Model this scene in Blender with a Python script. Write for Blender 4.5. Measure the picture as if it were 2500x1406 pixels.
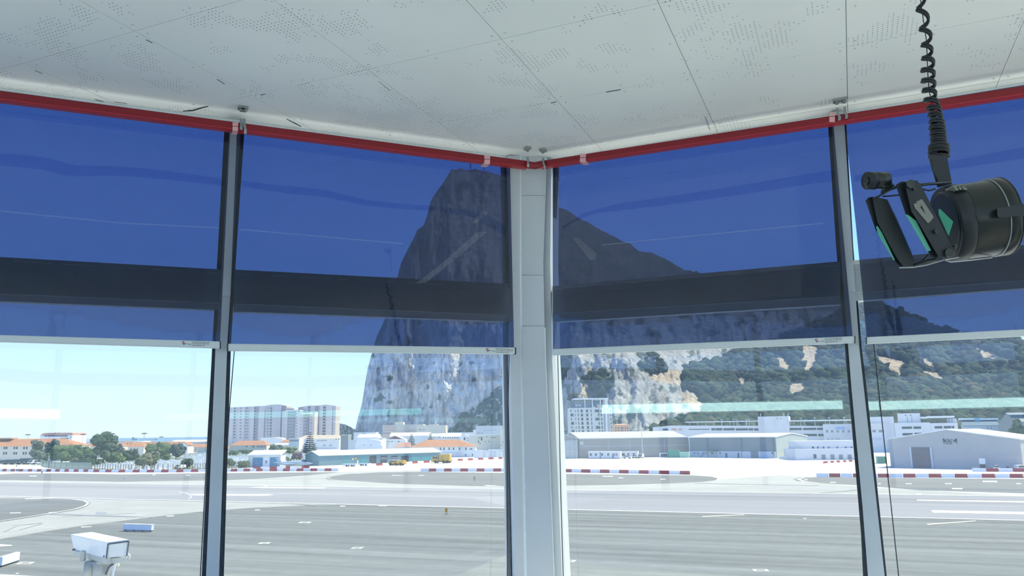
import bpy, bmesh, math, random
import numpy as np
from mathutils import Vector, noise as mnoise

for _o in list(bpy.data.objects):
    bpy.data.objects.remove(_o)
SC = bpy.context.scene
COL = SC.collection
random.seed(7)

# ------------------------------------------------------------------ camera
F = 1900.0                       # focal length in pixels of the 2500x1406 frame
PITCH, ROLL, H = math.radians(10.55), math.radians(0.7), 12.8
fwd = Vector((0, math.cos(PITCH), math.sin(PITCH)))
_r0 = Vector((1, 0, 0)); _u0 = _r0.cross(fwd)
rgt = _r0 * math.cos(ROLL) - _u0 * math.sin(ROLL)
upv = rgt.cross(fwd)
CAM = Vector((0, 0, H))
cd = bpy.data.cameras.new('camera'); cam = bpy.data.objects.new('camera', cd); COL.objects.link(cam)
cd.sensor_width = 36.0; cd.lens = F / 2500.0 * 36.0; cd.clip_start = 0.05; cd.clip_end = 60000
from mathutils import Matrix
cam.matrix_world = Matrix(((rgt.x, upv.x, -fwd.x, 0), (rgt.y, upv.y, -fwd.y, 0), (rgt.z, upv.z, -fwd.z, H), (0, 0, 0, 1)))
SC.camera = cam

# ------------------------------------------------------------------ sky, sun, exposure
SUN_AZ, SUN_EL = math.radians(72), math.radians(57)      # azimuth to the right of the view
SUN_STRENGTH, SKY_STRENGTH = 7.0, 1.0
world = bpy.data.worlds.new('sky'); SC.world = world; world.use_nodes = True
wn = world.node_tree.nodes; wl = world.node_tree.links; wn.clear()
_tc = wn.new('ShaderNodeTexCoord'); _sp = wn.new('ShaderNodeSeparateXYZ'); wl.new(_tc.outputs['Generated'], _sp.inputs[0])
_rp = wn.new('ShaderNodeValToRGB'); wl.new(_sp.outputs['Z'], _rp.inputs[0])
_stops = [(0.0, (1.02, 1.24, 1.26)), (.04, (.98, 1.26, 1.55)), (.10, (.74, 1.16, 2.15)), (.18, (.46, 1.00, 2.40)), (.40, (.27, .66, 1.85)), (.60, (.27, .48, 1.0)), (1.0, (.24, .38, .70))]
_cr = _rp.color_ramp
while len(_cr.elements) < len(_stops): _cr.elements.new(0.5)
for _e, (_p, _c) in zip(_cr.elements, _stops): _e.position = _p; _e.color = (*_c, 1)
_bg = wn.new('ShaderNodeBackground'); _bg.inputs['Strength'].default_value = SKY_STRENGTH
_wo = wn.new('ShaderNodeOutputWorld')
wl.new(_rp.outputs[0], _bg.inputs[0]); wl.new(_bg.outputs[0], _wo.inputs[0])
_sl = bpy.data.lights.new('sun', 'SUN'); _sl.energy = SUN_STRENGTH; _sl.angle = math.radians(0.53); _sl.color = (1.0, 0.89, 0.62)
sun = bpy.data.objects.new('sun', _sl); COL.objects.link(sun)
_sd = Vector((math.sin(SUN_AZ) * math.cos(SUN_EL), math.cos(SUN_AZ) * math.cos(SUN_EL), math.sin(SUN_EL)))
sun.rotation_euler = _sd.to_track_quat('Z', 'Y').to_euler(); sun.location = (30, 10, 60)
SC.view_settings.view_transform = 'Standard'; SC.view_settings.look = 'None'
SC.view_settings.gamma = 1.0; SC.view_settings.use_curve_mapping = False
SC.view_settings.exposure = 0.0
SC.cycles.transparent_max_bounces = 16
SC.cycles.max_bounces = 10; SC.cycles.diffuse_bounces = 6

# ------------------------------------------------------------------ geometry of the view (used to survey real positions)
def ray(px, py):
    return fwd + rgt * ((px - 1250) / F) - upv * ((py - 703) / F)
def gp(px, py, z=0.0):
    d = ray(px, py); return CAM + d * ((z - H) / d.z)
def at_y(px, py, Y):
    d = ray(px, py); return CAM + d * (Y / d.y)
def at_d(px, py, D):             # D = distance along the optical axis
    return CAM + ray(px, py) * D
def hz(px):
    return 1072.2 - 0.01243 * px

# ------------------------------------------------------------------ materials
def lin(c):
    f = lambda v: (v / 255 / 12.92) if v / 255 <= 0.04045 else ((v / 255 + 0.055) / 1.055) ** 2.4
    return (f(c[0]), f(c[1]), f(c[2]))
MATS = {}
def mat(name, col, rough=0.6, metal=0.0, var=0.0, scale=1.0, bump=0.0, spec=0.5, stretch=None, srgb=False):
    if name in MATS: return MATS[name]
    if srgb: col = lin(col)
    m = bpy.data.materials.new(name); m.use_nodes = True
    nt = m.node_tree; b = nt.nodes['Principled BSDF']
    b.inputs['Base Color'].default_value = (*col, 1); b.inputs['Roughness'].default_value = rough
    b.inputs['Metallic'].default_value = metal; b.inputs['Specular IOR Level'].default_value = spec
    if var or bump:
        geo = nt.nodes.new('ShaderNodeNewGeometry'); mp = nt.nodes.new('ShaderNodeMapping')
        nt.links.new(geo.outputs['Position'], mp.inputs[0])
        if stretch:
            mp.inputs['Rotation'].default_value = (0, 0, stretch[0]); mp.inputs['Scale'].default_value = stretch[1]
        nz = nt.nodes.new('ShaderNodeTexNoise'); nz.inputs['Scale'].default_value = scale; nz.inputs['Detail'].default_value = 5
        nt.links.new(mp.outputs[0], nz.inputs[0])
        if var:
            mr = nt.nodes.new('ShaderNodeMapRange'); mr.inputs[1].default_value = 0.3; mr.inputs[2].default_value = 0.7
            mr.inputs[3].default_value = 1 - var; mr.inputs[4].default_value = 1 + var
            nt.links.new(nz.outputs[0], mr.inputs[0])
            mx = nt.nodes.new('ShaderNodeVectorMath'); mx.operation = 'SCALE'; mx.inputs[0].default_value = col
            nt.links.new(mr.outputs[0], mx.inputs['Scale']); nt.links.new(mx.outputs[0], b.inputs['Base Color'])
        if bump:
            bp = nt.nodes.new('ShaderNodeBump'); bp.inputs['Strength'].default_value = bump; bp.inputs['Distance'].default_value = 0.01
            nt.links.new(nz.outputs[0], bp.inputs['Height']); nt.links.new(bp.outputs[0], b.inputs['Normal'])
    MATS[name] = m
    return m

def glass_mat(name, tint, refl, rough=0.0, veil=0.0, trans=False):
    m = bpy.data.materials.new(name); m.use_nodes = True; nt = m.node_tree; nt.nodes.clear()
    out = nt.nodes.new('ShaderNodeOutputMaterial'); tr = nt.nodes.new('ShaderNodeBsdfTransparent'); tr.inputs[0].default_value = (*tint, 1)
    gl = nt.nodes.new('ShaderNodeBsdfGlossy'); gl.inputs['Roughness'].default_value = rough; gl.inputs[0].default_value = (.85, .93, 1, 1) if trans else (1, 1, 1, 1)
    mx = nt.nodes.new('ShaderNodeMixShader')
    lw = nt.nodes.new('ShaderNodeLayerWeight'); lw.inputs[0].default_value = 0.35
    mr = nt.nodes.new('ShaderNodeMapRange'); mr.inputs[3].default_value = refl; mr.inputs[4].default_value = min(1, refl * 6)
    nt.links.new(lw.outputs['Facing'], mr.inputs[0]); nt.links.new(mr.outputs[0], mx.inputs[0])
    nt.links.new(tr.outputs[0], mx.inputs[1]); nt.links.new(gl.outputs[0], mx.inputs[2])
    last = mx
    if veil:
        df = nt.nodes.new('ShaderNodeBsdfTranslucent' if trans else 'ShaderNodeBsdfDiffuse'); df.inputs[0].default_value = (.72, .80, .95, 1) if trans else (.8, .8, .8, 1)
        m2 = nt.nodes.new('ShaderNodeMixShader'); m2.inputs[0].default_value = veil
        nt.links.new(mx.outputs[0], m2.inputs[1]); nt.links.new(df.outputs[0], m2.inputs[2]); last = m2
    nt.links.new(last.outputs[0], out.inputs[0])
    return m
M_GLASS = glass_mat('clear_glass', (0.94, 0.98, 0.97), 0.045)
M_FILM = glass_mat('blue_grey_film', (0.084, 0.114, 0.215), 0.034, 0.03, 0.017, True)
M_REFL_BAND = glass_mat('film_refl_band', (0.72, 0.78, 0.94), 0.01, 0.05)  # dark wavy reflection in the blind, put in as a tinted strip
M_REFL_LINE = glass_mat('film_refl_line', (1, 1, 1), 0.01, 0.1, 0.10)  # thin bright reflection line, put in as a pale strip on the film

M_REFL_STREAK = glass_mat('painted_film_reflection', (1, 1, 1), 0.01, 0.1, 0.055)  # slanted reflection on the blind, put in as pale diffuse patches
M_PAINT = mat('grey_white_paint', (0.56, 0.59, 0.61), 0.45, var=0.05, scale=6, bump=0.15)
M_COLUMN = mat('column_paint', (0.55, 0.575, 0.60), 0.4, var=0.04, scale=3)
M_GASKET = mat('black_gasket', (0.02, 0.03, 0.04), 0.5, var=0.4, scale=40, bump=0.6)
M_TRANSOM = mat('transom_paint', (0.58, 0.60, 0.60), 0.5, var=0.12, scale=5)
M_CHIP = mat('chipped_white_paint', (0.85, 0.85, 0.83), 0.5)
M_BAR = mat('blind_bar_plastic', (0.66, 0.69, 0.67), 0.4)
M_BLACK = mat('black_plastic', (0.012, 0.014, 0.015), 0.4)
M_RED = mat('red_plastic', (0.26, 0.007, 0.016), 0.35)
M_REDLIP = mat('red_plastic_lip', (0.42, 0.016, 0.026), 0.3)
M_CLIP = mat('pink_clear_clip', (0.80, 0.42, 0.42), 0.3)
M_STEEL = mat('zinc_steel', (0.35, 0.38, 0.36), 0.35, metal=0.7)
M_FLOOR = mat('light_floor', (0.74, 0.73, 0.70), 0.6, var=0.05, scale=2)
M_WALL = mat('dado_paint', (0.76, 0.78, 0.78), 0.6)
M_WHITE = mat('white_wall', (0.78, 0.78, 0.76), 0.6)

# ------------------------------------------------------------------ objects
ORG = {}
def link(o, parent=None):
    COL.objects.link(o)
    if parent is not None: o.parent = parent
    return o
def tag(o, label=None, cat=None, group=None, kind=None):
    if label: o['label'] = label
    if cat: o['category'] = cat
    if group: o['group'] = group
    if kind: o['kind'] = kind
    return o
def empty(name, loc=(0, 0, 0), label=None, cat=None, group=None, kind=None):
    o = bpy.data.objects.new(name, None); o.location = loc; link(o); o.empty_display_size = 0.1
    ORG[o] = Vector(loc)
    return tag(o, label, cat, group, kind)
class MB:
    def __init__(s): s.v = []; s.f = []
    def add(s, vs, fs):
        b = len(s.v); s.v += [tuple(v) for v in vs]; s.f += [tuple(i + b for i in f) for f in fs]; return s
    def prism(s, a, b):            # two matching loops
        n = len(a); fs = [tuple(range(n)), tuple(range(2 * n - 1, n - 1, -1))]
        fs += [(i, i + n, (i + 1) % n + n, (i + 1) % n) for i in range(n)]
        return s.add(list(a) + list(b), fs)
    def box(s, c, d, ex=Vector((1, 0, 0)), ey=Vector((0, 1, 0)), ez=Vector((0, 0, 1))):
        c = Vector(c); x, y, z = ex * d[0] / 2, ey * d[1] / 2, ez * d[2] / 2
        return s.prism([c - x - y - z, c + x - y - z, c + x + y - z, c - x + y - z], [c - x - y + z, c + x - y + z, c + x + y + z, c - x + y + z])
    def tube(s, path, r, n=8, caps=True):
        path = [Vector(p) for p in path]; rs = r if isinstance(r, (list, tuple)) else [r] * len(path)
        rings = []; prev = None
        for i, p in enumerate(path):
            t = (path[min(i + 1, len(path) - 1)] - path[max(i - 1, 0)]).normalized()
            a = prev if prev is not None else (Vector((0, 0, 1)) if abs(t.z) < 0.9 else Vector((1, 0, 0)))
            x = (a - t * a.dot(t)).normalized(); prev = x; y = t.cross(x)
            rings.append([p + (x * math.cos(2 * math.pi * k / n) + y * math.sin(2 * math.pi * k / n)) * rs[i] for k in range(n)])
        vs = [v for rg in rings for v in rg]
        fs = [(i * n + k, i * n + (k + 1) % n, (i + 1) * n + (k + 1) % n, (i + 1) * n + k) for i in range(len(path) - 1) for k in range(n)]
        if caps: fs += [tuple(range(n - 1, -1, -1)), tuple(range((len(path) - 1) * n, len(path) * n))]
        return s.add(vs, fs)
    def cyl(s, c, axis, r, h, n=12, r2=None):
        c = Vector(c); a = Vector(axis).normalized()
        return s.tube([c - a * h / 2, c + a * h / 2], [r, r if r2 is None else r2], n)
    def mesh(s, name, m, smooth=False, org=Vector((0, 0, 0))):
        me = bpy.data.meshes.new(name); me.from_pydata([(v[0] - org[0], v[1] - org[1], v[2] - org[2]) for v in s.v], [], s.f)
        me.materials.append(m)
        if smooth: me.polygons.foreach_set('use_smooth', [True] * len(me.polygons))
        me.update(); return me
    def build(s, name, m, parent=None, smooth=False, kind=None):
        if parent is not None:
            org = ORG.get(parent, Vector((0, 0, 0))); loc = Vector((0, 0, 0))
        else:
            a = np.array(s.v); org = Vector(((a[:, 0].min() + a[:, 0].max()) / 2, (a[:, 1].min() + a[:, 1].max()) / 2, a[:, 2].min())); loc = org
        o = bpy.data.objects.new(name, s.mesh(name, m, smooth, org)); o.location = loc; ORG[o] = Vector(org)
        link(o, parent)
        bm = bmesh.new(); bm.from_mesh(o.data); bmesh.ops.recalc_face_normals(bm, faces=bm.faces); bm.to_mesh(o.data); bm.free()
        if kind: o['kind'] = kind
        return o
UNIT = {}
def unit(m):
    if m.name not in UNIT:
        UNIT[m.name] = MB().box((0, 0, 0), (1, 1, 1)).mesh('block_' + m.name, m)
    return UNIT[m.name]
def ubox(name, m, parent, c, d, yaw=0.0):
    o = bpy.data.objects.new(name, unit(m)); o.location = Vector(c) - (ORG.get(parent, Vector((0, 0, 0))) if parent else Vector((0, 0, 0)))
    o.rotation_euler = (0, 0, yaw); o.scale = d; ORG[o] = Vector(c)
    return link(o, parent)
def copy_tree(o, parent=None):
    c = o.copy(); link(c, parent)
    for ch in o.children: copy_tree(ch, c)
    return c
def interp(pts, x):
    if x <= pts[0][0]: a, b = pts[0], pts[1]
    elif x >= pts[-1][0]: a, b = pts[-2], pts[-1]
    else:
        for a, b in zip(pts, pts[1:]):
            if a[0] <= x <= b[0]: break
    return a[1] + (b[1] - a[1]) * (x - a[0]) / (b[0] - a[0])
# ================================================================== THE CONTROL ROOM
HC = 1.45; ZC = H + HC; ZF = H - 1.62; ZS = H - 0.76
_La, _Lb = gp(0, 218, ZC), gp(1240, 385, ZC); _Ra, _Rb = gp(1352, 391, ZC), gp(2500, 205, ZC)
def _meet(a, b, c, d):
    r, s = b - a, d - c; den = r.x * s.y - r.y * s.x
    t = ((c.x - a.x) * s.y - (c.y - a.y) * s.x) / den
    return a + r * t
CORNER = _meet(_La, _Lb, _Ra, _Rb)
class Wall:
    def __init__(s, d):
        s.d = d.normalized(); s.n = Vector((-s.d.y, s.d.x, 0))
        if s.n.y > 0: s.n = -s.n
    def pt(s, px, py, w=0.0):
        d = ray(px, py); return CAM + d * ((w - (CAM - CORNER).dot(s.n)) / d.dot(s.n))
    def prism(s, mb, poly, w, depth):
        a = [s.pt(x, y, w) for x, y in poly]; return mb.prism(a, [p - s.n * depth for p in a])
    def strip(s, mb, left, right, y0, y1, w, depth):
        ys = sorted({y0, y1, *[y for y, _ in left if y0 < y < y1], *[y for y, _ in right if y0 < y < y1]})
        for a, b in zip(ys, ys[1:]):
            s.prism(mb, [(interp(left, a), a), (interp(right, a), a), (interp(right, b), b), (interp(left, b), b)], w, depth)
        return mb
    def hstrip(s, mb, top, bot, xs, w, depth):      # long horizontal strip, edges given as y(x)
        for a, b in zip(xs, xs[1:]):
            s.prism(mb, [(a, interp(top, a)), (b, interp(top, b)), (b, interp(bot, b)), (a, interp(bot, a))], w, depth)
        return mb
WL = Wall(_La - _Lb); WR = Wall(_Rb - _Ra)
SIDE = 3.1; RC = SIDE / (2 * math.sin(math.pi / 8)); CEN = Vector((CORNER.x, CORNER.y - RC, 0))
VX = [Vector((CEN.x - RC * math.sin(k * math.pi / 4), CEN.y + RC * math.cos(k * math.pi / 4), 0)) for k in range(8)]
VX[0] = Vector((CORNER.x, CORNER.y, 0)); VX[1] = VX[0] + WL.d * SIDE; VX[7] = VX[0] + WR.d * SIDE
def zed(v, z): return Vector((v.x, v.y, z))
def grow(k):
    return [CEN + (v - CEN) * k for v in VX]

# ceiling slab and tiles ------------------------------------------------------
M_CEIL = bpy.data.materials.new('painted_perforated_tile'); M_CEIL.use_nodes = True
def _ceil_nodes():
    nt = M_CEIL.node_tree; N = nt.nodes; L = nt.links; b = N['Principled BSDF']; b.inputs['Roughness'].default_value = 0.6
    geo = N.new('ShaderNodeNewGeometry'); mp = N.new('ShaderNodeMapping'); mp.vector_type = 'TEXTURE'
    mp.inputs['Rotation'].default_value = (0, 0, math.radians(-23.2)); L.new(geo.outputs['Position'], mp.inputs[0])
    sc = N.new('ShaderNodeVectorMath'); sc.operation = 'SCALE'; sc.inputs['Scale'].default_value = 1 / 0.0165; L.new(mp.outputs[0], sc.inputs[0])
    fr = N.new('ShaderNodeVectorMath'); fr.operation = 'FRACTION'; L.new(sc.outputs[0], fr.inputs[0])
    sp = N.new('ShaderNodeSeparateXYZ'); L.new(fr.outputs[0], sp.inputs[0])
    def math_(op, a, b_=None):
        m = N.new('ShaderNodeMath'); m.operation = op
        for i, v in enumerate((a, b_)):
            if v is None: continue
            if isinstance(v, (int, float)): m.inputs[i].default_value = v
            else: L.new(v, m.inputs[i])
        return m.outputs[0]
    dx = math_('SUBTRACT', sp.outputs[0], 0.5); dy = math_('SUBTRACT', sp.outputs[1], 0.5)
    d = math_('SQRT', math_('ADD', math_('MULTIPLY', dx, dx), math_('MULTIPLY', dy, dy)))
    hole = math_('LESS_THAN', d, 0.13)
    nz = N.new('ShaderNodeTexNoise'); nz.inputs['Scale'].default_value = 5.5; nz.inputs['Detail'].default_value = 4; L.new(geo.outputs['Position'], nz.inputs[0])
    wn_ = N.new('ShaderNodeTexWhiteNoise'); fl = N.new('ShaderNodeVectorMath'); fl.operation = 'FLOOR'; L.new(sc.outputs[0], fl.inputs[0]); L.new(fl.outputs[0], wn_.inputs[0])
    open_ = math_('GREATER_THAN', math_('ADD', nz.outputs[0], math_('MULTIPLY', wn_.outputs[0], 0.10)), 0.625)
    hole = math_('MULTIPLY', hole, open_)
    n2 = N.new('ShaderNodeTexNoise'); n2.inputs['Scale'].default_value = 1.3; L.new(geo.outputs['Position'], n2.inputs[0])
    mr = N.new('ShaderNodeMapRange'); mr.inputs[1].default_value = .3; mr.inputs[2].default_value = .7; mr.inputs[3].default_value = .95; mr.inputs[4].default_value = 1.04
    L.new(n2.outputs[0], mr.inputs[0])
    vm = N.new('ShaderNodeVectorMath'); vm.operation = 'SCALE'; vm.inputs[0].default_value = (0.86, 0.865, 0.815); L.new(mr.outputs[0], vm.inputs['Scale'])
    mx = N.new('ShaderNodeMix'); mx.data_type = 'RGBA'; L.new(hole, mx.inputs[0]); L.new(vm.outputs[0], mx.inputs[6]); mx.inputs[7].default_value = (.12, .13, .13, 1)
    L.new(mx.outputs[2], b.inputs['Base Color'])
_ceil_nodes()
M_JOINT = mat('ceiling_joint', (0.60, 0.63, 0.62), 0.8)
M_EDGE = mat('ceiling_edge_plaster', (0.82, 0.86, 0.85), 0.6, var=0.05, scale=20, bump=0.3)
ceiling = MB().prism([zed(v, ZC + 0.012) for v in grow(1.0)], [zed(v, ZC + 0.16) for v in grow(1.0)]).build('ceiling', M_JOINT, kind='structure')
def clip_poly(poly, hull):
    out = poly
    for a, b in zip(hull, hull[1:] + hull[:1]):
        inp, out = out, []
        side = lambda p: (b.x - a.x) * (p.y - a.y) - (b.y - a.y) * (p.x - a.x)
        for p, q in zip(inp, inp[1:] + inp[:1]):
            sp, sq = side(p), side(q)
            if sp >= 0: out.append(p)
            if sp * sq < 0: out.append(p + (q - p) * (sp / (sp - sq)))
        if not out: return []
    return out
_a = math.radians(-23.2); e1 = Vector((math.cos(_a), math.sin(_a), 0)); e2 = Vector((-math.sin(_a), math.cos(_a), 0))
P1 = 0.5935; O1 = -0.787 * 1.381; P2 = 0.607; O2 = 1.785 * 1.381
_hull = grow(0.998)
rt = random.Random(3)
for i in range(-9, 10):
    for j in range(-12, 6):
        g = 0.0012
        c = [(O1 + i * P1 + g, O2 + j * P2 + g), (O1 + (i + 1) * P1 - g, O2 + j * P2 + g), (O1 + (i + 1) * P1 - g, O2 + (j + 1) * P2 - g), (O1 + i * P1 + g, O2 + (j + 1) * P2 - g)]
        pl = clip_poly([e1 * a + e2 * b for a, b in c], _hull)
        if len(pl) < 3: continue
        dz = rt.uniform(-0.0006, 0.0006)
        MB().prism([zed(p, ZC + dz) for p in pl], [zed(p, ZC + 0.0125) for p in pl]).build('tile', M_CEIL, ceiling)
M_SCREW = mat('painted_screw', (0.60, 0.63, 0.62), 0.5)
sc_ = MB()
for i in range(-3, 4):
    for j in range(-5, 2):
        for a, b in ((.03, .03), (.03, .3), (.03, .57), (.3, .03), (.3, .57), (.57, .03), (.57, .3), (.57, .57)):
            p = e1 * (O1 + i * P1 + a) + e2 * (O2 + j * P2 + b)
            if len(clip_poly([p, p + e1 * .01, p + e2 * .01], _hull)) == 3:
                sc_.cyl(zed(p, ZC - 0.0006), (0, 0, 1), 0.0042, 0.0025, 8)
sc_.build('screw_heads', M_SCREW, ceiling, kind='stuff')
ck = MB()
M_CRACK = mat('open_joint', (0.03, 0.035, 0.035), 0.9)
for pl, wd in (([(447, 271.5), (470, 270), (490, 264), (508, 260)], 0.006), ([(700, 291), (712, 297), (722, 302), (735, 309)], 0.005), ([(530, 194), (548, 205)], 0.004), ([(357, 97), (372, 105)], 0.004),
               ([(636, 232), (648, 230)], 0.004), ([(1345, 252), (1358, 249)], 0.004), ([(1480, 225), (1515, 219)], 0.005), ([(86, 172), (103, 180)], 0.003), ([(924, 198), (953, 222)], 0.002), ([(1722, 285), (1733, 318)], 0.003), ([(232, 243), (252, 248)], 0.004), ([(280, 249), (310, 253)], 0.003)):
    pts = [gp(x, y, ZC - 0.0012) for x, y in pl]
    ck.tube(pts, [wd * (0.3 if k in (0, len(pts) - 1) else 0.5) for k in range(len(pts))], 6)
ck.build('cracks', M_CRACK, ceiling, kind='stuff')
# plaster edge bead
tb = MB(); hb = grow(0.9985); hi_ = grow(0.9962)
for k in range(8):
    a, b, c, d = hb[k], hb[(k + 1) % 8], hi_[(k + 1) % 8], hi_[k]
    tb.prism([zed(a, ZC - 0.022), zed(b, ZC - 0.022), zed(c, ZC - 0.004), zed(d, ZC - 0.004)], [zed(a, ZC + .01), zed(b, ZC + .01), zed(c, ZC + .01), zed(d, ZC + .01)])
tb.build('trim_1', M_EDGE, kind='structure')
# roof, floor, gallery, shaft
M_ROOF = mat('roof_render', (0.7, 0.7, 0.68), 0.7)
MB().prism([zed(v, ZC + 0.17) for v in grow(1.02)], [zed(v, ZC + 0.45) for v in grow(1.02)]).build('roof', M_ROOF, kind='structure')
MB().prism([zed(v, ZF - 0.2) for v in grow(1.0)], [zed(v, ZF) for v in grow(1.0)]).build('floor', M_FLOOR, kind='structure')
MB().prism([zed(v, ZF - 0.5) for v in grow(1.55)], [zed(v, ZF - 0.21) for v in grow(1.55)]).build('gallery_slab', mat('gallery_concrete', (.68, .68, .66), .8, var=.1, scale=2), kind='structure')
MB().prism([zed(v, 0) for v in grow(0.85)], [zed(v, ZF - 0.5) for v in grow(0.85)]).build('wall_tower_shaft', M_ROOF, kind='structure')
# dado walls; unseen white sills deepened to bounce light onto the ceiling
_c = lambda v: CEN + (v - CEN) * .8
for k in range(8):
    a, b = VX[k], VX[(k + 1) % 8]; n = Vector((b.y - a.y, -(b.x - a.x), 0)).normalized()
    if n.dot(CEN - a) < 0: n = -n
    nm = ['left', 'left_rear', 'rear_left', 'rear', 'rear_right', 'right_rear', 'right_side', 'right'][k]
    MB().prism([zed(a, ZF), zed(b, ZF), zed(b + n * .06, ZF), zed(a + n * .06, ZF)], [zed(a, ZS), zed(b, ZS), zed(b + n * .06, ZS), zed(a + n * .06, ZS)]).build('wall_' + nm, M_WALL, kind='structure')
    MB().prism([zed(a, ZS), zed(b, ZS), zed(_c(b), ZS), zed(_c(a), ZS)], [zed(a, ZS + .03), zed(b, ZS + .03), zed(_c(b), ZS + .03), zed(_c(a), ZS + .03)]).build('trim_%d' % (k + 2), M_WHITE, kind='structure')  # unseen sill, deepened to bounce light onto the ceiling
    if 1 <= k <= 6:
        w = empty('window_%d' % (k + 4), zed((a + b) / 2, ZS), kind='structure')
        MB().prism([zed(a, ZS), zed(b, ZS), zed(b + n * .006, ZS), zed(a + n * .006, ZS)], [zed(a, ZC), zed(b, ZC), zed(b + n * .006, ZC), zed(a + n * .006, ZC)]).build('glass_pane', M_GLASS, w)
        t = MB(); zt = H + 0.74
        t.prism([zed(a, zt - .09), zed(b, zt - .09), zed(b + n * .05, zt - .09), zed(a + n * .05, zt - .09)], [zed(a, zt + .06), zed(b, zt + .06), zed(b + n * .05, zt + .06), zed(a + n * .05, zt + .06)])
        t.build('transom', M_PAINT, w)
        for q in ((0.0, 0.5) if k < 6 else (0.0, 0.5, 1.0)):
            p = a + (b - a) * q; e = (b - a).normalized()
            MB().box(zed(p + n * .02, (ZS + ZC) / 2), (.07, .09, ZC - ZS), e, n).build('mullion', M_PAINT, w)

# ------------------------------------------------------------------ front windows
YB = 1452                                     # frame bottom, just under the picture
ceilL = [(-300, 218 - 300 * .1355), (0, 218), (1240, 385), (1300, 394)]
ceilR = [(1300, 395), (1352, 391), (2500, 205), (2800, 156)]
win = {}
for k, (c, wl_) in enumerate((((250, 700), WL), ((900, 700), WL), ((1700, 700), WR), ((2400, 700), WR))):
    win[k] = empty('window_%d' % (k + 1), wl_.pt(c[0], 1430), kind='structure')
# mullions
def mullion(n, wall, lo, li, ri, ro, ytop):
    root = empty('trim_%d' % n, wall.pt(li[-1][1], 1440, 0), kind='structure')
    wall.strip(MB(), li, ri, ytop, YB, 0.06, 0.10).build('mullion_face', M_PAINT, root)
    wall.strip(MB(), lo, li, ytop, YB, 0.012, 0.05).build('gasket', M_GASKET, root)
    wall.strip(MB(), ri, ro, ytop, YB, 0.012, 0.05).build('gasket', M_GASKET, root)
    return root
LM_lo = [(300, 549), (600, 533), (850, 518.5), (1406, 493)]; LM_ro = [(300, 598), (600, 578), (840, 564), (1406, 546.5)]
LM_li = [(300, 561), (600, 545), (850, 527), (1406, 504)]; LM_ri = [(300, 588), (600, 570), (840, 555), (1406, 534.6)]
mullion(10, WL, LM_lo, LM_li, LM_ri, LM_ro, 296)
RM_lo = [(298, 2021), (600, 2041), (850, 2063), (950, 2074), (1240, 2099), (1406, 2107)]; RM_li = [(298, 2030), (600, 2051), (850, 2071), (950, 2079), (1240, 2106), (1406, 2119)]
RM_ri = [(298, 2061), (600, 2080.5), (850, 2098), (930, 2107), (1406, 2160)]; RM_ro = [(298, 2066), (600, 2083), (850, 2104), (930, 2114), (1406, 2165)]
mullion(11, WR, RM_lo, RM_li, RM_ri, RM_ro, 272)
# corner column
colr = empty('column', zed(VX[0], ZS), kind='structure')
CL_g = [(400, 1231), (880, 1237.7), (1000, 1240.6), (1406, 1248)]; CL_f = [(400, 1243), (640, 1249), (880, 1246.5), (1000, 1249), (1406, 1258)]
CL_b = [(400, 1270), (640, 1269), (1000, 1272), (1406, 1279.6)]; CL_c = [(400, 1272.5), (640, 1273), (880, 1275.5), (1000, 1279.6), (1406, 1288)]
CR_c = [(400, 1335), (640, 1326.5), (880, 1331), (1000, 1336), (1406, 1352)]; CR_f = [(400, 1346), (640, 1343), (880, 1348), (1000, 1354.6), (1406, 1372)]
CR_g = [(400, 1357), (640, 1345.5), (880, 1352), (1000, 1358), (1406, 1376)]
WL.strip(MB(), CL_f, CL_b, 380, YB, 0.05, 0.12).build('flange', M_COLUMN, colr)
WL.strip(MB(), CL_g, CL_f, 380, YB, 0.012, 0.05).build('gasket', M_GASKET, colr)
WR.strip(MB(), CR_c, CR_f, 380, YB, 0.05, 0.12).build('flange', M_COLUMN, colr)
WR.strip(MB(), CR_f, CR_g, 380, YB, 0.012, 0.05).build('gasket', M_GASKET, colr)
class Face(Wall):
    def __init__(s): s.d = Vector((1, 0, 0)); s.n = Vector((0, -1, 0))
WC = Face()
WC.strip(MB(), CL_b, CL_c, 380, YB, 0.105, 0.03).build('corner_bead', M_EDGE, colr)
for y0, y1, w in ((380, 477.3, .098), (478, 671.3, .101), (672, 795.3, .105), (796, YB, .110)):
    WC.strip(MB(), CL_c, CR_c, y0, y1, w, 0.06).build('cover_panel', M_COLUMN, colr)
WC.strip(MB(), CR_c, [(y, x + 2.2) for y, x in CR_c], 800, YB, 0.112, 0.05).build('edge_highlight', M_EDGE, colr)  # highlight along the column edge, put in as a paler strip

# transoms
def yx(*p): return list(p)
def transom(k, wall, top, lip, main, low, xs):
    r = win[k]
    wall.hstrip(MB(), top, lip, xs, 0.02, 0.05).build('upper_bead', M_GASKET if False else M_TRANSOM, r)
    wall.hstrip(MB(), lip, main, xs, 0.045, 0.08).build('transom', M_TRANSOM, r)
    wall.hstrip(MB(), main, low, xs, 0.015, 0.05).build('lower_bead', M_EDGE, r)
    mid1 = [(x, y + 9) for x, y in lip]; mid2 = [(x, y + 13) for x, y in lip]
    wall.hstrip(MB(), mid1, mid2, xs, 0.049, 0.01).build('moulding', M_TRANSOM, r)
    c = MB(); x = xs[0] + 6; rr = random.Random(k)
    while x < xs[-1] - 12:
        ln = rr.uniform(25, 110); x2 = min(x + ln, xs[-1] - 4); th = rr.uniform(1.0, 2.4)
        wall.hstrip(c, [(x, interp(lip, x) - th), (x2, interp(lip, x2) - th * .6)], [(x, interp(lip, x) + .6), (x2, interp(lip, x2) + .6)], [x, x2], 0.0465, 0.004)
        x = x2 + rr.uniform(3, 60)
    c.build('chipped_paint', M_CHIP, r, kind='stuff')
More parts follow.
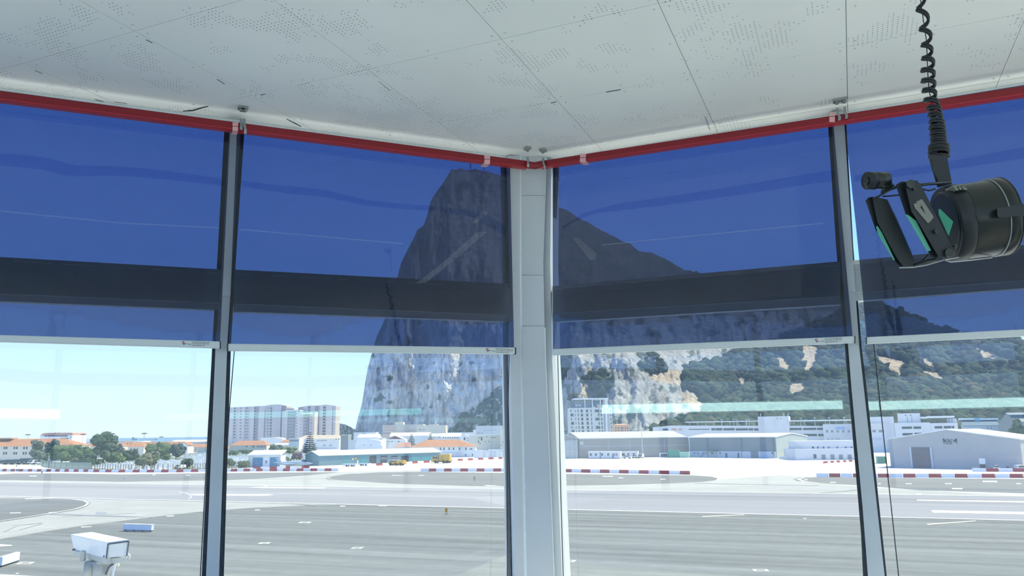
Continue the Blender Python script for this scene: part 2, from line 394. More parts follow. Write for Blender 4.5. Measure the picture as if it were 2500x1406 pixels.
transom(0, WL, yx((-200, 616), (530, 657)), yx((-200, 624), (530, 668)), yx((-200, 708), (530, 739)), yx((-200, 727), (530, 756)), [-590, 200, 541])
transom(1, WL, yx((572, 658), (1235, 692)), yx((572, 669), (1235, 703)), yx((572, 741), (1250, 769)), yx((572, 760), (1250, 785)), [572, 900, 1246])
transom(2, WR, yx((1345, 699), (2060, 637)), yx((1345, 708), (2060, 647)), yx((1345, 765), (2060, 722)), yx((1345, 786), (2060, 742)), [1347, 1700, 2051])
transom(3, WR, yx((2080, 636), (2500, 598)), yx((2080, 645), (2500, 607)), yx((2084, 714), (2500, 684)), yx((2084, 735), (2500, 703)), [2080, 2300, 3180])
# cross joints of the transom on the mullions
WL.strip(MB(), LM_li, LM_ri, 664, 722, 0.066, 0.02).build('joint_plate', M_PAINT, win[1])
WR.strip(MB(), [(y, x + 10) for y, x in RM_li], [(y, x + 0.5) for y, x in RM_ri], 640, 712, 0.066, 0.02).build('joint_plate', M_PAINT, win[3])
# faint rectangular maker plate on the transom of the third window
WR.prism(MB(), [(1579, 706), (1659, 701), (1660, 719), (1580, 726)], 0.0475, 0.004).build('maker_plate', M_PAINT, win[2])
# glass panes
def pane(k, wall, poly): wall.prism(MB(), poly, 0.0, 0.006).build('glass_pane', M_GLASS, win[k])
cl = lambda x: interp(ceilL if x < 1300 else ceilR, x) + 4
pane(0, WL, [(-560, cl(-560)), (565, cl(565)), (540, 700), (-560, 635)]); pane(0, WL, [(-560, 637), (540, 702), (508, YB), (-560, YB + 8)])
pane(1, WL, [(570, cl(570)), (1243, cl(1243)), (1243, 740), (545, 700)]); pane(1, WL, [(545, 702), (1243, 742), (1256, YB), (520, YB)])
pane(2, WR, [(1345, cl(1345)), (2046, cl(2046)), (2062, 690), (1345, 740)]); pane(2, WR, [(1345, 742), (2062, 692), (2140, YB), (1360, YB)])
pane(3, WR, [(2046, cl(2046)), (3200, cl(3200)), (3200, 590), (2066, 690)]); pane(3, WR, [(2066, 692), (3200, 592), (3200, YB), (2140, YB)])

# ------------------------------------------------------------------ roller blinds
WF = 0.105
def blind(wall, label, left, right, ytop, bar_t, bar_b, bx0, bx1, refl_bands, refl_lines, text_x, cap_l, cap_r, refl_streaks=()):
    root = empty('roller_blind', wall.pt((bx0 + bx1) / 2, (interp(bar_b, (bx0 + bx1) / 2)), WF), label, 'roller blind')
    # film: strip between the left and right edges, top under the ceiling, bottom at the bar
    mb = MB(); ys = [0, .25, .5, .75, 1]; xs = [i / 14 for i in range(15)]; grid = []
    rr = random.Random(int(bx0) + 5)
    for v in ys:
        for u in xs:
            xb = bx0 + (bx1 - bx0) * u; ybt = interp(bar_t, xb) + 1
            yl = interp(ytop, interp(left, 300)); 
            # y at this u along the top line, then go down
            xt = interp(left, interp(ytop, bx0)) * (1 - u) + interp(right, interp(ytop, bx1)) * u
            yt = interp(ytop, xt); y = yt + (ybt - yt) * v
            x = interp(left, y) * (1 - u) + interp(right, y) * u
            grid.append(wall.pt(x, y, WF + 0.0015 * math.sin(u * 9 + v * 5)))
    nx = len(xs)
    mb.add(grid, [(j * nx + i, j * nx + i + 1, (j + 1) * nx + i + 1, (j + 1) * nx + i) for j in range(len(ys) - 1) for i in range(nx - 1)])
    mb.build('film', M_FILM, root)
    for pl_up, pl_lo in refl_bands:
        n = 24; x0, x1 = max(pl_up[0][0], pl_lo[0][0]), min(pl_up[-1][0], pl_lo[-1][0]); vs = []
        for i in range(n + 1):
            x = x0 + (x1 - x0) * i / n; vs += [wall.pt(x, interp(pl_up, x), WF + .004), wall.pt(x, interp(pl_lo, x), WF + .004)]
        MB().add(vs, [(2 * i, 2 * i + 1, 2 * i + 3, 2 * i + 2) for i in range(n)]).build('film_refl_band', M_REFL_BAND, root)
    for pl in refl_lines:
        n = 12; x0, x1 = pl[0][0], pl[-1][0]; vs = []
        for i in range(n + 1):
            x = x0 + (x1 - x0) * i / n; y = interp(pl, x); vs += [wall.pt(x, y - 1.3, WF + .004), wall.pt(x, y + 1.3, WF + .004)]
        MB().add(vs, [(2 * i, 2 * i + 1, 2 * i + 3, 2 * i + 2) for i in range(n)]).build('film_refl_line', M_REFL_LINE, root)
    for pl in refl_streaks:
        MB().add([wall.pt(x, y, WF + .004) for x, y in pl], [tuple(range(len(pl)))]).build('film_refl_streak', M_REFL_STREAK, root)
    xs2 = [bx0, (bx0 + bx1) / 2, bx1]
    mid_t = [(x, y + 2.2) for x, y in bar_t]; mid_b = [(x, y - 2.2) for x, y in bar_b]
    b = MB(); wall.hstrip(b, mid_t, mid_b, xs2, WF + .016, .022); wall.hstrip(b, bar_t, mid_t, xs2, WF + .013, .016); wall.hstrip(b, mid_b, bar_b, xs2, WF + .013, .016)
    bar = b.build('bottom_bar', M_BAR, root)
    for x, on in ((bx0, cap_l), (bx1, cap_r)):
        if on: wall.hstrip(MB(), [(p, q - .5) for p, q in bar_t], [(p, q + .5) for p, q in bar_b], [x - 1.3, x + 1.3], WF + .018, .03).build('end_cap', M_BLACK, bar)
    if text_x:
        for i, (t, dy, wpx) in enumerate((('Reviera Technologies Ltd', 4.6, 42), ('Tel +44(0) 161 464 1000', 8.6, 41), ('www.reviera.com', 12.7, 31))):
            letter(wall, t, text_x + 23, interp(bar_t, text_x + 23) + dy, wpx, 3.1, WF + .0166, M_INK, bar)
        p = lambda dx, dy: wall.pt(text_x + dx, interp(bar_t, text_x + dx) + dy, WF + .0166)
        MB().add([p(0 + 3.6 * math.cos(t) + 2.5, 5.5 + 3.4 * math.sin(t)) for t in np.linspace(.5, 5.4, 14)] + [p(1.9 * math.cos(t) + 2.7, 5.7 + 1.7 * math.sin(t)) for t in np.linspace(.5, 5.4, 14)],
                 [(i, i + 1, i + 15, i + 14) for i in range(13)]).build('logo', M_LOGO, bar)
        MB().add([p(1, 7.2), p(6, 7.0), p(13, 8.8), p(6, 8.4), p(3.6, 9.5), p(3.5, 13.0)], [(0, 1, 2, 3, 4, 5)]).build('logo', M_INK, bar)
        letter(wall, 'dtsl', text_x + 13, interp(bar_t, text_x + 13) + 10.4, 8, 3.0, WF + .0166, M_INK, bar)
    return root
M_INK = mat('dark_print', (0.03, 0.035, 0.04), 0.6); M_LOGO = mat('dark_red_print', (0.28, 0.03, 0.05), 0.6)
def text_mesh(t, m, name='lettering'):
    cu = bpy.data.curves.new(name, 'FONT'); cu.body = t; cu.resolution_u = 2; cu.fill_mode = 'FRONT'
    o = bpy.data.objects.new(name, cu); COL.objects.link(o)
    me = bpy.data.meshes.new_from_object(o.evaluated_get(bpy.context.evaluated_depsgraph_get())); bpy.data.objects.remove(o)
    me.materials.clear(); me.materials.append(m); return me
def letter(wall, t, px, py, wpx, hpx, w, m, parent, xd=None):
    me = text_mesh(t, m); co = [v.co.copy() for v in me.vertices]; X = max(c.x for c in co); Y = max(c.y for c in co)
    a = wall.pt(px, py, w); b = wall.pt(px + 10, py, w); ex = (b - a); ex.z = 0; s = (a - wall.pt(px + wpx, py, w)).length
    ex.normalize(); hh = hpx / F * (a - CAM).dot(fwd)
    org = ORG[parent]
    sl = (wall.pt(px + wpx, py + (0), w) - a)
    for v, c in zip(me.vertices, co): v.co = a + ex * (c.x / X * s) + Vector((0, 0, c.y / Y * hh)) - org
    o = bpy.data.objects.new('lettering', me); link(o, parent); ORG[o] = org
    return o
topL = [(x, y + 3) for x, y in ceilL]; topR = [(x, y + 3) for x, y in ceilR]
blind(WL, 'blue-tinted film roller blind left of the slim left-hand mullion', [(0, -540), (1000, -540)], [(300, 563), (835, 537)], topL,
      yx((-540, 802), (537, 833.5)), yx((-540, 819), (537, 850.5)), -540, 538,
      [(yx((-170, 370), (0, 374), (60, 377), (120, 386), (180, 404), (250, 404), (330, 408), (420, 418), (545, 436)), yx((-170, 398), (0, 403), (100, 413), (165, 430), (230, 429), (300, 429), (400, 437), (545, 453)))],
      [yx((-100, 508), (0, 515), (300, 545), (535, 556))], 446, False, True)
blind(WL, 'blue-tinted film roller blind between the left mullion and the corner column', [(300, 579), (840, 558)], [(400, 1245), (845, 1255)], topL,
      yx((556, 839), (1259, 848.5)), yx((556, 856.5), (1259, 864.5)), 556, 1259,
      [(yx((590, 441), (700, 453), (800, 463), (900, 488), (960, 495), (1100, 506), (1180, 521), (1238, 552)), yx((590, 455), (700, 472), (790, 480), (900, 503), (1000, 511), (1090, 516), (1160, 531), (1238, 577)))],
      [yx((585, 560), (985, 595))], 1188, True, True,
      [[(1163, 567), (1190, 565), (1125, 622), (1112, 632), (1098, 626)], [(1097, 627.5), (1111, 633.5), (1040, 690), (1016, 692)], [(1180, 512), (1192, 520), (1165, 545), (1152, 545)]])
blind(WR, 'blue-tinted film roller blind between the corner column and the right mullion', [(300, 1349), (860, 1350)], [(298, 2034), (600, 2061), (825, 2082)], topR,
      yx((1350, 852), (2087, 820.5)), yx((1350, 867.5), (2087, 837)), 1350, 2087,
      [(yx((1372, 552), (1420, 521), (1500, 498), (1600, 484), (1750, 461), (1900, 436), (2038, 413)), yx((1372, 560), (1390, 546), (1450, 521), (1600, 503), (1700, 490), (1800, 476), (2038, 440)))],
      [yx((1470, 598), (1700, 575), (2010, 545))], 1991, False, True,
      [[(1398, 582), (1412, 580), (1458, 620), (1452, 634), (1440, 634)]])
blind(WR, 'blue-tinted film roller blind right of the right mullion, behind the signal lamp', [(298, 2062), (600, 2095), (820, 2116)], [(0, 3150), (1000, 3150)], topR,
      yx((2115, 823), (3150, 771.8)), yx((2115, 839.5), (3150, 788.3)), 2115, 3150,
      [(yx((2085, 428), (2170, 416), (2300, 396), (2500, 358), (2630, 335)), yx((2085, 444), (2250, 424), (2500, 386), (2630, 362)))],
      [], None, True, False)
# pull cords under the blinds
M_CORD = mat('black_cord', (0.015, 0.015, 0.02), 0.5)
for wall, pts, lb in ((WL, [(519, 851), (489, 1406), (487, YB)], 'thin black blind cord running down left of the left mullion'),
                      (WL, [(572, 857), (560, 1000), (548, 1200), (538, 1406), (536, YB)], 'thin black blind cord running down right of the left mullion'),
                      (WL, [(1243, 865), (1240, 1000), (1238.5, 1406), (1238, YB)], 'thin black blind cord just left of the corner column'),
                      (WR, [(1361.5, 867), (1365, 1000), (1369, 1200), (1375, 1406), (1376, YB)], 'thin black blind cord just right of the corner column'),
                      (WR, [(2063, 839), (2084, 1080), (2103, 1300), (2112, 1406), (2115, YB)], 'thin black blind cord running down left of the right mullion'),
                      (WR, [(2133, 838), (2143, 930), (2194, 1406), (2199, YB)], 'thin black blind cord right of the right mullion, clear of it')):
    tag(MB().tube([wall.pt(x, y, WF) for x, y in pts], 0.0021, 6).build('blind_cord', M_CORD), lb, 'cord')

# ------------------------------------------------------------------ red conduit below the ceiling
con = empty('red_conduit', zed(CORNER + WL.n * .17, ZC - .06), 'long red plastic conduit clipped along under the ceiling edge', 'conduit')
topc = [(-300, 222.5 - 300 * .1335), (0, 222.5), (580, 300), (1240, 386.5)]; botc = [(-300, 243 - 300 * .124), (0, 243), (580, 317), (1240, 404.5)]
topd = [(1350, 388), (2045, 273.5), (2500, 206), (2800, 161)]; botd = [(1350, 405), (2045, 293), (2500, 229), (2800, 186)]
WQ = 0.19
def conduit(wall, top, bot, xs):
    n = lambda f: [(x, interp(top, x) * (1 - f) + interp(bot, x) * f) for x in (xs[0], xs[-1])]
    m = MB(); wall.hstrip(m, n(0.0), n(0.12), xs, WQ - .006, .03); wall.hstrip(m, n(.12), n(.74), xs, WQ, .04); m.build('conduit_face', M_RED, con)
    m = MB(); wall.hstrip(m, n(.74), n(.9), xs, WQ + .004, .04); wall.hstrip(m, n(.9), n(1.0), xs, WQ - .004, .03); m.build('conduit_lip', M_REDLIP, con)
conduit(WL, topc, botc, [-580, 400, 1287]); conduit(WR, topd, botd, [1320, 1900, 3180])
# swept corner bend
pa = WL.pt(1284, (interp(topc, 1284) + interp(botc, 1284)) / 2, WQ - .014); pb = WR.pt(1326, (interp(topd, 1326) + interp(botd, 1326)) / 2, WQ - .014)
pc = (pa + pb) / 2 + Vector((0, .012, -.004))
MB().tube([pa, pa * .5 + pc * .5 + Vector((0, .002, 0)), pc, pb * .5 + pc * .5 + Vector((0, .002, 0)), pb], .0195, 12).build('corner_bend', M_RED, con, True)
for wall, top, bot, x in ((WL, topc, botc, 575), (WL, topc, botc, 1190), (WR, topd, botd, 1423), (WR, topd, botd, 2032)):
    t = interp(top, x); b = interp(bot, x); m = MB()
    wall.prism(m, [(x - 7, t - 1), (x + 7, t - .5), (x + 6.5, t + 8), (x - 7, t + 8)], WQ + .007, .05)
    wall.prism(m, [(x - 7, t + 9.5), (x + 6.5, t + 9.5), (x + 6, b + 2.5), (x - 7.5, b + 2)], WQ + .010, .05)
    m.build('clip', M_CLIP, con)
def bracket(wall, x, y0, y1, kink):
    m = MB()
    base = wall.pt(x, y0, WQ - .01); fp = MB().box((base.x, base.y, ZC - .006), (.03, .035, .012), wall.d, wall.n).build('bracket_foot', M_STEEL, con)
    MB().cyl((base.x, base.y, ZC - .016), (0, 0, 1), .008, .012, 8).build('bracket_bolt', M_STEEL, con)
    pts = [wall.pt(x, y0 + 3, WQ + .006), wall.pt(x + 1, y0 + (y1 - y0) * .5, WQ + .016), wall.pt(x + kink, y0 + (y1 - y0) * .72, WQ + .022), wall.pt(x + kink * .9, y1, WQ + .014)]
    for a, b in zip(pts, pts[1:]):
        e = wall.d * .0055; m.prism([a - e, a + e, a + e + wall.n * .002, a - e + wall.n * .002], [b - e, b + e, b + e + wall.n * .002, b - e + wall.n * .002])
    m.build('spring_bracket', M_STEEL, con)
bracket(WL, 588, 287, 317, 1); bracket(WL, 596, 287, 327, 3); bracket(WL, 1288, 381, 408, 1); bracket(WR, 1326, 382, 415, 4)
bracket(WR, 2044, 261, 294, 6); bracket(WR, 2062, 258, 290, 5)

# ------------------------------------------------------------------ signal lamp on its coiled cord
LD = 1.75
def lz(zx, zy, d=0.0): return at_d(2080 + zx / 4.686, 380 + zy / 4.686, LD + d)     # from the enlarged view of the lamp
M_GUN = mat('black_green_enamel', (0.016, 0.020, 0.017), 0.28, var=0.3, scale=30)
M_GUN2 = mat('black_rubber', (0.014, 0.016, 0.018), 0.45)
M_GREEN = mat('green_paint', (0.02, 0.30, 0.17), 0.4); M_GREEN2 = mat('pale_green_paint', (0.10, 0.42, 0.27), 0.45)
M_WORN = mat('worn_paint_mark', (0.25, 0.24, 0.19), 0.7); M_BAREM = mat('worn_bare_metal', (0.45, 0.45, 0.44), 0.4, metal=0.6)
px1 = LD / F / 4.686                             # metres per zoom pixel at the lamp
lamp = empty('signal_lamp', lz(1250, 1150), 'black hand signal lamp with green bands hanging from a coiled cord', 'signal lamp')
VW = ray(2310, 540).normalized(); ax = (rgt * 0.99 - fwd * 0.10 + upv * 0.14).normalized()
c0 = lz(1215, 766, 0.02); Rd = 446 * px1
def ringpts(c, r, n=40):
    x = (Vector((0, 0, 1)) - ax * ax.z).normalized(); y = ax.cross(x)
    return [c + (x * math.cos(2 * math.pi * k / n) + y * math.sin(2 * math.pi * k / n)) * r for k in range(n)]
def lathe(mb, prof, n=40):
    rings = [ringpts(c0 + ax * a, r, n) for a, r in prof]; vs = [v for g in rings for v in g]
    fs = [(i * n + k, i * n + (k + 1) % n, (i + 1) * n + (k + 1) % n, (i + 1) * n + k) for i in range(len(prof) - 1) for k in range(n)]
    fs += [tuple(range(n - 1, -1, -1)), tuple(range((len(prof) - 1) * n, len(prof) * n))]
    return mb.add(vs, fs)
u = px1
lathe(MB(), [(-40 * u, Rd * .80), (10 * u, Rd * .96), (30 * u, Rd * .97), (345 * u, Rd * .985), (350 * u, Rd * .985)]).build('lamp_drum', M_GUN, lamp, True)
lathe(MB(), [(350 * u, Rd * 1.0), (354 * u, Rd * 1.012), (470 * u, Rd * 1.012), (485 * u, Rd * .99), (495 * u, Rd * .9), (505 * u, Rd * .5)]).build('rear_cover', M_GUN, lamp, True)
lathe(MB(), [(346 * u, Rd * 1.003), (348 * u, Rd * 1.018), (354 * u, Rd * 1.018), (356 * u, Rd * 1.003)]).build('rim_ring', M_BAREM, lamp, True)
lathe(MB(), [(474 * u, Rd * .995), (478 * u, Rd * 1.020), (488 * u, Rd * 1.014), (492 * u, Rd * .98)]).build('rim_ring', M_GUN2, lamp, True)
# front flange disc and lens
lathe(MB(), [(-150 * u, Rd * .93), (-144 * u, Rd * .96), (2 * u, Rd * 1.0), (10 * u, Rd * .97)]).build('front_flange', M_GUN2, lamp, True)
lathe(MB(), [(-158 * u, Rd * .78), (-150 * u, Rd * .86), (-140 * u, Rd * .86)]).build('lens', mat('dark_lens', (.008, .010, .010), .35), lamp, True)
def slab(name, poly, d0, th, m, parent=lamp, bev=None):
    a = [lz(x, y, d0) for x, y in poly]; b = [p + VW * th for p in a]
    return MB().prism(a, b).build(name, m, parent)
# front plate (bar with green edge) and its left side
pl = slab('front_plate', [(600, 300), (745, 281), (785, 330), (1165, 1090), (1150, 1150), (1085, 1165), (985, 1150), (720, 700), (680, 640)], -.10, .055, M_GUN2)
slab('plate_edge', [(498, 335), (570, 292), (604, 300), (684, 640), (724, 705), (990, 1150), (960, 1185), (900, 1150), (615, 670)], -.085, .045, M_GUN2)
slab('green_band', [(612, 672), (640, 678), (735, 745), (905, 1085), (860, 1095)], -.094, .02, M_GREEN2)
slab('green_band', [(990, 612), (1010, 610), (1158, 755), (1108, 915), (1100, 910), (992, 672)], -.055, .02, M_GREEN)
slab('paint_mark', [(705, 555), (740, 540), (905, 745), (870, 775), (720, 600)], -.1015, .003, M_WORN); slab('paint_mark', [(770, 510), (800, 495), (850, 570), (935, 700), (905, 745), (850, 680)], -.1016, .003, M_WORN)
slab('paint_mark', [(735, 525), (775, 512), (795, 580), (775, 590)], -.1016, .003, M_WORN)
for x, y, r in ((662, 325, 46), (1105, 1110, 46), (958, 865, 24), (708, 383, 16), (1180, 1035, 18)):
    MB().cyl(lz(x, y, -.103), fwd, r * u, .008, 16).build('screw', M_GUN, lamp)
# grip handle on the left
slab('grip', [(232, 470), (300, 478), (395, 500), (485, 690), (625, 1010), (712, 1215), (690, 1262), (590, 1275), (500, 1150), (290, 760)], -.05, .05, M_GUN2)
slab('grip_edge', [(153, 520), (185, 480), (240, 468), (295, 760), (505, 1155), (592, 1275), (545, 1262), (480, 1195), (270, 850), (165, 545)], -.04, .035, M_GUN2)
slab('green_band', [(276, 815), (290, 800), (345, 880), (490, 1195), (478, 1200), (300, 905)], -.046, .012, M_GREEN2)
# rods, straps, sight
rod = lambda pts, r, m, n='rod': MB().tube([lz(*p) for p in pts], r * u, 8).build(n, m, lamp, True)
rod([(770, 335, -.06), (950, 318, -.02), (1125, 308, .02)], 16, M_GUN); rod([(820, 385, -.06), (880, 400, -.03), (950, 380, 0)], 10, M_GUN2); rod([(350, 466, -.03), (450, 458, -.04), (545, 450, -.06)], 9, M_GUN)
rod([(255, 490, -.06), (420, 400, -.07), (560, 335, -.08)], 12, M_GUN)
rod([(545, 1282, -.05), (700, 1275, -.05), (850, 1250, -.05), (1050, 1190, -.05), (1220, 1160, -.02)], 9, M_BAREM, 'strap')
rod([(800, 1210, -.05), (870, 1130, -.03)], 10, M_GUN); rod([(700, 1255, -.03), (850, 1205, -.02), (960, 1190, -.02)], 18, M_GUN2)
rod([(1060, 1195, -.06), (1130, 1215, -.05), (1350, 1195, -.03), (1600, 1165, 0)], 8, M_BAREM, 'strap')
slab('sight_arm', [(345, 345), (410, 250), (440, 290), (490, 350), (350, 440), (325, 425)], -.06, .012, M_GUN)
MB().cyl(lz(318, 282, -.06), rgt * .97 + upv * .03 + fwd * .2, 92 * u, 170 * u, 20).build('sight_tube', M_GUN, lamp, True)
MB().cyl(lz(212, 287, -.065), rgt * .97 + upv * .03 + fwd * .2, 97 * u, 95 * u, 20).build('sight_ring', M_GUN2, lamp, True)
MB().cyl(lz(160, 290, -.07), rgt * .97 + upv * .03 + fwd * .2, 48 * u, 20 * u, 16).build('sight_eyepiece', M_GUN, lamp, True)
# latch, trigger housing, white worn number on drum
slab('latch', [(1660, 600), (1700, 598), (1955, 548), (1968, 560), (1968, 690), (1690, 708), (1665, 690)], -.088, .02, M_GUN2)
for pts in ([(1150, 345), (1255, 322), (1262, 336), (1160, 362)], [(1165, 365), (1195, 352), (1222, 392), (1200, 398)], [(1215, 358), (1240, 350), (1262, 385), (1240, 392)], [(1255, 345), (1315, 372), (1322, 388), (1290, 392), (1262, 362)]):
    a = [lz(x, y, -.038) for x, y in pts]
    MB().prism(a, [p + fwd * .03 - upv * .004 for p in a]).build('paint_mark', M_WORN, lamp)
slab('cord_socket', [(885, -5), (1085, -5), (1145, 325), (1070, 345), (975, 360)], .03, .03, M_GUN2)
rod([(895, 30, .028), (985, 350, .028)], 14, M_GUN, 'socket_edge')
# coiled cord
cz = [-760, -640, -540, -450, -370, -300, -240, -185, -130, -70, 0, 53, 95, 130, 160, 187, 211, 235, 258, 274, 290, 306, 320, 333, 345, 356, 366, 376, 388]
cx = lambda y: interp([(-800, 2180), (0, 2247), (100, 2262), (200, 2266), (240, 2270), (275, 2282), (330, 2290), (388, 2293)], y)
zt_ = at_d(2247, 0, LD + .05)
hp = []
for a, b in zip(cz, cz[1:]):
    for k in range(14):
        t = k / 14; y = a + (b - a) * t; rad = (11 if y < 150 else 14 if y < 300 else 16 if y < 360 else 22) * (LD + .05) / F
        c = at_d(cx(y), y, LD + .05)
        hp.append(c + rgt * rad * math.cos(2 * math.pi * t) + (fwd * .8 - upv * .25) * rad * math.sin(2 * math.pi * t))
hp = [p for p in hp if p.z < ZC - .01]
cordr = empty('coiled_cord', zed(hp[-1], hp[-1].z), 'black coiled cord hanging from the ceiling to the signal lamp', 'cord')
MB().tube(hp, .0036, 6).build('coil', M_GUN2, cordr, True)
off = (upv * .0055 + rgt * .001)
MB().tube([p + off for p in hp[:-4]], .0030, 6).build('coil', M_GUN2, cordr, True)
MB().tube([at_d(cx(y), y, LD + .05) for y in range(-700, 380, 40) if at_d(cx(y), y, LD + .05).z < ZC], .0012, 6).build('support_wire', M_GUN2, cordr)
MB().cyl((hp[0].x, hp[0].y, ZC - .008), (0, 0, 1), .03, .016, 16).build('ceiling_rose', M_BLACK, cordr)

# ------------------------------------------------------------------ the room's lamps, seen only as reflections in the panes
def emit_mat(name, col, st):
    m = bpy.data.materials.new(name); m.use_nodes = True; nt = m.node_tree; nt.nodes.clear(); o = nt.nodes.new('ShaderNodeOutputMaterial'); e = nt.nodes.new('ShaderNodeEmission')
    e.inputs[0].default_value = (*col, 1); e.inputs[1].default_value = st; nt.links.new(e.outputs[0], o.inputs[0]); return m
M_TUBE = emit_mat('fluorescent_diffuser', (.64, 1.0, 1.0), 7.5); M_TUBE2 = emit_mat('dim_fluorescent_diffuser', (.42, 1.0, .95), 3.2)
def mirror(wall, px, py, w, stop):
    p = wall.pt(px, py, w); d = ray(px, py).normalized(); r = d - wall.n * 2 * d.dot(wall.n); return p, r
def on_rear(wall, px, py):
    p, r = mirror(wall, px, py, 0.0, None); best = None
    for k in range(8):
        a, b = VX[k], VX[(k + 1) % 8]; n = Vector((b.y - a.y, a.x - b.x, 0)).normalized(); n = n if n.dot(CEN - a) > 0 else -n
        dn = r.dot(n)
        if dn < -1e-6:
            t = ((a + n * .12) - p).dot(n) / dn; q = p + r * t
            if t > .5 and (best is None or t < best[0]): best = (t, q, n)
    return best
def strip_light(name, wall, pts, th, m, label):
    r = None
    for (xa, ya), (xb, yb) in zip(pts, pts[1:]):
        A_, B_ = on_rear(wall, xa, ya), on_rear(wall, xb, yb); qa, qb, n = A_[1], B_[1], A_[2]
        if r is None: r = empty(name, (qa + qb) / 2, label, 'lamp')
        e = (qb - qa); L = e.length; e.normalize(); up = Vector((0, 0, 1))
        MB().box((qa + qb) / 2, (L, .03, th), e, n, up).build('diffuser', m, r); MB().box((qa + qb) / 2 - n * .045, (L + .04, .05, th + .03), e, n, up).build('housing', M_WHITE, r)
    return r
strip_light('strip_light', WR, [(1470, 999), (2055, 988)], .105, M_TUBE, 'wall lamp behind the viewer, mirrored as a cyan strip before the terminal')
strip_light('strip_light', WL, [(400, 1018), (1028, 1004)], .075, M_TUBE2, 'wall lamp behind the viewer, mirrored as a faint strip across the apartments')
strip_light('strip_light', WR, [(2112, 991), (2505, 981)], .105, M_TUBE, 'wall lamp behind the viewer, mirrored as a strip right of the right mullion')


# ================================================================== THE AIRFIELD
RWY = math.atan2(-0.3724, 1.0)                         # direction of the runway in plan
_ra, _rb = gp(0, 1176.5), gp(2400, 1210.5); RD = (_rb - _ra); RD.z = 0; RD.normalize(); RWY = math.atan2(RD.y, RD.x); RN = Vector((-RD.y, RD.x, 0))
ST = lambda sx, sy: (-RWY, (sx, sy, 1))
def surf(name, col, var, scale, stretch, extra=None):
    """streaky worn paving: two noises stretched along the runway"""
    m = bpy.data.materials.new(name); m.use_nodes = True; nt = m.node_tree; N = nt.nodes; L = nt.links; b = N['Principled BSDF']
    b.inputs['Roughness'].default_value = 0.85; b.inputs['Specular IOR Level'].default_value = 0.2
    geo = N.new('ShaderNodeNewGeometry'); rot = N.new('ShaderNodeMapping'); rot.inputs['Rotation'].default_value = (0, 0, -RWY); L.new(geo.outputs['Position'], rot.inputs[0])
    val = None
    for sx, sy, amt, det in stretch:
        mp = N.new('ShaderNodeMapping'); mp.inputs['Scale'].default_value = (sx, sy, 1); L.new(rot.outputs[0], mp.inputs[0])
        nz = N.new('ShaderNodeTexNoise'); nz.inputs['Scale'].default_value = 1; nz.inputs['Detail'].default_value = det; L.new(mp.outputs[0], nz.inputs[0])
        mr = N.new('ShaderNodeMapRange'); mr.inputs[1].default_value = .32; mr.inputs[2].default_value = .68; mr.inputs[3].default_value = 1 - amt; mr.inputs[4].default_value = 1 + amt; L.new(nz.outputs[0], mr.inputs[0])
        if val is None: val = mr.outputs[0]
        else:
            mm = N.new('ShaderNodeMath'); mm.operation = 'MULTIPLY'; L.new(val, mm.inputs[0]); L.new(mr.outputs[0], mm.inputs[1]); val = mm.outputs[0]
    if extra:                                           # rubber bands at given distances across the runway: (offset, half width, darkening)
        sp = N.new('ShaderNodeSeparateXYZ'); L.new(rot.outputs[0], sp.inputs[0])
        for y0, hw, dk in extra:
            s1 = N.new('ShaderNodeMath'); s1.operation = 'SUBTRACT'; L.new(sp.outputs[1], s1.inputs[0]); s1.inputs[1].default_value = y0
            s2 = N.new('ShaderNodeMath'); s2.operation = 'ABSOLUTE'; L.new(s1.outputs[0], s2.inputs[0])
            mr = N.new('ShaderNodeMapRange'); mr.interpolation_type = 'SMOOTHSTEP'; mr.inputs[1].default_value = 0; mr.inputs[2].default_value = hw; mr.inputs[3].default_value = dk; mr.inputs[4].default_value = 1; L.new(s2.outputs[0], mr.inputs[0])
            mm = N.new('ShaderNodeMath'); mm.operation = 'MULTIPLY'; L.new(val, mm.inputs[0]); L.new(mr.outputs[0], mm.inputs[1]); val = mm.outputs[0]
    vm = N.new('ShaderNodeVectorMath'); vm.operation = 'SCALE'; vm.inputs[0].default_value = col; L.new(val, vm.inputs['Scale']); L.new(vm.outputs[0], b.inputs['Base Color'])
    return m
_yr = lambda px, py: (Matrix.Rotation(-RWY, 3, 'Z') @ gp(px, py)).y
M_LAND = surf('pale_concrete', (0.62, 0.62, 0.60), .1, 1, [(.02, .05, .06, 4), (.3, .3, .05, 3)])
M_ASPH = surf('worn_grey_asphalt', (0.232, 0.243, 0.242), .1, 1, [(.010, .40, .17, 4), (.004, .10, .09, 3), (.06, 1.4, .06, 4), (.5, .5, .05, 3)])
M_ASPH2 = surf('grey_asphalt_far', (0.225, 0.230, 0.236), .1, 1, [(.012, .42, .08, 4), (.03, .09, .07, 3)])
M_RWY = surf('runway_grooved', (0.355, 0.355, 0.385), .1, 1, [(.006, .28, .05, 4), (.02, 1.2, .03, 3)], [(_yr(1000, 1199), 3.2, .86), (_yr(1000, 1205.5), 1.6, .88), (_yr(400, 1192), 5.5, .90)])
M_TAXI = surf('pale_taxiway', (0.445, 0.445, 0.435), .1, 1, [(.015, .15, .05, 4), (.2, .2, .05, 4)])
M_MARK = mat('white_road_paint', (0.72, 0.73, 0.72), 0.7, var=0.06, scale=.8)
M_YMARK = mat('cream_road_paint', (0.66, 0.63, 0.52), 0.7); M_TAR = mat('tar_line', (0.27, 0.27, 0.28), 0.8)
SEA = 960.0
def flat(name, pts, z, m, parent=None, kind=None, px=True):
    p = [gp(*q) if px else Vector(q) for q in pts]
    return MB().add([(v.x, v.y, z) for v in p], [tuple(range(len(p)))]).build(name, m, parent, kind=kind)
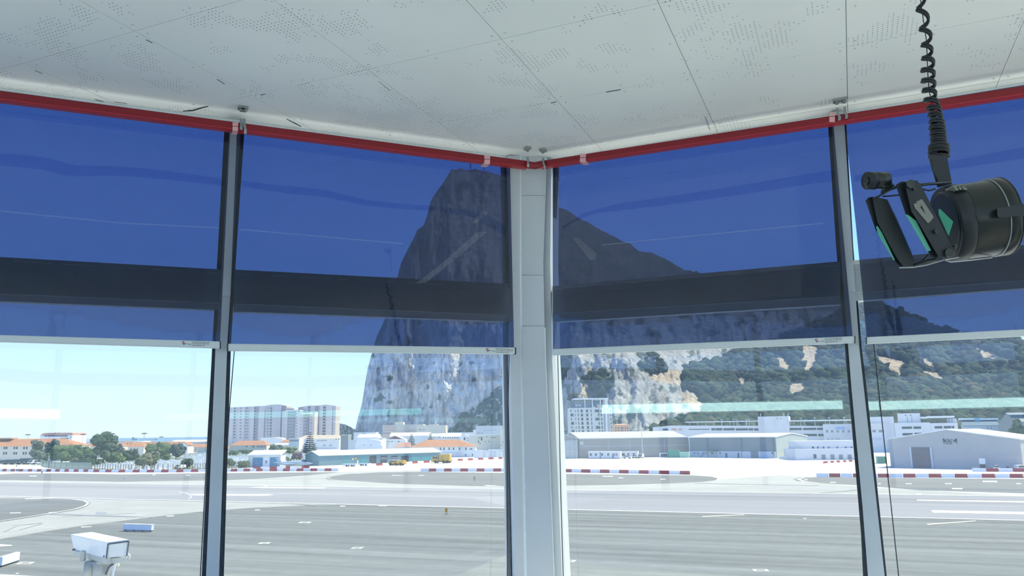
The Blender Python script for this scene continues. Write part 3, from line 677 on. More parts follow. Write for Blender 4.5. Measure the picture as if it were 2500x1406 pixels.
ground = flat('ground', [(-2500, -400, 0), (3500, -400, 0), (3500, 1600, 0), (-60, 1600, 0), (-110, 1050, 0), (-2500, SEA, 0)], 0.0, M_LAND, kind='structure', px=False)
M_SEA = mat('sea_water', (0.10, 0.19, 0.27), 0.35, var=.1, scale=.01)
flat('sea', [(-30000, SEA - 40, 0), (3500, SEA - 40, 0), (30000, 40000, 0), (-30000, 40000, 0)], -0.6, M_SEA, kind='structure', px=False)
# runway strip
w0, w1 = gp(1200, 1193.2) , gp(1200, 1240.5)
def line_strip(name, pa, pb, half, z, m, parent=None, kind=None, ext=0):
    a, b = gp(*pa), gp(*pb); d = (b - a).normalized(); n = Vector((-d.y, d.x, 0)); a = a - d * ext; b = b + d * ext
    return MB().add([zed(v, z) for v in (a - n * half, b - n * half, b + n * half, a + n * half)], [(0, 1, 2, 3)]).build(name, m, parent, kind=kind)
fa, fb, na, nb = gp(0, 1175.5), gp(2400, 1209.5), gp(0, 1212.5), gp(2400, 1270)
rw = MB().add([zed(v, .03) for v in (na - RD * 900, nb + RD * 500, fb + RD * 500, fa - RD * 900)], [(0, 1, 2, 3)]).build('runway', M_RWY, kind='structure')
# near infield asphalt, pale taxiway, ovals
_top = [(-2600, 1460), (-420, 1356), (0, 1316), (120, 1296), (205, 1283), (330, 1268), (420, 1256.5), (510, 1247), (620, 1239.5), (760, 1233), (900, 1232), (1000, 1233.5), (2400, 1270), (3600, 1299), (4200, 1312)]
_v = []
for _x, _y in _top:
    _p = gp(_x, _y); _q = Vector((_p.x * .35, 58, 0)) if _x > -2000 else Vector((_p.x * .6, 62, 0)); _v += [zed(_p, .012), zed(_q, .012)]
near = MB().add(_v, [(2 * i, 2 * i + 1, 2 * i + 3, 2 * i + 2) for i in range(len(_top) - 1)]).build('asphalt_infield', M_ASPH, kind='structure')
taxi = flat('taxiway', [(-1200, 1330), (-700, 1212), (0, 1212.6), (1010, 1234), (900, 1232), (760, 1233), (620, 1239.5), (510, 1247), (420, 1256.5), (330, 1268), (205, 1283), (120, 1296), (0, 1316), (-420, 1356)], .010, M_TAXI, kind='structure')
flat('asphalt_oval', [(-500, 1218), (0, 1216), (110, 1216.5), (170, 1219), (203, 1223), (212, 1228), (205, 1235), (180, 1242), (140, 1249), (90, 1257), (0, 1271), (-500, 1330)], .026, M_ASPH2, kind='structure')
flat('asphalt_shoulder', [(-700, 1158), (0, 1157), (40, 1156), (150, 1155.5), (300, 1158), (520, 1155), (830, 1152.5), (800, 1156), (700, 1164), (640, 1168), (555, 1172), (300, 1176), (0, 1172), (-700, 1166)], .02, M_ASPH2, kind='structure')
flat('taxiway_link', [(-700, 1167), (0, 1173), (300, 1176.5), (555, 1172.3), (640, 1168), (700, 1164), (800, 1156), (830, 1152), (1027, 1148), (1060, 1152), (960, 1152), (870, 1155), (806, 1168), (850, 1174), (960, 1181), (1240, 1187.5), (1600, 1182), (1757, 1171), (1900, 1160), (1980, 1165), (1950, 1172), (2100, 1188), (2480, 1210.4), (0, 1176)], .008, M_TAXI, kind='structure')
flat('asphalt_oval', [(803, 1168), (815, 1162), (850, 1157), (930, 1153), (1030, 1152), (1240, 1154.5), (1460, 1158), (1690, 1160.5), (1738, 1164), (1754, 1168), (1748, 1173), (1720, 1176), (1640, 1180), (1500, 1183.5), (1300, 1187), (1150, 1186.5), (960, 1180.5), (860, 1174), (815, 1171)], .02, M_ASPH2, kind='structure')
flat('asphalt_oval', [(1951, 1170), (1962, 1166), (1995, 1165), (2100, 1166), (2500, 1169), (2900, 1172), (2900, 1224), (2500, 1204), (2250, 1197), (2130, 1187), (2000, 1179), (1962, 1174)], .02, M_ASPH2, kind='structure')
# painted lines on the runway
mk = rw
for pa, pb, hf, ext in (((0, 1176.2), (2400, 1210.3), .62, 500), ((0, 1211.5), (2400, 1268.3), .50, 500)):
    line_strip('edge_line', pa, pb, hf, .045, M_MARK, mk, ext=ext)
def mark(pts, m=None, z=.05, name='painted_marking', parent=None): return flat(name, pts, z, m or M_MARK, parent or mk)
mark([(605, 1190), (640, 1188.5), (800, 1190.3), (790, 1193), (640, 1192)]); mark([(466, 1206), (660, 1207), (668, 1208.5), (650, 1211), (470, 1210)])
mark([(2237, 1220), (2600, 1225), (2600, 1229.5), (2240, 1223)]); mark([(2272, 1246), (2600, 1252), (2600, 1258.5), (2279, 1252.5)])
mark([(435, 1202), (452, 1204), (463, 1209), (466, 1214), (458, 1218.5), (462, 1218.6), (469, 1214), (466, 1208), (455, 1203), (436, 1201.3)])
mark([(645, 1186), (650, 1186), (652, 1188.5), (648, 1188.5)]); mark([(1180, 1184.5), (1200, 1185), (1232, 1188), (1190, 1187)]); mark([(1345, 1189), (1362, 1189), (1366, 1191), (1340, 1191)])
mark([(1712, 1260.5), (1815, 1256.5), (1820, 1258.3), (1716, 1263)], M_YMARK); mark([(2262, 1279.5), (2380, 1271.5), (2385, 1273.5), (2265, 1282.5)], M_YMARK)
# curved double edge of the left oval and taxiway edge
def poly_line(pts, wd, m, z, parent, name='painted_line'):
    P = [gp(*p) for p in pts]; vs = []
    for i, p in enumerate(P):
        t = (P[min(i + 1, len(P) - 1)] - P[max(i - 1, 0)]).normalized(); n = Vector((-t.y, t.x, 0)) * wd / 2
        vs += [zed(p - n, z), zed(p + n, z)]
    return MB().add(vs, [(2 * i, 2 * i + 1, 2 * i + 3, 2 * i + 2) for i in range(len(P) - 1)]).build(name, m, parent)
oval = [(176, 1219), (205, 1223), (215, 1228), (208, 1235), (183, 1243), (140, 1250.5), (90, 1258.5), (0, 1272.5), (-300, 1310)]
poly_line(oval, .45, M_MARK, .055, taxi); poly_line([(x + 4 if x > 150 else x, y + (1.6 if y > 1235 else 0)) for x, y in oval], .3, M_TAR, .05, taxi)
edge = [(-420, 1354), (0, 1313), (120, 1293.5), (205, 1281), (330, 1266.5), (420, 1255)]
poly_line(edge, .5, M_MARK, .05, taxi); poly_line([(x, y - 3) for x, y in edge], .25, M_MARK, .05, taxi)
poly_line([(1700, 1161), (1742, 1164), (1757, 1168.5), (1750, 1173.5), (1722, 1177)], .9, M_MARK, .05, rw)
poly_line([(1990, 1164.5), (1962, 1166.5), (1949, 1170), (1962, 1175), (2000, 1180)], .9, M_MARK, .05, rw)
poly_line([(1976, 1164.2), (1952, 1166.5), (1941, 1170), (1952, 1175)], .7, M_TAR, .05, rw)
poly_line([(813, 1162), (800, 1166), (799, 1169), (808, 1172)], .6, M_TAR, .05, rw)
poly_line([(1695, 1180), (1900, 1184), (2000, 1185.5)], .8, M_TAR, .04, taxi); poly_line([(1960, 1206), (2060, 1200), (2090, 1196)], .7, M_TAR, .04, taxi); poly_line([(692, 1227.5), (770, 1235)], .35, M_TAR, .04, taxi); poly_line([(560, 1169.5), (800, 1169)], .5, M_TAR, .04, taxi)
# dark patches and thin lines on the near taxiway
M_PATCH = mat('grey_blue_patch', (0.335, 0.35, 0.385), .8)
flat('surface_patch', [(236, 1250.2), (262, 1250.6), (257, 1258.5), (231, 1257)], .05, M_PATCH, taxi)
flat('surface_patch', [(106, 1253.5), (236, 1257), (372, 1262.4), (368, 1263.6), (230, 1260), (110, 1256)], .048, M_PATCH, taxi)
poly_line([(150, 1262.5), (210, 1259), (332, 1253)], .28, M_PATCH, .047, taxi); poly_line([(10, 1299), (40, 1284.5), (103, 1277)], .22, M_PATCH, .047, taxi); poly_line([(48, 1294), (103, 1279)], .18, M_PATCH, .047, taxi); poly_line([(30, 1283), (103, 1277)], .18, M_PATCH, .047, taxi)
# open painted rectangles and dashes on the asphalt
def open_rect(cx, cy, w, h, sk=8):
    o = [(cx - w / 2 - sk / 2, cy + h / 2), (cx + w / 2 - sk / 2, cy + h / 2), (cx + w / 2 + sk / 2, cy - h / 2), (cx - w / 2 + sk / 2, cy - h / 2)]
    i = [(cx + (x - cx) * .55, cy + (y - cy) * .42) for x, y in o]
    p = [zed(gp(*q), .04) for q in o + i]
    MB().add(p, [(0, 1, 5, 4), (1, 2, 6, 5), (2, 3, 7, 6), (3, 0, 4, 7)]).build('painted_rectangle', M_MARK, near)
for a in ((744, 1276, 28, 3.6), (645.5, 1326.5, 25, 4.4), (872, 1338.5, 26, 4.4, 10), (1390, 1371, 28, 6), (1857, 1393, 38, 5.5, -6), (62, 1375.5, 36, 6, 14)): open_rect(*a)
for pts in ([(0, 1329), (28, 1331), (30, 1333.5), (0, 1335)], [(196, 1286), (222, 1285.5), (225, 1287), (200, 1288.5)], [(405, 1260), (425, 1258.5), (424, 1261), (408, 1262)], [(622, 1244.6), (634, 1244), (635, 1246), (622, 1247)], [(830, 1235), (842, 1234.6), (844, 1237), (830, 1237.4)], [(922, 1234.5), (944, 1234.8), (945, 1236), (925, 1236)],
            [(1498, 1245.5), (1518, 1246), (1516, 1248), (1500, 1247.5)], [(1962, 1265.5), (1970, 1266), (1968, 1268), (1960, 1267)], [(24, 1252), (52, 1251), (50, 1253), (24, 1254)], [(118, 1251), (140, 1249.8), (142, 1252), (120, 1253.6)], [(60, 1217.5), (110, 1215.8), (148, 1216.5), (62, 1219)], [(38, 1400), (46, 1399), (45, 1401.5), (38, 1402)], [(0, 1403), (45, 1405), (120, 1410), (0, 1412)]):
    flat('painted_marking', pts, .04, M_MARK, near)
for pts in ([(70, 1161.5), (90, 1161), (90, 1163), (72, 1163.2)], [(0, 1154.5), (30, 1154.5), (38, 1156), (0, 1158)], [(372, 1158.5), (380, 1158.5), (380, 1160), (372, 1160)], [(452, 1159.4), (465, 1159.4), (464, 1160.8), (452, 1160.8)], [(955, 1160), (975, 1160), (990, 1161), (958, 1161.3)], [(1022, 1160), (1036, 1160), (1036, 1161.3), (1022, 1161.3)],
            [(1470, 1162), (1497, 1162), (1496, 1164), (1472, 1164)], [(1510, 1166), (1522, 1166), (1520, 1167.6), (1510, 1167.6)], [(1612, 1169.3), (1626, 1169.3), (1624, 1171), (1612, 1171)], [(2026, 1177), (2042, 1177), (2040, 1179), (2027, 1179)], [(2143, 1180), (2151, 1180), (2150, 1182), (2143, 1182)], [(2210, 1180), (2226, 1180), (2226, 1182), (2212, 1182)], [(2306, 1180), (2324, 1180), (2324, 1182), (2308, 1182)], [(2398, 1174), (2434, 1174), (2435, 1177.5), (2400, 1177)], [(2323, 1191.5), (2350, 1192), (2349, 1195), (2325, 1194.5)], [(2481, 1180), (2493, 1180), (2493, 1182), (2481, 1182)], [(1964, 1170), (1972, 1170), (1971, 1172), (1964, 1172)], [(2235, 1205), (2250, 1204.5), (2250, 1207), (2236, 1207.3)]):
    flat('painted_marking', pts, .04, M_MARK, rw)

# ------------------------------------------------------------------ barriers
M_BRED = mat('red_plastic_barrier', (0.33, 0.035, 0.05), .5, var=.12, scale=.6); M_BWHT = mat('white_plastic_barrier', (0.74, 0.74, 0.76), .5, var=.06, scale=.6)
BP = {}
def bmesh_barrier(m):
    if m.name in BP: return BP[m.name]
    prof = [(-.30, 0), (.30, 0), (.30, .12), (.16, .42), (.13, 1.0), (-.13, 1.0), (-.16, .42), (-.30, .12)]
    BP[m.name] = MB().prism([(-.5, y, z) for y, z in prof], [(.5, y, z) for y, z in prof]).mesh('barrier', m); return BP[m.name]
def barrier(pa, pb, red, label, group, hpx=None):
    a, b = gp(*pa), gp(*pb); c = (a + b) / 2; d = b - a
    o = bpy.data.objects.new('road_barrier', bmesh_barrier(M_BRED if red else M_BWHT)); o.location = c; o.rotation_euler = (0, 0, math.atan2(d.y, d.x)); o.scale = (max(.5, d.length - .14), 1, hpx or 1.0)
    link(o); tag(o, label, 'barrier', group)
_TENS = ['', '', 'twenty', 'thirty', 'forty']; _ORD = ['', 'first', 'second', 'third', 'fourth', 'fifth', 'sixth', 'seventh', 'eighth', 'ninth', 'tenth', 'eleventh', 'twelfth', 'thirteenth', 'fourteenth', 'fifteenth', 'sixteenth', 'seventeenth', 'eighteenth', 'nineteenth']
def ordinal(n):
    if n < 20: return _ORD[n]
    return _TENS[n // 10] + ('-' + _ORD[n % 10]) if n % 10 else {20: 'twentieth', 30: 'thirtieth', 40: 'fortieth'}[n]
def barrier_row(base, reds, x0, x1, where, group, hs=1.0):
    """reds = list of (left,right) pixel extents; the gaps are white"""
    x = x0; nr = nw = 0
    for a, b in reds + [(x1, x1)]:
        if a - x > 4:
            n = max(1, round((a - x) / 36))
            for k in range(n):
                xa, xb = x + (a - x) * k / n, x + (a - x) * (k + 1) / n; nw += xb > 0
                barrier((xa, interp(base, xa)), (xb, interp(base, xb)), False, (ordinal(nw) + ' white barrier block from the left in ' + where) if xb > 0 else 'white barrier block just outside the left picture edge', group, hs)
        if b > a:
            nr += b > 0
            barrier((a, interp(base, a)), (b, interp(base, b)), True, (ordinal(nr) + ' red barrier block from the left in ' + where) if b > 0 else 'red barrier block just outside the left picture edge', group, hs)
        x = b
z1 = lambda *v: [(a / 3.083, b / 3.083) for a, b in v]; z2 = lambda *v: [(a / 5.49 + 540, b / 5.49 + 540) for a, b in v]
barrier_row([(-60, 1150.5), (0, 1150.5), (150, 1151.5), (300, 1153), (420, 1153), (520, 1151.5), (640, 1150.2), (828, 1150)],
            z1((20, 50), (83, 113), (145, 175), (212, 243), (280, 312), (352, 383), (418, 450), (487, 520), (557, 592), (630, 665), (705, 747), (795, 840), (895, 942), (1000, 1050), (1107, 1160), (1215, 1268), (1328, 1380), (1437, 1492), (1548, 1600), (1658, 1690)) + z2((130, 215), (300, 385), (470, 555), (650, 750), (830, 920), (1012, 1103), (1197, 1287), (1387, 1478)),
            -5, 827, 'the long left-hand row', 'left-hand barrier row')
barrier_row([(1027, 1151), (1240, 1151), (1400, 1153), (1560, 1156), (1686, 1158.5)],
            [(1047, 1065), (1084, 1103), (1123.5, 1143), (1163.6, 1183), (1204, 1224), (1246, 1266), (1288, 1309), (1331, 1352), (1374, 1396), (1419, 1441.6), (1465, 1488), (1512, 1535), (1560, 1584), (1609, 1634), (1660, 1685)], 1027, 1685.5,
            'the row crossing behind the corner column', 'middle barrier row', 1.05)
barrier_row([(1993, 1164.5), (2140, 1165.5), (2500, 1166.5), (2600, 1167)], [(2023.7, 2052.6), (2082, 2112), (2143, 2172), (2205, 2236), (2267, 2299), (2331, 2363), (2397, 2430), (2465, 2498), (2533, 2566)], 1993, 2600,
            'the row before the big right-hand hangar', 'right-hand barrier row', 1.0)
barrier_row([(2374, 1151.2), (2600, 1152)], [(2408, 2438), (2473, 2503), (2540, 2570)], 2374, 2590, 'the short row at the big hangar foot', 'barriers at the hangar foot', 1.0)
barrier_row([(885, 1138.3), (955, 1135.0), (1010, 1131.2), (1060, 1128.6), (1110, 1125.4), (1150, 1123.4), (1200, 1121.2), (1260, 1118.8)], [(918, 933), (985, 991), (1006, 1019), (1034, 1048), (1097, 1103), (1117, 1129), (1142, 1154), (1167, 1179), (1192, 1204), (1217, 1226), (1240, 1252)], 895, 1258,
            'the far row behind the yellow trucks', 'far curving barrier row', .95)
barrier_row([(2004, 1133.5), (2012, 1130.5), (2040, 1129), (2090, 1126.5), (2140, 1124)], [(2011, 2020), (2027, 2035), (2042, 2050), (2058, 2065), (2072, 2080)], 2009, 2088, 'the small far row beside the right mullion', 'far right barrier row', .7)
barrier_row([(612, 1145), (760, 1142.5)], [(618, 636), (658, 676), (697, 708), (736, 756)], 640, 756, 'the short row before the parked jet', 'barriers by the jet', .9)

# ------------------------------------------------------------------ summer haze over the land
M_HAZE = bpy.data.materials.new('summer_haze'); M_HAZE.use_nodes = True; _n = M_HAZE.node_tree.nodes; _n.clear()
_vs = _n.new('ShaderNodeVolumeScatter'); _vs.inputs['Color'].default_value = (.42, .60, 1, 1); _vs.inputs['Density'].default_value = 2.1e-4; _vs.inputs['Anisotropy'].default_value = 0.1
_o = _n.new('ShaderNodeOutputMaterial'); M_HAZE.node_tree.links.new(_vs.outputs[0], _o.inputs['Volume'])
hz_o = MB().box((500, 1600, 240), (9000, 2900, 500)).build('haze', M_HAZE); tag(hz_o, 'thin pale blue summer haze lying over the land', 'haze', kind='stuff')

# ================================================================== THE ROCK
SKY = [(850, 1075), (862, 1062), (868, 1045), (874, 1015), (882, 985), (888, 940), (893, 905), (902, 868), (915, 822), (925, 800), (934, 778), (948, 735), (958, 695), (966, 672), (972, 645), (985, 618), (998, 592), (1008, 575), (1013, 562), (1030, 550), (1040, 520), (1046, 495), (1054, 480), (1064, 465), (1078, 447), (1092, 425), (1102, 413), (1116, 413), (1128, 411), (1142, 416), (1160, 414), (1185, 416), (1206, 421), (1222, 426), (1240, 432), (1265, 445), (1300, 462), (1340, 482), (1357, 492), (1375, 505), (1400, 512), (1420, 528), (1450, 542), (1480, 560), (1510, 572), (1540, 590), (1560, 596), (1580, 612), (1610, 616), (1640, 628), (1660, 640), (1690, 656), (1712, 661), (1760, 668), (1850, 680), (1980, 690), (2080, 705), (2130, 722), (2176, 735), (2195, 742), (2225, 752), (2250, 768), (2290, 783), (2318, 797), (2345, 804), (2400, 818), (2425, 826), (2450, 829), (2475, 822), (2520, 826), (2650, 850), (2900, 880), (3100, 930)]
def rb_(x): return interp([(850, 1010), (1000, 960), (1240, 900), (1330, 830), (1400, 720), (1480, 690), (1640, 660), (1900, 640), (2500, 620), (3100, 620)], x)
def rt_(x): return interp([(850, 1030), (900, 1060), (1000, 1110), (1100, 1170), (1240, 1220), (1400, 1260), (1700, 1330), (2200, 1420), (2450, 1350), (3100, 1250)], x)
def g_(x, t):        # how far back the face lies at height fraction t: cliffs are steep, wooded slopes lean back
    c = t ** 2.2 * .75 + t * .25
    w = min(1.0, max(0.0, (x - 1380) / 260.0))
    wood = 0.62 * t ** 0.75 + 0.38 * t
    s = max(0.0, 1 - abs(x - 1520) / 170)
    wood = wood * (1 - .55 * s) + .55 * s * t ** 3
    return c * (1 - w) + wood * w
def fz(x, y, s=0.0, o=5): return mnoise.fractal(Vector((x, y, s)), 1.0, 2.0, o)
def inpoly(p, x, y):
    r = False; j = len(p) - 1
    for i in range(len(p)):
        (xi, yi), (xj, yj) = p[i], p[j]
        if (yi > y) != (yj > y) and x < (xj - xi) * (y - yi) / (yj - yi) + xi: r = not r
        j = i
    return r
WOOD = [(1565, 1070), (1700, 1012), (1722, 985), (1700, 968), (1668, 945), (1655, 925), (1690, 893), (1770, 884), (1782, 866), (1880, 848), (1930, 820), (2010, 790), (2080, 760), (2150, 735), (2176, 734), (2345, 800), (3100, 800), (3100, 1075)]
SCRUB = [[(1095, 1062), (1130, 1010), (1240, 935), (1300, 905), (1345, 930), (1345, 1062)], [(1395, 975), (1412, 950), (1430, 925), (1470, 905), (1502, 925), (1480, 960), (1450, 985)], [(1560, 905), (1600, 860), (1640, 905), (1680, 910), (1640, 935)], [(1340, 860), (1400, 865), (1395, 900), (1365, 960), (1340, 985)]]
SAND = [[(1973, 848), (2010, 852), (2000, 880), (1990, 902), (1972, 898)], [(1871, 880), (1882, 878), (1890, 895), (1872, 898)], [(1909, 872), (1920, 870), (1940, 902), (1932, 905), (1915, 895)], [(1928, 938), (1970, 937), (1965, 958), (1945, 962), (1930, 950)], [(2150, 872), (2185, 876), (2222, 884), (2205, 900), (2222, 918), (2210, 919), (2180, 890)], [(2262, 870), (2280, 874), (2300, 892), (2292, 894), (2270, 882)], [(2408, 848), (2430, 858), (2485, 878), (2478, 881), (2420, 866)], [(1596, 920), (1650, 908), (1668, 915), (1662, 940), (1620, 932)], [(1668, 958), (1700, 968), (1722, 985), (1706, 1000), (1680, 985)], [(1410, 962), (1428, 940), (1452, 965), (1440, 980)], [(2265, 905), (2300, 920), (2320, 924), (2300, 910)], [(1810, 925), (1825, 922), (1822, 935), (1812, 938)]]
SAND = [[(sum(q[0] for q in p) / len(p) * -.2 + x * 1.2, sum(q[1] for q in p) / len(p) * -.2 + y * 1.2) for x, y in p] for p in SAND]
NC, NR = 620, 210
xs_ = np.concatenate([np.linspace(850, 1100, 170), np.linspace(1102, 2500, 380), np.linspace(2505, 3100, NC - 550)])
vs, cols = [], []
ridge = []
for x in xs_:
    x = float(x); ysk = interp(SKY, x) + 3.2 * fz(x / 9, 3.3, 0, 4) * (1 if x > 1060 else .6)
    yb = hz(x) + 26; rb, rt = rb_(x), rt_(x); d0 = ray(x, hz(x)); hx = d0.x / d0.y
    d = ray(x, ysk); Esk = d.z / math.hypot(d.x, d.y); Eb = -0.014
    for j in range(NR):
        t = j / (NR - 1)
        E = Eb + (Esk - Eb) * t
        py = yb + (ysk - yb) * t                      # roughly where this height is seen
        ex = x + 14 * fz(x / 60, py / 60, 9.1, 3); ey = py + 12 * fz(x / 50, py / 50, 4.7, 3)
        wood = inpoly(WOOD, ex, ey); scrub = any(inpoly(p, ex, ey) for p in SCRUB); sand = any(inpoly(p, x + 5 * fz(x / 8, py / 8, 2, 2), py + 4 * fz(x / 8, py / 8, 7, 2)) for p in SAND)
        r = rb + (rt - rb) * g_(x, t)
        amp = 1.0 if not wood else .35
        n1 = fz(x / 70, py / 190, 1.0, 4); n2 = fz(x / 17, py / 60, 5.0, 5); n3 = fz(x / 6, py / 14, 8.0, 4)
        fade = min(1, (1 - t) * 12 + .12)
        r -= (30 * n1 + 8 * abs(n2) + 2.6 * n3) * amp * fade
        if 1375 < x < 1800 and py > 820:              # the nearer spur of cliff
            k = math.sin(min(1, (x - 1375) / 60) * math.pi / 2) * min(1, max(0, (1800 - x) / 120)) * min(1, (py - 820) / 60)
            r -= 40 * k * (1 + .6 * fz(x / 30, py / 70, 3, 3))
        dx, dy = hx, 1.0; L = math.hypot(dx, dy)
        vs.append((r * dx / L, r * dy / L, H + r * E))
        # surface cover
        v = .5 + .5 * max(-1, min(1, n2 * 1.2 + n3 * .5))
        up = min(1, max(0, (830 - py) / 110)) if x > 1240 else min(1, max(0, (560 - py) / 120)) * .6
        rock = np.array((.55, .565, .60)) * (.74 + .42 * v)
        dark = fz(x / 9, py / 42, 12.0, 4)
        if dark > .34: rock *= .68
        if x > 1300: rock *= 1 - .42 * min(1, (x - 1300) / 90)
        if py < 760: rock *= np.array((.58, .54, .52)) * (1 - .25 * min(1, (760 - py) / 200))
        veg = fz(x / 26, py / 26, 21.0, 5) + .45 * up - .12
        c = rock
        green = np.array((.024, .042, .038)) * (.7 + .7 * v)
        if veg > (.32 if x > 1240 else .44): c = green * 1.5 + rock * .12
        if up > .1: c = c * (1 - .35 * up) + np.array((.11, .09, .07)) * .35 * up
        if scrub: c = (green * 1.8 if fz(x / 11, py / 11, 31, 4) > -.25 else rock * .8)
        if wood: c = green * .55  # ground below the crowns darkened, shade between them put into the colour
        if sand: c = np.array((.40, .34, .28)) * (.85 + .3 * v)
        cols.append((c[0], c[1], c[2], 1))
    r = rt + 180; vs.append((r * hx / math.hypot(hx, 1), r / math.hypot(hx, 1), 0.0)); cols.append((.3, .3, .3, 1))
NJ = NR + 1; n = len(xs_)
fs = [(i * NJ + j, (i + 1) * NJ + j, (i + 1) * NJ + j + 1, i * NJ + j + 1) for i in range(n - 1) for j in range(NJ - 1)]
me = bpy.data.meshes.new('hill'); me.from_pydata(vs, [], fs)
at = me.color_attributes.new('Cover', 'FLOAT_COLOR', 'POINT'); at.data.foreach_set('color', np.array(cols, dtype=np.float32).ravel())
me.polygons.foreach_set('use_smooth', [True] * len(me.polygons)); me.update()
def cover_mat(name, rough=.9, bump=True, sc=.12, dist=6, fine=False):
    m = bpy.data.materials.new(name); m.use_nodes = True; nt = m.node_tree; b = nt.nodes['Principled BSDF']; b.inputs['Roughness'].default_value = rough; b.inputs['Specular IOR Level'].default_value = .1
    a = nt.nodes.new('ShaderNodeAttribute'); a.attribute_name = 'Cover'; nt.links.new(a.outputs['Color'], b.inputs['Base Color'])
    if bump:
        geo = nt.nodes.new('ShaderNodeNewGeometry'); nz = nt.nodes.new('ShaderNodeTexNoise'); nz.inputs['Scale'].default_value = sc; nz.inputs['Detail'].default_value = 8; nt.links.new(geo.outputs['Position'], nz.inputs[0])
        bp = nt.nodes.new('ShaderNodeBump'); bp.inputs['Strength'].default_value = .8; bp.inputs['Distance'].default_value = dist; nt.links.new(nz.outputs[0], bp.inputs['Height']); nt.links.new(bp.outputs[0], b.inputs['Normal'])
    if fine:                                          # weathering streaks and pits running down the face
        N = nt.nodes; L = nt.links; mp = N.new('ShaderNodeMapping'); mp.inputs['Scale'].default_value = (.11, .11, .035); L.new(geo.outputs['Position'], mp.inputs[0])
        n1 = N.new('ShaderNodeTexNoise'); n1.inputs['Scale'].default_value = 1; n1.inputs['Detail'].default_value = 9; n1.inputs['Roughness'].default_value = .65; L.new(mp.outputs[0], n1.inputs[0])
        m1 = N.new('ShaderNodeMapRange'); m1.inputs[1].default_value = .35; m1.inputs[2].default_value = .65; m1.inputs[3].default_value = .72; m1.inputs[4].default_value = 1.22; L.new(n1.outputs[0], m1.inputs[0])
        mp2 = N.new('ShaderNodeMapping'); mp2.inputs['Scale'].default_value = (.16, .16, .09); L.new(geo.outputs['Position'], mp2.inputs[0])
        n2 = N.new('ShaderNodeTexNoise'); n2.inputs['Scale'].default_value = 1; n2.inputs['Detail'].default_value = 3; L.new(mp2.outputs[0], n2.inputs[0])
        m2 = N.new('ShaderNodeMapRange'); m2.inputs[1].default_value = .60; m2.inputs[2].default_value = .70; m2.inputs[3].default_value = 1; m2.inputs[4].default_value = .55; L.new(n2.outputs[0], m2.inputs[0])
        mm = N.new('ShaderNodeMath'); mm.operation = 'MULTIPLY'; L.new(m1.outputs[0], mm.inputs[0]); L.new(m2.outputs[0], mm.inputs[1])
        vm = N.new('ShaderNodeVectorMath'); vm.operation = 'SCALE'; L.new(a.outputs['Color'], vm.inputs[0]); L.new(mm.outputs[0], vm.inputs['Scale']); L.new(vm.outputs[0], b.inputs['Base Color'])
    return m
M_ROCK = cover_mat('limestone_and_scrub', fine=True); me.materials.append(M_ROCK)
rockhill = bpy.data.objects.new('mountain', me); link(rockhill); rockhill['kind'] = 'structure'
tag(rockhill, 'huge grey limestone rock with a sheer cliff on its left side and wooded lower slopes', 'mountain')
V = np.array(vs).reshape(n, NJ, 3)
# woodland on the slopes: clumps of crowns in one mesh
bmi = bmesh.new(); bmesh.ops.create_icosphere(bmi, subdivisions=2, radius=1); ICO_V = np.array([v.co[:] for v in bmi.verts]); ICO_F = np.array([[v.index for v in f.verts] for f in bmi.faces]); bmi.free()
bmi = bmesh.new(); bmesh.ops.create_icosphere(bmi, subdivisions=1, radius=1); IC1_V = np.array([v.co[:] for v in bmi.verts]); IC1_F = np.array([[v.index for v in f.verts] for f in bmi.faces]); bmi.free()
def surf_at(x, py):
    i = int(np.searchsorted(xs_, x)); i = min(max(i, 0), n - 1); ysk = interp(SKY, x); yb = hz(x) + 26
    t = (yb - py) / (yb - ysk); j = int(max(0, min(NR - 1, t * (NR - 1)))); return V[i, j]
rng = np.random.default_rng(5)
def clumps(name, m, pts):
    vv, ff, cc = [], [], []; b = 0
    for (p, s, c) in pts:
        base = IC1_V * (1 + .28 * rng.standard_normal((len(IC1_V), 1))) * s * np.array((1, 1, .8))
        vv.append(base + p + np.array((0, 0, s * .35))); ff.append(IC1_F + b); b += len(IC1_V)
        cc.append(np.tile(np.array((*c, 1.0)), (len(IC1_V), 1)))
    me = bpy.data.meshes.new(name); me.from_pydata(np.vstack(vv).tolist(), [], np.vstack(ff).tolist())
    at = me.color_attributes.new('Cover', 'FLOAT_COLOR', 'POINT'); at.data.foreach_set('color', np.vstack(cc).astype(np.float32).ravel())
    me.polygons.foreach_set('use_smooth', [True] * len(me.polygons)); me.materials.append(m); me.update()
    o = bpy.data.objects.new(name, me); link(o); return o
pts = []
while len(pts) < 4600:
    x = rng.uniform(1340, 2900); y = rng.uniform(735, 1062)
    if y < interp(SKY, x) + 3: continue
    w = inpoly(WOOD, x, y); s = any(inpoly(p, x, y) for p in SCRUB)
    if not (w or s): continue
    if any(inpoly(p, x + dx_, y + dy_) for p in SAND for dx_, dy_ in ((0, -4), (-7, -4), (7, -4), (0, -12), (0, 3))): continue
    if x > 2520 and rng.random() < .5: continue
    p = surf_at(x, y); sz = rng.uniform(3.2, 9.0) * (1.0 if w else .6); k = rng.uniform(.6, 1.25) * (1 + .35 * fz(x / 60, y / 40, 2, 3))
    c = np.array((.046, .070, .044)) * k if rng.random() < .85 else np.array((.074, .076, .050)) * k
    pts.append((p, sz, c))
M_FOREST = cover_mat('scrub_foliage', .95, True, .8, .8)
forest = clumps('forest', M_FOREST, pts); tag(forest, 'dense dark green woodland and scrub covering the lower right slopes', 'woodland', kind='stuff')
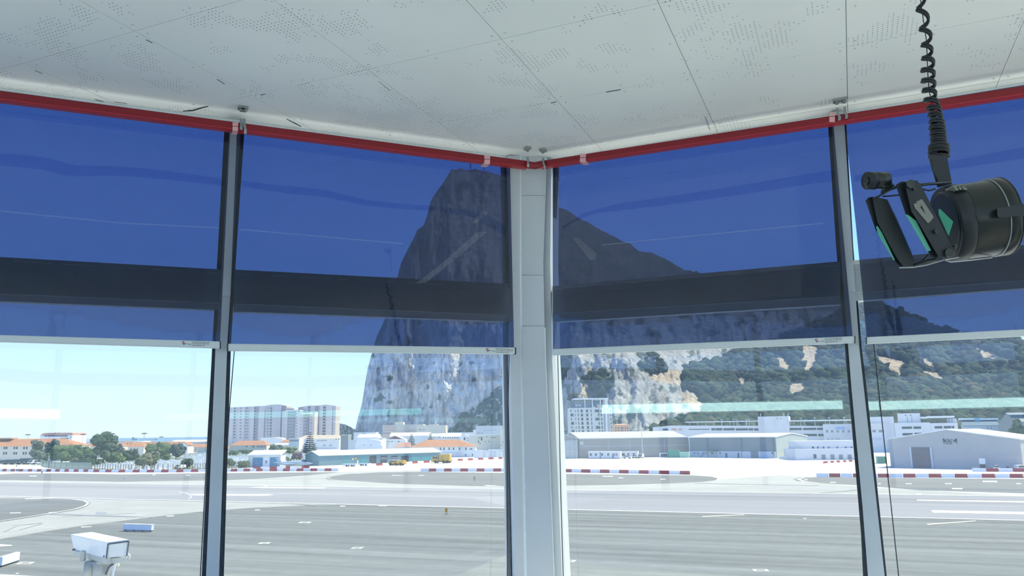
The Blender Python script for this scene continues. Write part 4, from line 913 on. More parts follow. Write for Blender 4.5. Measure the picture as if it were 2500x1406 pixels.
# masts on the summit
M_MAST = mat('mast_steel', (.12, .12, .13), .5)
for px, h0, lb in ((1149, 17, 'left one of two lattice masts on the rock summit'), (1182, 16, 'right one of two lattice masts on the rock summit')):
    b = at_y(px, 417, 1150); t = at_y(px, 417 - h0, 1150); m = MB(); hh = t.z - b.z
    for sx, sy in ((-1, -1), (1, -1), (1, 1), (-1, 1)): m.tube([b + Vector((sx * .9, sy * .9, -4)), b + Vector((sx * .6, sy * .6, hh))], .16, 5)
    for q in range(5): m.box(b + Vector((0, 0, hh * (q + .5) / 5)), (1.7, 1.7, .25))
    m.box(b + Vector((0, 0, hh * .95)), (2.6, 2.6, 1.4)); m.box(b + Vector((0, 0, hh * .6)), (2.4, 2.4, 1.0))
    tag(m.build('lattice_mast', M_MAST), lb, 'mast')
# low hill between the apartments and the cliff
hp_ = [(800, 1058), (815, 1040), (828, 1033), (845, 1037), (860, 1045), (880, 1056)]
vv = []; cc = []
for i in range(40):
    x = 800 + 80 * i / 39; y = interp(hp_, x) + 1.2 * fz(x / 6, 1, 0, 3)
    for j in range(14):
        t = j / 13; E = ray(x, y).z / ray(x, y).y; r = 930 + 60 * t + 6 * fz(x / 8, t * 3, 1, 3); p = ray(x, hz(x)); vv.append((r * p.x / p.y, r, -1 + (H + r * E + 1) * t))
        q = fz(x / 5, t * 6, 3, 3); cc.append((.52, .46, .36, 1) if q < .12 else (.10, .12, .07, 1))
me = bpy.data.meshes.new('hill'); me.from_pydata(vv, [], [(i * 14 + j, (i + 1) * 14 + j, (i + 1) * 14 + j + 1, i * 14 + j + 1) for i in range(39) for j in range(13)])
at = me.color_attributes.new('Cover', 'FLOAT_COLOR', 'POINT'); at.data.foreach_set('color', np.array(cc, dtype=np.float32).ravel()); me.materials.append(M_ROCK); me.update()
hl = bpy.data.objects.new('hill', me); link(hl); hl['kind'] = 'structure'

# ================================================================== BUILDINGS
class Fac:
    """a facade line on the ground from the point seen at (xl) at depth Yl to (xr) at depth Yr"""
    def __init__(s, xl, Yl, xr, Yr):
        a, b = at_y(xl, hz(xl), Yl), at_y(xr, hz(xr), Yr); a.z = b.z = 0
        s.A = a; s.e = (b - a); s.W = s.e.length; s.e.normalize(); s.n = Vector((-s.e.y, s.e.x, 0))     # n points away from the viewer
        s.yaw = math.atan2(s.e.y, s.e.x)
    def P(s, u, z, d=0.0): return s.A + s.e * u + s.n * d + Vector((0, 0, z))
    def uz(s, px, py, d=0.0):
        r = ray(px, py); t = ((s.A + s.n * d - CAM).dot(s.n)) / r.dot(s.n); p = CAM + r * t
        return (p - s.A).dot(s.e), p.z
    def box(s, mb, u0, u1, z0, z1, d0, d1):
        return mb.prism([s.P(u0, z0, d0), s.P(u1, z0, d0), s.P(u1, z0, d1), s.P(u0, z0, d1)], [s.P(u0, z1, d0), s.P(u1, z1, d0), s.P(u1, z1, d1), s.P(u0, z1, d1)])
    def uzp(s, mb, poly, d0, d1): return mb.prism([s.P(u, z, d0) for u, z in poly], [s.P(u, z, d1) for u, z in poly])
    def dzp(s, mb, poly, u0, u1): return mb.prism([s.P(u0, z, d) for d, z in poly], [s.P(u1, z, d) for d, z in poly])
    def part(s, name, m, parent, u0, u1, z0, z1, d0, d1):
        return ubox(name, m, parent, s.P((u0 + u1) / 2, (z0 + z1) / 2, (d0 + d1) / 2), (u1 - u0, d1 - d0, z1 - z0), s.yaw)
    def win(s, parent, m, px, py, wpx, hpx, name='window', d=0.0, out=.12, inn=.1):
        u0, z0 = s.uz(px - wpx / 2, py + hpx / 2, d); u1, _ = s.uz(px + wpx / 2, py + hpx / 2, d); _, z1 = s.uz(px, py - hpx / 2, d)
        return s.part(name, m, parent, u0, u1, max(z0, .02), z1, d - out, d + inn)
    def root(s, name, label, cat, group=None, D=10): return empty(name, s.P(s.W / 2, 0, D / 2), label, cat, group)

def wmat(name, rgb, **k): return mat(name, rgb, .75, var=.04, scale=.25, **k)
M_CREAM = wmat('cream_render', (.66, .61, .52)); M_PINKW = wmat('pinkish_render', (.66, .52, .46)); M_WHT = wmat('white_render', (.74, .75, .76)); M_GREYW = wmat('pale_grey_render', (.58, .61, .66))
M_TILE = mat('orange_roof_tiles', (.46, .22, .13), .8, var=.15, scale=.6); M_TILE2 = mat('pink_roof_tiles', (.52, .30, .25), .8, var=.1, scale=.6)
M_WROOF = mat('white_metal_roof', (.78, .79, .80), .6, var=.04, scale=.2); M_GROOF = mat('pale_grey_metal_roof', (.55, .57, .57), .6, var=.05, scale=.2)
M_TEAL = mat('teal_cladding', (.145, .27, .31), .6, var=.06, scale=.3); M_TEALD = mat('teal_roller_door', (.07, .30, .33), .5, var=.06, scale=.5); M_DARKO = mat('dark_opening', (.05, .06, .08), .7)
M_WIN = mat('dark_window_glass', (.06, .075, .10), .15); M_WIN2 = mat('grey_window', (.10, .115, .15), .3)
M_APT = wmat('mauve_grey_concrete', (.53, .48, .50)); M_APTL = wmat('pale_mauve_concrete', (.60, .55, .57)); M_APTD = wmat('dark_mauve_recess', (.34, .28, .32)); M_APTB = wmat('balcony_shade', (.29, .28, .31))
M_HANG = wmat('grey_hangar_cladding', (.37, .35, .33)); M_HANGB = wmat('blue_grey_cladding', (.245, .265, .285)); M_HANGR = wmat('pale_blue_cladding', (.45, .43, .43)); M_TERM = wmat('terminal_panel', (.72, .70, .70)); M_SHUT = mat('brown_shutter', (.17, .15, .17), .6, var=.1, scale=.3)
M_BLUED = mat('blue_door', (.05, .22, .36), .5); M_GREENC = mat('green_container', (.08, .32, .24), .5); M_MINT = mat('mint_container', (.32, .58, .47), .5); M_DRED = mat('dark_red_sheet', (.22, .06, .07), .6)
M_BLUER = mat('steel_blue_roof', (.10, .17, .26), .6)

def flat_roof(f, root, u0, u1, z, d0, d1, wm, rm=None, z0=0, par=.5, name='wall'):
    m = MB(); f.box(m, u0, u1, z0, z, d0, d1); w = m.build(name, wm, root)
    if rm: m = MB(); f.box(m, u0 - .1, u1 + .1, z + .003, z + par, d0 - .1, d1 + .1); m.build('roof', rm, root)
    return w
def side_roof(f, root, u0, u1, ze, zr, d0, d1, wm, rm, h0=0, h1=0, ov=.4, z0=0):
    """ridge parallel to the facade; h0,h1 > 0 hip the ends"""
    dm = (d0 + d1) / 2; m = MB()
    if h0 or h1: f.box(m, u0, u1, z0, ze, d0, d1)
    else: f.dzp(m, [(d0, z0), (d1, z0), (d1, ze), (dm, zr - .05), (d0, ze)], u0, u1)
    m.build('wall', wm, root)
    P = f.P; k = ov * (zr - ze) / max(.1, (d1 - d0) / 2)
    if h0 or h1:
        e = [P(u0 - ov, ze - k + .2, d0 - ov), P(u1 + ov, ze - k + .2, d0 - ov), P(u1 + ov, ze - k + .2, d1 + ov), P(u0 - ov, ze - k + .2, d1 + ov)]; r = [P(u0 + h0, zr, dm), P(u1 - h1, zr, dm)]
        MB().add(e + r, [(0, 1, 5, 4), (1, 2, 5), (2, 3, 4, 5), (3, 0, 4), (3, 2, 1, 0)]).build('roof', rm, root)
    else:
        m = MB()
        f.dzp(m, [(d0 - ov, ze - k), (dm, zr), (dm, zr + .25), (d0 - ov, ze - k + .25)], u0 - ov, u1 + ov); m.build('roof', rm, root)
        m = MB(); f.dzp(m, [(d1 + ov, ze - k), (dm + .01, zr), (dm + .01, zr + .25), (d1 + ov, ze - k + .25)], u0 - ov, u1 + ov); m.build('roof', rm, root)
def front_roof(f, root, u0, u1, ze, zr, d0, d1, wm, rm, um=None, ov=.4, ze1=None, z0=0):
    """gable towards the viewer, ridge running away"""
    um = (u0 + u1) / 2 if um is None else um; ze1 = ze if ze1 is None else ze1
    m = MB(); f.uzp(m, [(u0, z0), (u1, z0), (u1, ze1), (um, zr - .05), (u0, ze)], d0, d1); m.build('wall', wm, root)
    k0 = ov * (zr - ze) / (um - u0); k1 = ov * (zr - ze1) / (u1 - um)
    m = MB(); f.uzp(m, [(u0 - ov, ze - k0), (um, zr), (um, zr + .3), (u0 - ov, ze - k0 + .3)], d0 - ov, d1 + ov); m.build('roof', rm, root)
    m = MB(); f.uzp(m, [(um + .01, zr), (u1 + ov, ze1 - k1), (u1 + ov, ze1 - k1 + .3), (um + .01, zr + .3)], d0 - ov, d1 + ov); m.build('roof', rm, root)
def Z(f, px, py, d=0.0): return f.uz(px, py, d)[1]
def U(f, px, py=1060, d=0.0): return f.uz(px, py, d)[0]

# ---- left: barracks-like house with an orange hip roof -----------------------
f = Fac(-90, 455, 186, 455); r = f.root('barracks_building', 'long cream two-storey building with an orange hip roof at the far left', 'building', D=16)
side_roof(f, r, 0, f.W, Z(f, 60, 1089), Z(f, 60, 1071.3, 8), 0, 16, M_CREAM, M_TILE, 9, 11)
for y, xs in ((1093.5, (10.5, 16, 35, 41, 58.5, 65)), (1106.5, (9, 15, 34, 39.5, 57, 63))):
    for x in xs: f.win(r, M_WIN, x, y, 3.6, 6.0)
for x, y in ((-14, 1093.5), (-20, 1093.5), (-16, 1106.5), (170, 1091), (72, 1106)): f.win(r, M_WIN, x, y, 3.2, 6.0)
m = MB(); f.box(m, U(f, -20), U(f, 16), Z(f, 0, 1072, 8) , Z(f, 0, 1069, 8), 5, 11); m.build('ridge_box', M_TILE2, r)
# ---- pink-roofed block behind it
f = Fac(97, 600, 176, 600); r = f.root('office_block', 'white block with a pink curved roof behind the orange-roofed building', 'building', D=20)
m = MB(); f.box(m, 0, f.W, 0, Z(f, 130, 1063), 0, 20); m.build('wall', M_WHT, r)
zt = Z(f, 130, 1063); u1 = f.W; zr = Z(f, 130, 1056.5)
m = MB(); f.uzp(m, [(0, zt), (u1, zt), (u1, zr - .6), (u1 - 1.5, zr), (3, zr), (1, zr - 1)], 0.2, 20); m.build('roof', M_TILE2, r)
for k in range(7): f.win(r, M_WIN2, 112 + 8.2 * k, 1064.2, 7.4, 3.2)
for k in range(3): f.win(r, M_WIN, 150 + 7 * k, 1070.6, 6, 3)
for x, y in ((172.5, 1067.3), (172, 1075), (135, 1056.8), (143, 1056.8)): f.win(r, M_WIN, x, y, 2.4 if y > 1060 else 4, 2.6 if y > 1060 else 1.4, d=0 if y > 1060 else .3)
# ---- sail-roofed hall, long low orange roofs, gabled house, cream house, warehouses
f = Fac(196, 800, 232, 800); r = f.root('sail_roof_hall', 'white hall with a swooping sail-like roof behind the big round tree', 'building', D=14)
m = MB(); f.box(m, 0, f.W, 0, Z(f, 210, 1078.5), 0, 14); m.build('wall', M_GREYW, r)
za, zb, zc = Z(f, 202, 1071.5), Z(f, 215, 1078), Z(f, 232, 1071)
m = MB(); uu = [0, .12, .3, .5, .75, 1]; zz = [za, za - .9, (za + zb) / 2 - 1.0, zb, zb + .5, zc]; m.prism([f.P(f.W * a, b, 0) for a, b in zip(uu, zz)] + [f.P(f.W, zc + .4, 0), f.P(0, za + .4, 0)], [f.P(f.W * a, b, 14) for a, b in zip(uu, zz)] + [f.P(f.W, zc + .4, 14), f.P(0, za + .4, 14)]); m.build('roof', M_WROOF, r)
f = Fac(176, 520, 296, 520); r = f.root('bungalow', 'low cream bungalow with an orange roof showing behind the trees', 'building', D=10)
side_roof(f, r, 0, f.W, Z(f, 220, 1090), Z(f, 220, 1083, 5), 0, 10, M_CREAM, M_TILE, 3, 3)
f = Fac(290, 560, 352, 560); r = f.root('bungalow', 'cream house with a stepped orange roof behind the small round tree', 'building', D=11)
side_roof(f, r, 0, f.W, Z(f, 320, 1090.5), Z(f, 320, 1079.5, 5.5), 0, 11, M_CREAM, M_TILE, 2, 4)
for x in (319.5, 327.5, 335.5): f.win(r, M_WIN, x, 1096, 2, 4.4)
for x in (308, 316): f.part('chimney', M_TILE2, r, U(f, x), U(f, x + 1.6), Z(f, x, 1086, 3), Z(f, x, 1079.5, 3), 3, 4)
f = Fac(340, 700, 446, 700); r = f.root('long_house', 'long low house with a plain orange roof behind the hedge-like trees', 'building', D=12)
side_roof(f, r, 0, f.W, Z(f, 400, 1092), Z(f, 400, 1079, 6), 0, 12, M_CREAM, M_TILE, 0, 0)
f = Fac(438, 640, 460, 640); r = f.root('gabled_house', 'small white house with a pointed gable facing the airfield', 'building', D=12)
front_roof(f, r, 0, f.W, Z(f, 438, 1087), Z(f, 448, 1079.8), 0, 12, M_WHT, M_TILE, z0=0)
for y, h in ((1095, 7), (1106, 5.5)): f.win(r, M_WIN, 446.5, y, 2.3, h)
f = Fac(463, 668, 486, 668); r = f.root('annex', 'pinkish annex with an orange roof beside the gabled white house', 'building', D=10)
side_roof(f, r, 0, f.W, Z(f, 470, 1091.5), Z(f, 470, 1085, 5), 0, 10, M_PINKW, M_TILE)
for x in (466, 470.5, 478): f.win(r, M_WIN, x, 1097, 2, 5)
f = Fac(484, 640, 528, 640); r = f.root('cream_house', 'cream house with an orange roof just left of the left mullion', 'building', D=12)
side_roof(f, r, 0, f.W, Z(f, 495, 1091.5), Z(f, 495, 1083.5, 6), 0, 12, M_CREAM, M_TILE, 0, 2)
f = Fac(418, 900, 540, 900); r = f.root('warehouse', 'long low pale warehouse with a white roof on the left horizon', 'building', D=24)
side_roof(f, r, 0, f.W, Z(f, 450, 1079), Z(f, 450, 1074.3, 12), 0, 24, M_HANGR, M_WROOF)
f = Fac(299, 850, 348, 850); r = f.root('warehouse', 'white flat-topped warehouse behind the stepped orange roof', 'building', D=20)
flat_roof(f, r, 0, f.W, Z(f, 320, 1078), 0, 20, M_WHT, M_WROOF)
f = Fac(278, 780, 320, 780); r = f.root('shed_row', 'grey-brown roofed shed row between the big tree and the orange roofs', 'building', D=14)
side_roof(f, r, 0, f.W, Z(f, 290, 1080), Z(f, 290, 1077, 7), 0, 14, M_GREYW, mat('brown_grey_roof', (.27, .23, .22), .8))

# ---- apartment blocks ------------------------------------------------------
def apt(x0, x1, Y, top, base_m, D, label, bays, rows, ycol):
    f = Fac(x0, Y, x1, Y); r = f.root('apartment_block', label, 'building', None, D)
    pts = [(U(f, x), Z(f, x, y)) for x, y in top]
    m = MB(); f.uzp(m, [(0, 0), (f.W, 0)] + [(f.W, pts[-1][1])] + pts[::-1][1:-1] + [(0, pts[0][1])], 0, D); m.build('wall', base_m, r)
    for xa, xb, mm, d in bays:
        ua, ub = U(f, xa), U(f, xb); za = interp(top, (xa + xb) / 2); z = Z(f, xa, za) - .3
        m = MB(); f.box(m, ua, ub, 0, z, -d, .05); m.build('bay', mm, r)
    for x, w, h, mm, d, name in ycol:
        for k in range(rows[2]):
            y = rows[0] + k * (rows[1] - rows[0]) / (rows[2] - 1)
            xx = x - .019 * (y - rows[0]) * (1 if x < 700 else 1.2)
            f.win(r, mm, xx, y, w, h, name, d=-d)
    return f, r
A8 = lambda a: 540 + a / 8.333
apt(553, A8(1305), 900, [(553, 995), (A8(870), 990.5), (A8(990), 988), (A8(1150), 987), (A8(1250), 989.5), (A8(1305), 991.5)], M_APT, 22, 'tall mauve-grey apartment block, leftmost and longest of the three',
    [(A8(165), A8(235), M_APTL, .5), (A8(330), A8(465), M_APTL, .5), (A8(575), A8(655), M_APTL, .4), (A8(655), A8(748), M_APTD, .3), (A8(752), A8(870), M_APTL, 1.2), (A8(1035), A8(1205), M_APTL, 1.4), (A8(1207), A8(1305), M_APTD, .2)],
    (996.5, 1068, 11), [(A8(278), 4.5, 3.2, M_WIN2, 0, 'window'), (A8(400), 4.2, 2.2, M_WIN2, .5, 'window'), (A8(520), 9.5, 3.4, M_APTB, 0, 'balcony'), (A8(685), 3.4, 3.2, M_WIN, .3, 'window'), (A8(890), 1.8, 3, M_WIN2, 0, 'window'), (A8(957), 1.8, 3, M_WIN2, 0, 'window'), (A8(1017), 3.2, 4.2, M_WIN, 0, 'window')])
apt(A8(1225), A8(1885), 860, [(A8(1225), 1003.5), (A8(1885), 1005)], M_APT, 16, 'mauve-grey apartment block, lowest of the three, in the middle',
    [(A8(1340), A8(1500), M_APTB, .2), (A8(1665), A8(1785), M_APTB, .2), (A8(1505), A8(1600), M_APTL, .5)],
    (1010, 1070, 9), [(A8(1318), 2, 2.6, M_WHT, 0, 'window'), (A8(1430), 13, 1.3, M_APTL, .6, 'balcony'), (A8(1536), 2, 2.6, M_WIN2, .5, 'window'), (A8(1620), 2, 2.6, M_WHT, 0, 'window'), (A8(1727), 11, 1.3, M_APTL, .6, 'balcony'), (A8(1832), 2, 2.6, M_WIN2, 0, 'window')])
f = Fac(A8(1280), 866, A8(1590), 866); r = f.root('rooftop_shelter', 'thin white rooftop slab between the apartment towers', 'roof', None, 12)
m = MB(); f.box(m, 0, f.W, Z(f, 710, 1003.4), Z(f, 710, 1001.0), 0, 12); m.build('roof_slab', M_WROOF, r); m = MB(); f.box(m, .5, 8, Z(f, 702, 1000.9), Z(f, 702, 996.5), 4, 9); m.build('plant_room', M_APTD, r)
f = Fac(A8(1590), 850, A8(1810), 850); r = f.root('rooftop_shelter', 'thin white rooftop slab in front of the right apartment tower', 'roof', None, 8)
m = MB(); f.box(m, 0, f.W, Z(f, 740, 1010.5), Z(f, 740, 1007.3), 0, 8); m.build('roof_slab', M_WROOF, r)
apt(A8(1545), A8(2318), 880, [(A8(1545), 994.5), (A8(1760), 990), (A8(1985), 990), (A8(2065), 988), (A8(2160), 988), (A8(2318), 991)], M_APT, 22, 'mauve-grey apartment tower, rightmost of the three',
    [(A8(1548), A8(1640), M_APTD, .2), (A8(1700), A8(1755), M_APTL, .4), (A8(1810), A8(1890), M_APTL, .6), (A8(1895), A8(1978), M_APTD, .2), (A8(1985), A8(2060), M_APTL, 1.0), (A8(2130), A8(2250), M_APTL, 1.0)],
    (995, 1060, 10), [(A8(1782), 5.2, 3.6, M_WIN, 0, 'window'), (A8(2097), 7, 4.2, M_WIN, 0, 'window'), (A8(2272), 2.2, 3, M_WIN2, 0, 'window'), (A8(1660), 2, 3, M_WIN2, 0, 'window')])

# ---- houses below the apartments ---------------------------------------------
f = Fac(562, 700, 652, 700); r = f.root('long_house', 'cream house with an orange hip roof below the apartment blocks', 'building', D=14)
side_roof(f, r, 0, f.W, Z(f, 600, 1087), Z(f, 600, 1075.8, 7), 0, 14, M_CREAM, M_TILE, 6, 5)
for x in (602.5, 616.5, 620, 628, 632, 637, 640.5, 645.5): f.win(r, M_WIN, x, 1090, 2, 5)
f = Fac(540, 730, 566, 730); r = f.root('bungalow', 'small low building with an orange roof at the foot of the left mullion', 'building', D=10)
side_roof(f, r, 0, f.W, Z(f, 556, 1096), Z(f, 556, 1088, 5), 0, 10, M_CREAM, M_TILE)
f = Fac(650, 725, 668, 725); r = f.root('bungalow', 'tiny orange-roofed house right of the cream hip-roofed house', 'building', D=9)
side_roof(f, r, 0, f.W, Z(f, 658, 1094), Z(f, 658, 1086, 4.5), 0, 9, M_PINKW, M_TILE)
f = Fac(636, 810, 689, 810); r = f.root('flat_hall', 'plain white hall with a shallow roof before the apartment blocks', 'building', D=14)
front_roof(f, r, 0, f.W, Z(f, 636, 1069.5), Z(f, 672, 1067.8), 0, 14, M_WHT, M_WROOF, U(f, 672), ze1=Z(f, 689, 1070.5))
f = Fac(688, 770, 708, 770); r = f.root('bungalow', 'white-edged orange roof between the white hall and the school', 'building', D=12)
side_roof(f, r, 0, f.W, Z(f, 697, 1079.5), Z(f, 697, 1074, 6), 0, 12, M_WHT, M_TILE)
f = Fac(673, 745, 706, 745); r = f.root('low_shed', 'low white-roofed shed in front of the white school', 'building', D=10)
side_roof(f, r, 0, f.W, Z(f, 690, 1086), Z(f, 690, 1082.5, 5), 0, 10, M_GREYW, M_WROOF)
f = Fac(706, 690, 731, 690); r = f.root('school_wing', 'white wing with a row of square dark windows left of the conifer', 'building', D=14)
flat_roof(f, r, 0, f.W, Z(f, 715, 1072), 0, 14, M_WHT, M_WROOF)
for k in range(5): f.win(r, M_WIN, 708.6 + 4.6 * k, 1075.5, 2.6, 4.2)
f = Fac(722, 740, 829, 740); r = f.root('school_building', 'long white school with a pale tan roof behind the conifer', 'building', D=16)
side_roof(f, r, 0, f.W, Z(f, 770, 1071.5), Z(f, 770, 1062, 8), 0, 16, M_WHT, mat('tan_roof', (.56, .47, .40), .8, var=.05, scale=.3), 8, 3)
for k in range(5): f.win(r, M_WIN2, 776 + 5 * k, 1075.5, 2, 3)
for x, y in ((820.5, 1071.5), (827, 1071.5), (792, 1087), (807, 1087)): f.win(r, M_WIN, x, y, 2.6 if y < 1080 else 6, 2.4 if y < 1080 else 1.6)
f = Fac(832, 612, 872, 612); r = f.root('blue_grey_store', 'blue-grey gabled store beside the small brushy tree', 'building', D=12)
front_roof(f, r, 0, f.W, Z(f, 832, 1062.5), Z(f, 852, 1064), 0, 12, M_HANGB, M_GROOF, ze1=Z(f, 872, 1078)) if False else flat_roof(f, r, 0, f.W * .45, Z(f, 832, 1063), 0, 12, M_HANGB, M_GROOF)
flat_roof(f, r, f.W * .46, f.W, Z(f, 860, 1076), 0, 12, M_GREYW, M_GROOF, name='wall')
f = Fac(863, 640, 917, 640); r = f.root('town_house', 'white flat-roofed block at the left foot of the cliff', 'building', D=14)
flat_roof(f, r, 0, f.W, Z(f, 880, 1057), 0, 14, M_WHT, M_WROOF)
for x in (885, 890): f.win(r, M_WIN, x, 1058.5, 2, 2)
f = Fac(873, 560, 933, 560); r = f.root('gym_hall', 'long white hall with a shallow gable end on its right', 'building', D=18)
side_roof(f, r, 0, f.W * .8, Z(f, 890, 1068), Z(f, 890, 1060.5, 9), 0, 18, M_WHT, M_WROOF)
f2 = f; m = MB(); f.box(m, f.W * .81, f.W, 0, Z(f, 928, 1070), 0, 18); m.build('wall', M_GREYW, r)
f = Fac(868, 500, 932, 500); r = f.root('dome_hall', 'white hall with a rounded pale roof above the teal building', 'building', D=14)
m = MB(); f.box(m, 0, f.W, 0, Z(f, 900, 1085), 0, 14); m.build('wall', M_WHT, r)
za, zb = Z(f, 900, 1085), Z(f, 900, 1072.5)
m = MB(); f.uzp(m, [(f.W * (.5 - .5 * math.cos(t)), za + (zb - za) * math.sin(t) ** .6) for t in np.linspace(0, math.pi, 13)], 0, 14); m.build('roof', M_WROOF, r)
for x in (889, 905): f.win(r, M_WIN2, x, 1071.5 + 15, 2, 2)
f = Fac(917, 470, 934, 470); r = f.root('small_kiosk', 'little round-topped white kiosk left of the small pink roof', 'kiosk', D=6)
m = MB(); f.box(m, 0, f.W, 0, Z(f, 925, 1090), 0, 6); m.build('wall', M_WHT, r)
za, zb = Z(f, 925, 1090), Z(f, 925, 1084.5); m = MB(); f.uzp(m, [(f.W * (.5 - .5 * math.cos(t)), za + (zb - za) * math.sin(t)) for t in np.linspace(0, math.pi, 9)], 0, 6); m.build('roof', M_WROOF, r)
# big cream block
f = Fac(933.5, 720, 1033, 720); r = f.root('cream_block', 'large cream flat-roofed block with a tower at the foot of the cliff', 'building', D=22)
flat_roof(f, r, 0, U(f, 967), Z(f, 950, 1037.7), 0, 22, M_PINKW); flat_roof(f, r, U(f, 967.2), f.W, Z(f, 1000, 1036), -1, 22, M_CREAM); flat_roof(f, r, U(f, 961.5), U(f, 983), Z(f, 970, 1030.3), 3, 14, M_CREAM)
for y in (1043, 1050): 
    for k in range(7): f.win(r, M_WIN2, 938 + 4 * k, y, 1.3, 1.5)
for k in range(8): f.win(r, M_WIN2, 936 + 4 * k, 1057.5, 2.2, 2.4)
f.part('cornice', M_PINKW, r, U(f, 967), f.W, Z(f, 1000, 1051.5), Z(f, 1000, 1050.6), -1.3, -1)
f.part('cornice', M_PINKW, r, U(f, 967), f.W, Z(f, 1000, 1054.5), Z(f, 1000, 1053.8), -1.3, -1)
f = Fac(1017, 695, 1088, 695); r = f.root('cream_block', 'smaller cream block with wide eaves joined to the right of the cream tower block', 'building', D=20)
flat_roof(f, r, 0, f.W, Z(f, 1050, 1040), 0, 20, M_CREAM, M_CREAM, par=.6); flat_roof(f, r, U(f, 1046), U(f, 1067), Z(f, 1050, 1036), 4, 14, M_CREAM)
for x in (1023, 1027.5, 1035): f.win(r, M_WIN2, x, 1048.5, 1.8, 3.4)
# mid-town white roofs
def low(name, label, x0, x1, Y, ye, yr, D=14, wm=M_WHT, rm=M_WROOF, wins=(), kind='side', hip=0):
    f = Fac(x0, Y, x1, Y); r = f.root(name, label, 'building', D=D); xm = (x0 + x1) / 2
    if kind == 'side': side_roof(f, r, 0, f.W, Z(f, xm, ye), Z(f, xm, yr, D / 2), 0, D, wm, rm, hip, hip)
    elif kind == 'front': front_roof(f, r, 0, f.W, Z(f, x0, ye), Z(f, xm, yr), 0, D, wm, rm)
    else: flat_roof(f, r, 0, f.W, Z(f, xm, yr), 0, D, wm, rm)
    for x, y, w, h in wins: f.win(r, M_WIN, x, y, w, h)
    return f, r
f, r = low('gabled_hall', 'white hall with a dark red gable front below the cream block', 944, 985, 600, 1073, 1064, 14, M_WHT, M_WROOF, [(984, 1071.5, 2, 3)], 'front')
m = MB(); f.uzp(m, [(U(f, 947), Z(f, 947, 1071.5)), (U(f, 980.5), Z(f, 980, 1071.5)), (U(f, 980.5), Z(f, 980, 1069.4)), (U(f, 964), Z(f, 964, 1064.8)), (U(f, 947), Z(f, 947, 1069.4))], -.2, 0); m.build('gable_sheet', M_DRED, r)
low('town_house', 'low white house under the dark red gable', 935, 990, 580, 1079, 1075, 10, M_WHT, M_WROOF, [(949, 1078, 4, 1.6), (957, 1078, 4, 1.6), (973, 1078, 5, 2)], 'flat')
low('town_hall', 'long white roof stretching behind the two conifers', 952, 1048, 660, 1064, 1056.5, 18, M_WHT, M_WROOF)
low('town_hall', 'pale grey-roofed hall right of the second conifer', 1046, 1092, 640, 1066, 1058.5, 16, M_GREYW, M_GROOF, [(1072, 1066.5, 4, 2.4), (1060, 1067, 2, 3)])
low('arcaded_hall', 'white hall with a row of small windows under its eaves', 1078, 1124, 600, 1066, 1058, 14, M_WHT, M_WROOF, [(1082.5 + 5.7 * k, 1068.8, 2, 3) for k in range(7)])
low('gabled_house', 'white gabled house at the right end of the arcaded hall', 1124.6, 1145, 590, 1066, 1060.5, 12, M_WHT, M_WROOF, [(1134, 1071, 4, 6), (1142, 1070, 2, 2.4), (1142, 1075, 2, 2.4)], 'front')
low('terrace', 'white low terrace behind the arcaded hall, its flat roof catching the sun', 1092, 1160, 680, 1060, 1057, 12, M_WHT, M_WROOF, (), 'flat')
low('grey_block', 'pale blue-grey block with a sloping right shoulder left of the column', 1162, 1226, 640, 1058, 1040.5, 16, M_GREYW, M_GROOF, [(1183, 1050, 1.6, 1.8), (1187.5, 1050, 1.2, 1.6), (1192, 1050, 1.2, 1.6), (1197, 1050, 1.2, 1.6), (1203, 1050, 1.2, 1.6), (1208.5, 1050, 1.4, 1.8), (1169, 1057, 3, 1.4), (1177, 1057, 2, 1.4)], 'flat')
low('grey_block', 'low white step left of the pale blue-grey block', 1155, 1161.5, 636, 1058, 1050.5, 10, M_WHT, M_WROOF, (), 'flat')
low('cream_house', 'cream two-storey house with scattered small windows left of the column', 1145, 1222, 560, 1066, 1062.5, 14, M_CREAM, M_WROOF, [(1170, 1069, 2.4, 2.6), (1168, 1078, 2.4, 5), (1176, 1071, 3.5, 9), (1172, 1082, 2, 2.6), (1184.5, 1077.5, 2, 2.2), (1193.5, 1077.5, 2, 2.2), (1205, 1068, 12, 1.2), (1188, 1066.5, 5, 1)], 'flat')
low('cream_tower_house', 'taller cream house pressed against the corner column', 1221, 1262, 550, 1050, 1047.5, 14, M_CREAM, M_CREAM, [(1234, 1060.8, 2.6, 3.4), (1239.5, 1064, 1.6, 3), (1228.5, 1079, 3, 5), (1238.5, 1079, 3, 5), (1224, 1086, 2, 2.2)], 'flat')
# orange hip-roofed building
f = Fac(1003, 440, 1160, 440); r = f.root('barracks_building', 'white building with a long orange hip roof behind the teal garages', 'building', D=18)
side_roof(f, r, 0, f.W, Z(f, 1080, 1089.8), Z(f, 1080, 1073, 9), 0, 18, M_WHT, M_TILE, 8, 10, ov=.8)
for x in (1075.5, 1084, 1096.5, 1107.5, 1122, 1137.5): f.win(r, M_WIN2, x, 1095.5, 3, 6)
f.win(r, M_WIN2, 1150, 1096, 6, 3); f.win(r, M_WIN2, 1137, 1111, 2.6, 6); f.win(r, M_WIN2, 1153.5, 1110.5, 2.6, 6)
f.part('grey_base', M_GREYW, r, U(f, 1075), U(f, 1128), .02, Z(f, 1100, 1104.5), -.3, 0)
m = MB(); 
for k in range(5): m.tube([f.P(U(f, 1117 + 3 * k), .1, -1.5), f.P(U(f, 1117 + 3 * k), Z(f, 1117, 1112 - 3.5 * k), -1.5)], .12, 5)
m.tube([f.P(U(f, 1115), .1, -1.5), f.P(U(f, 1132), Z(f, 1132, 1094), -1.5)], .2, 5); m.build('stair', M_GREYW, r, kind='stuff')
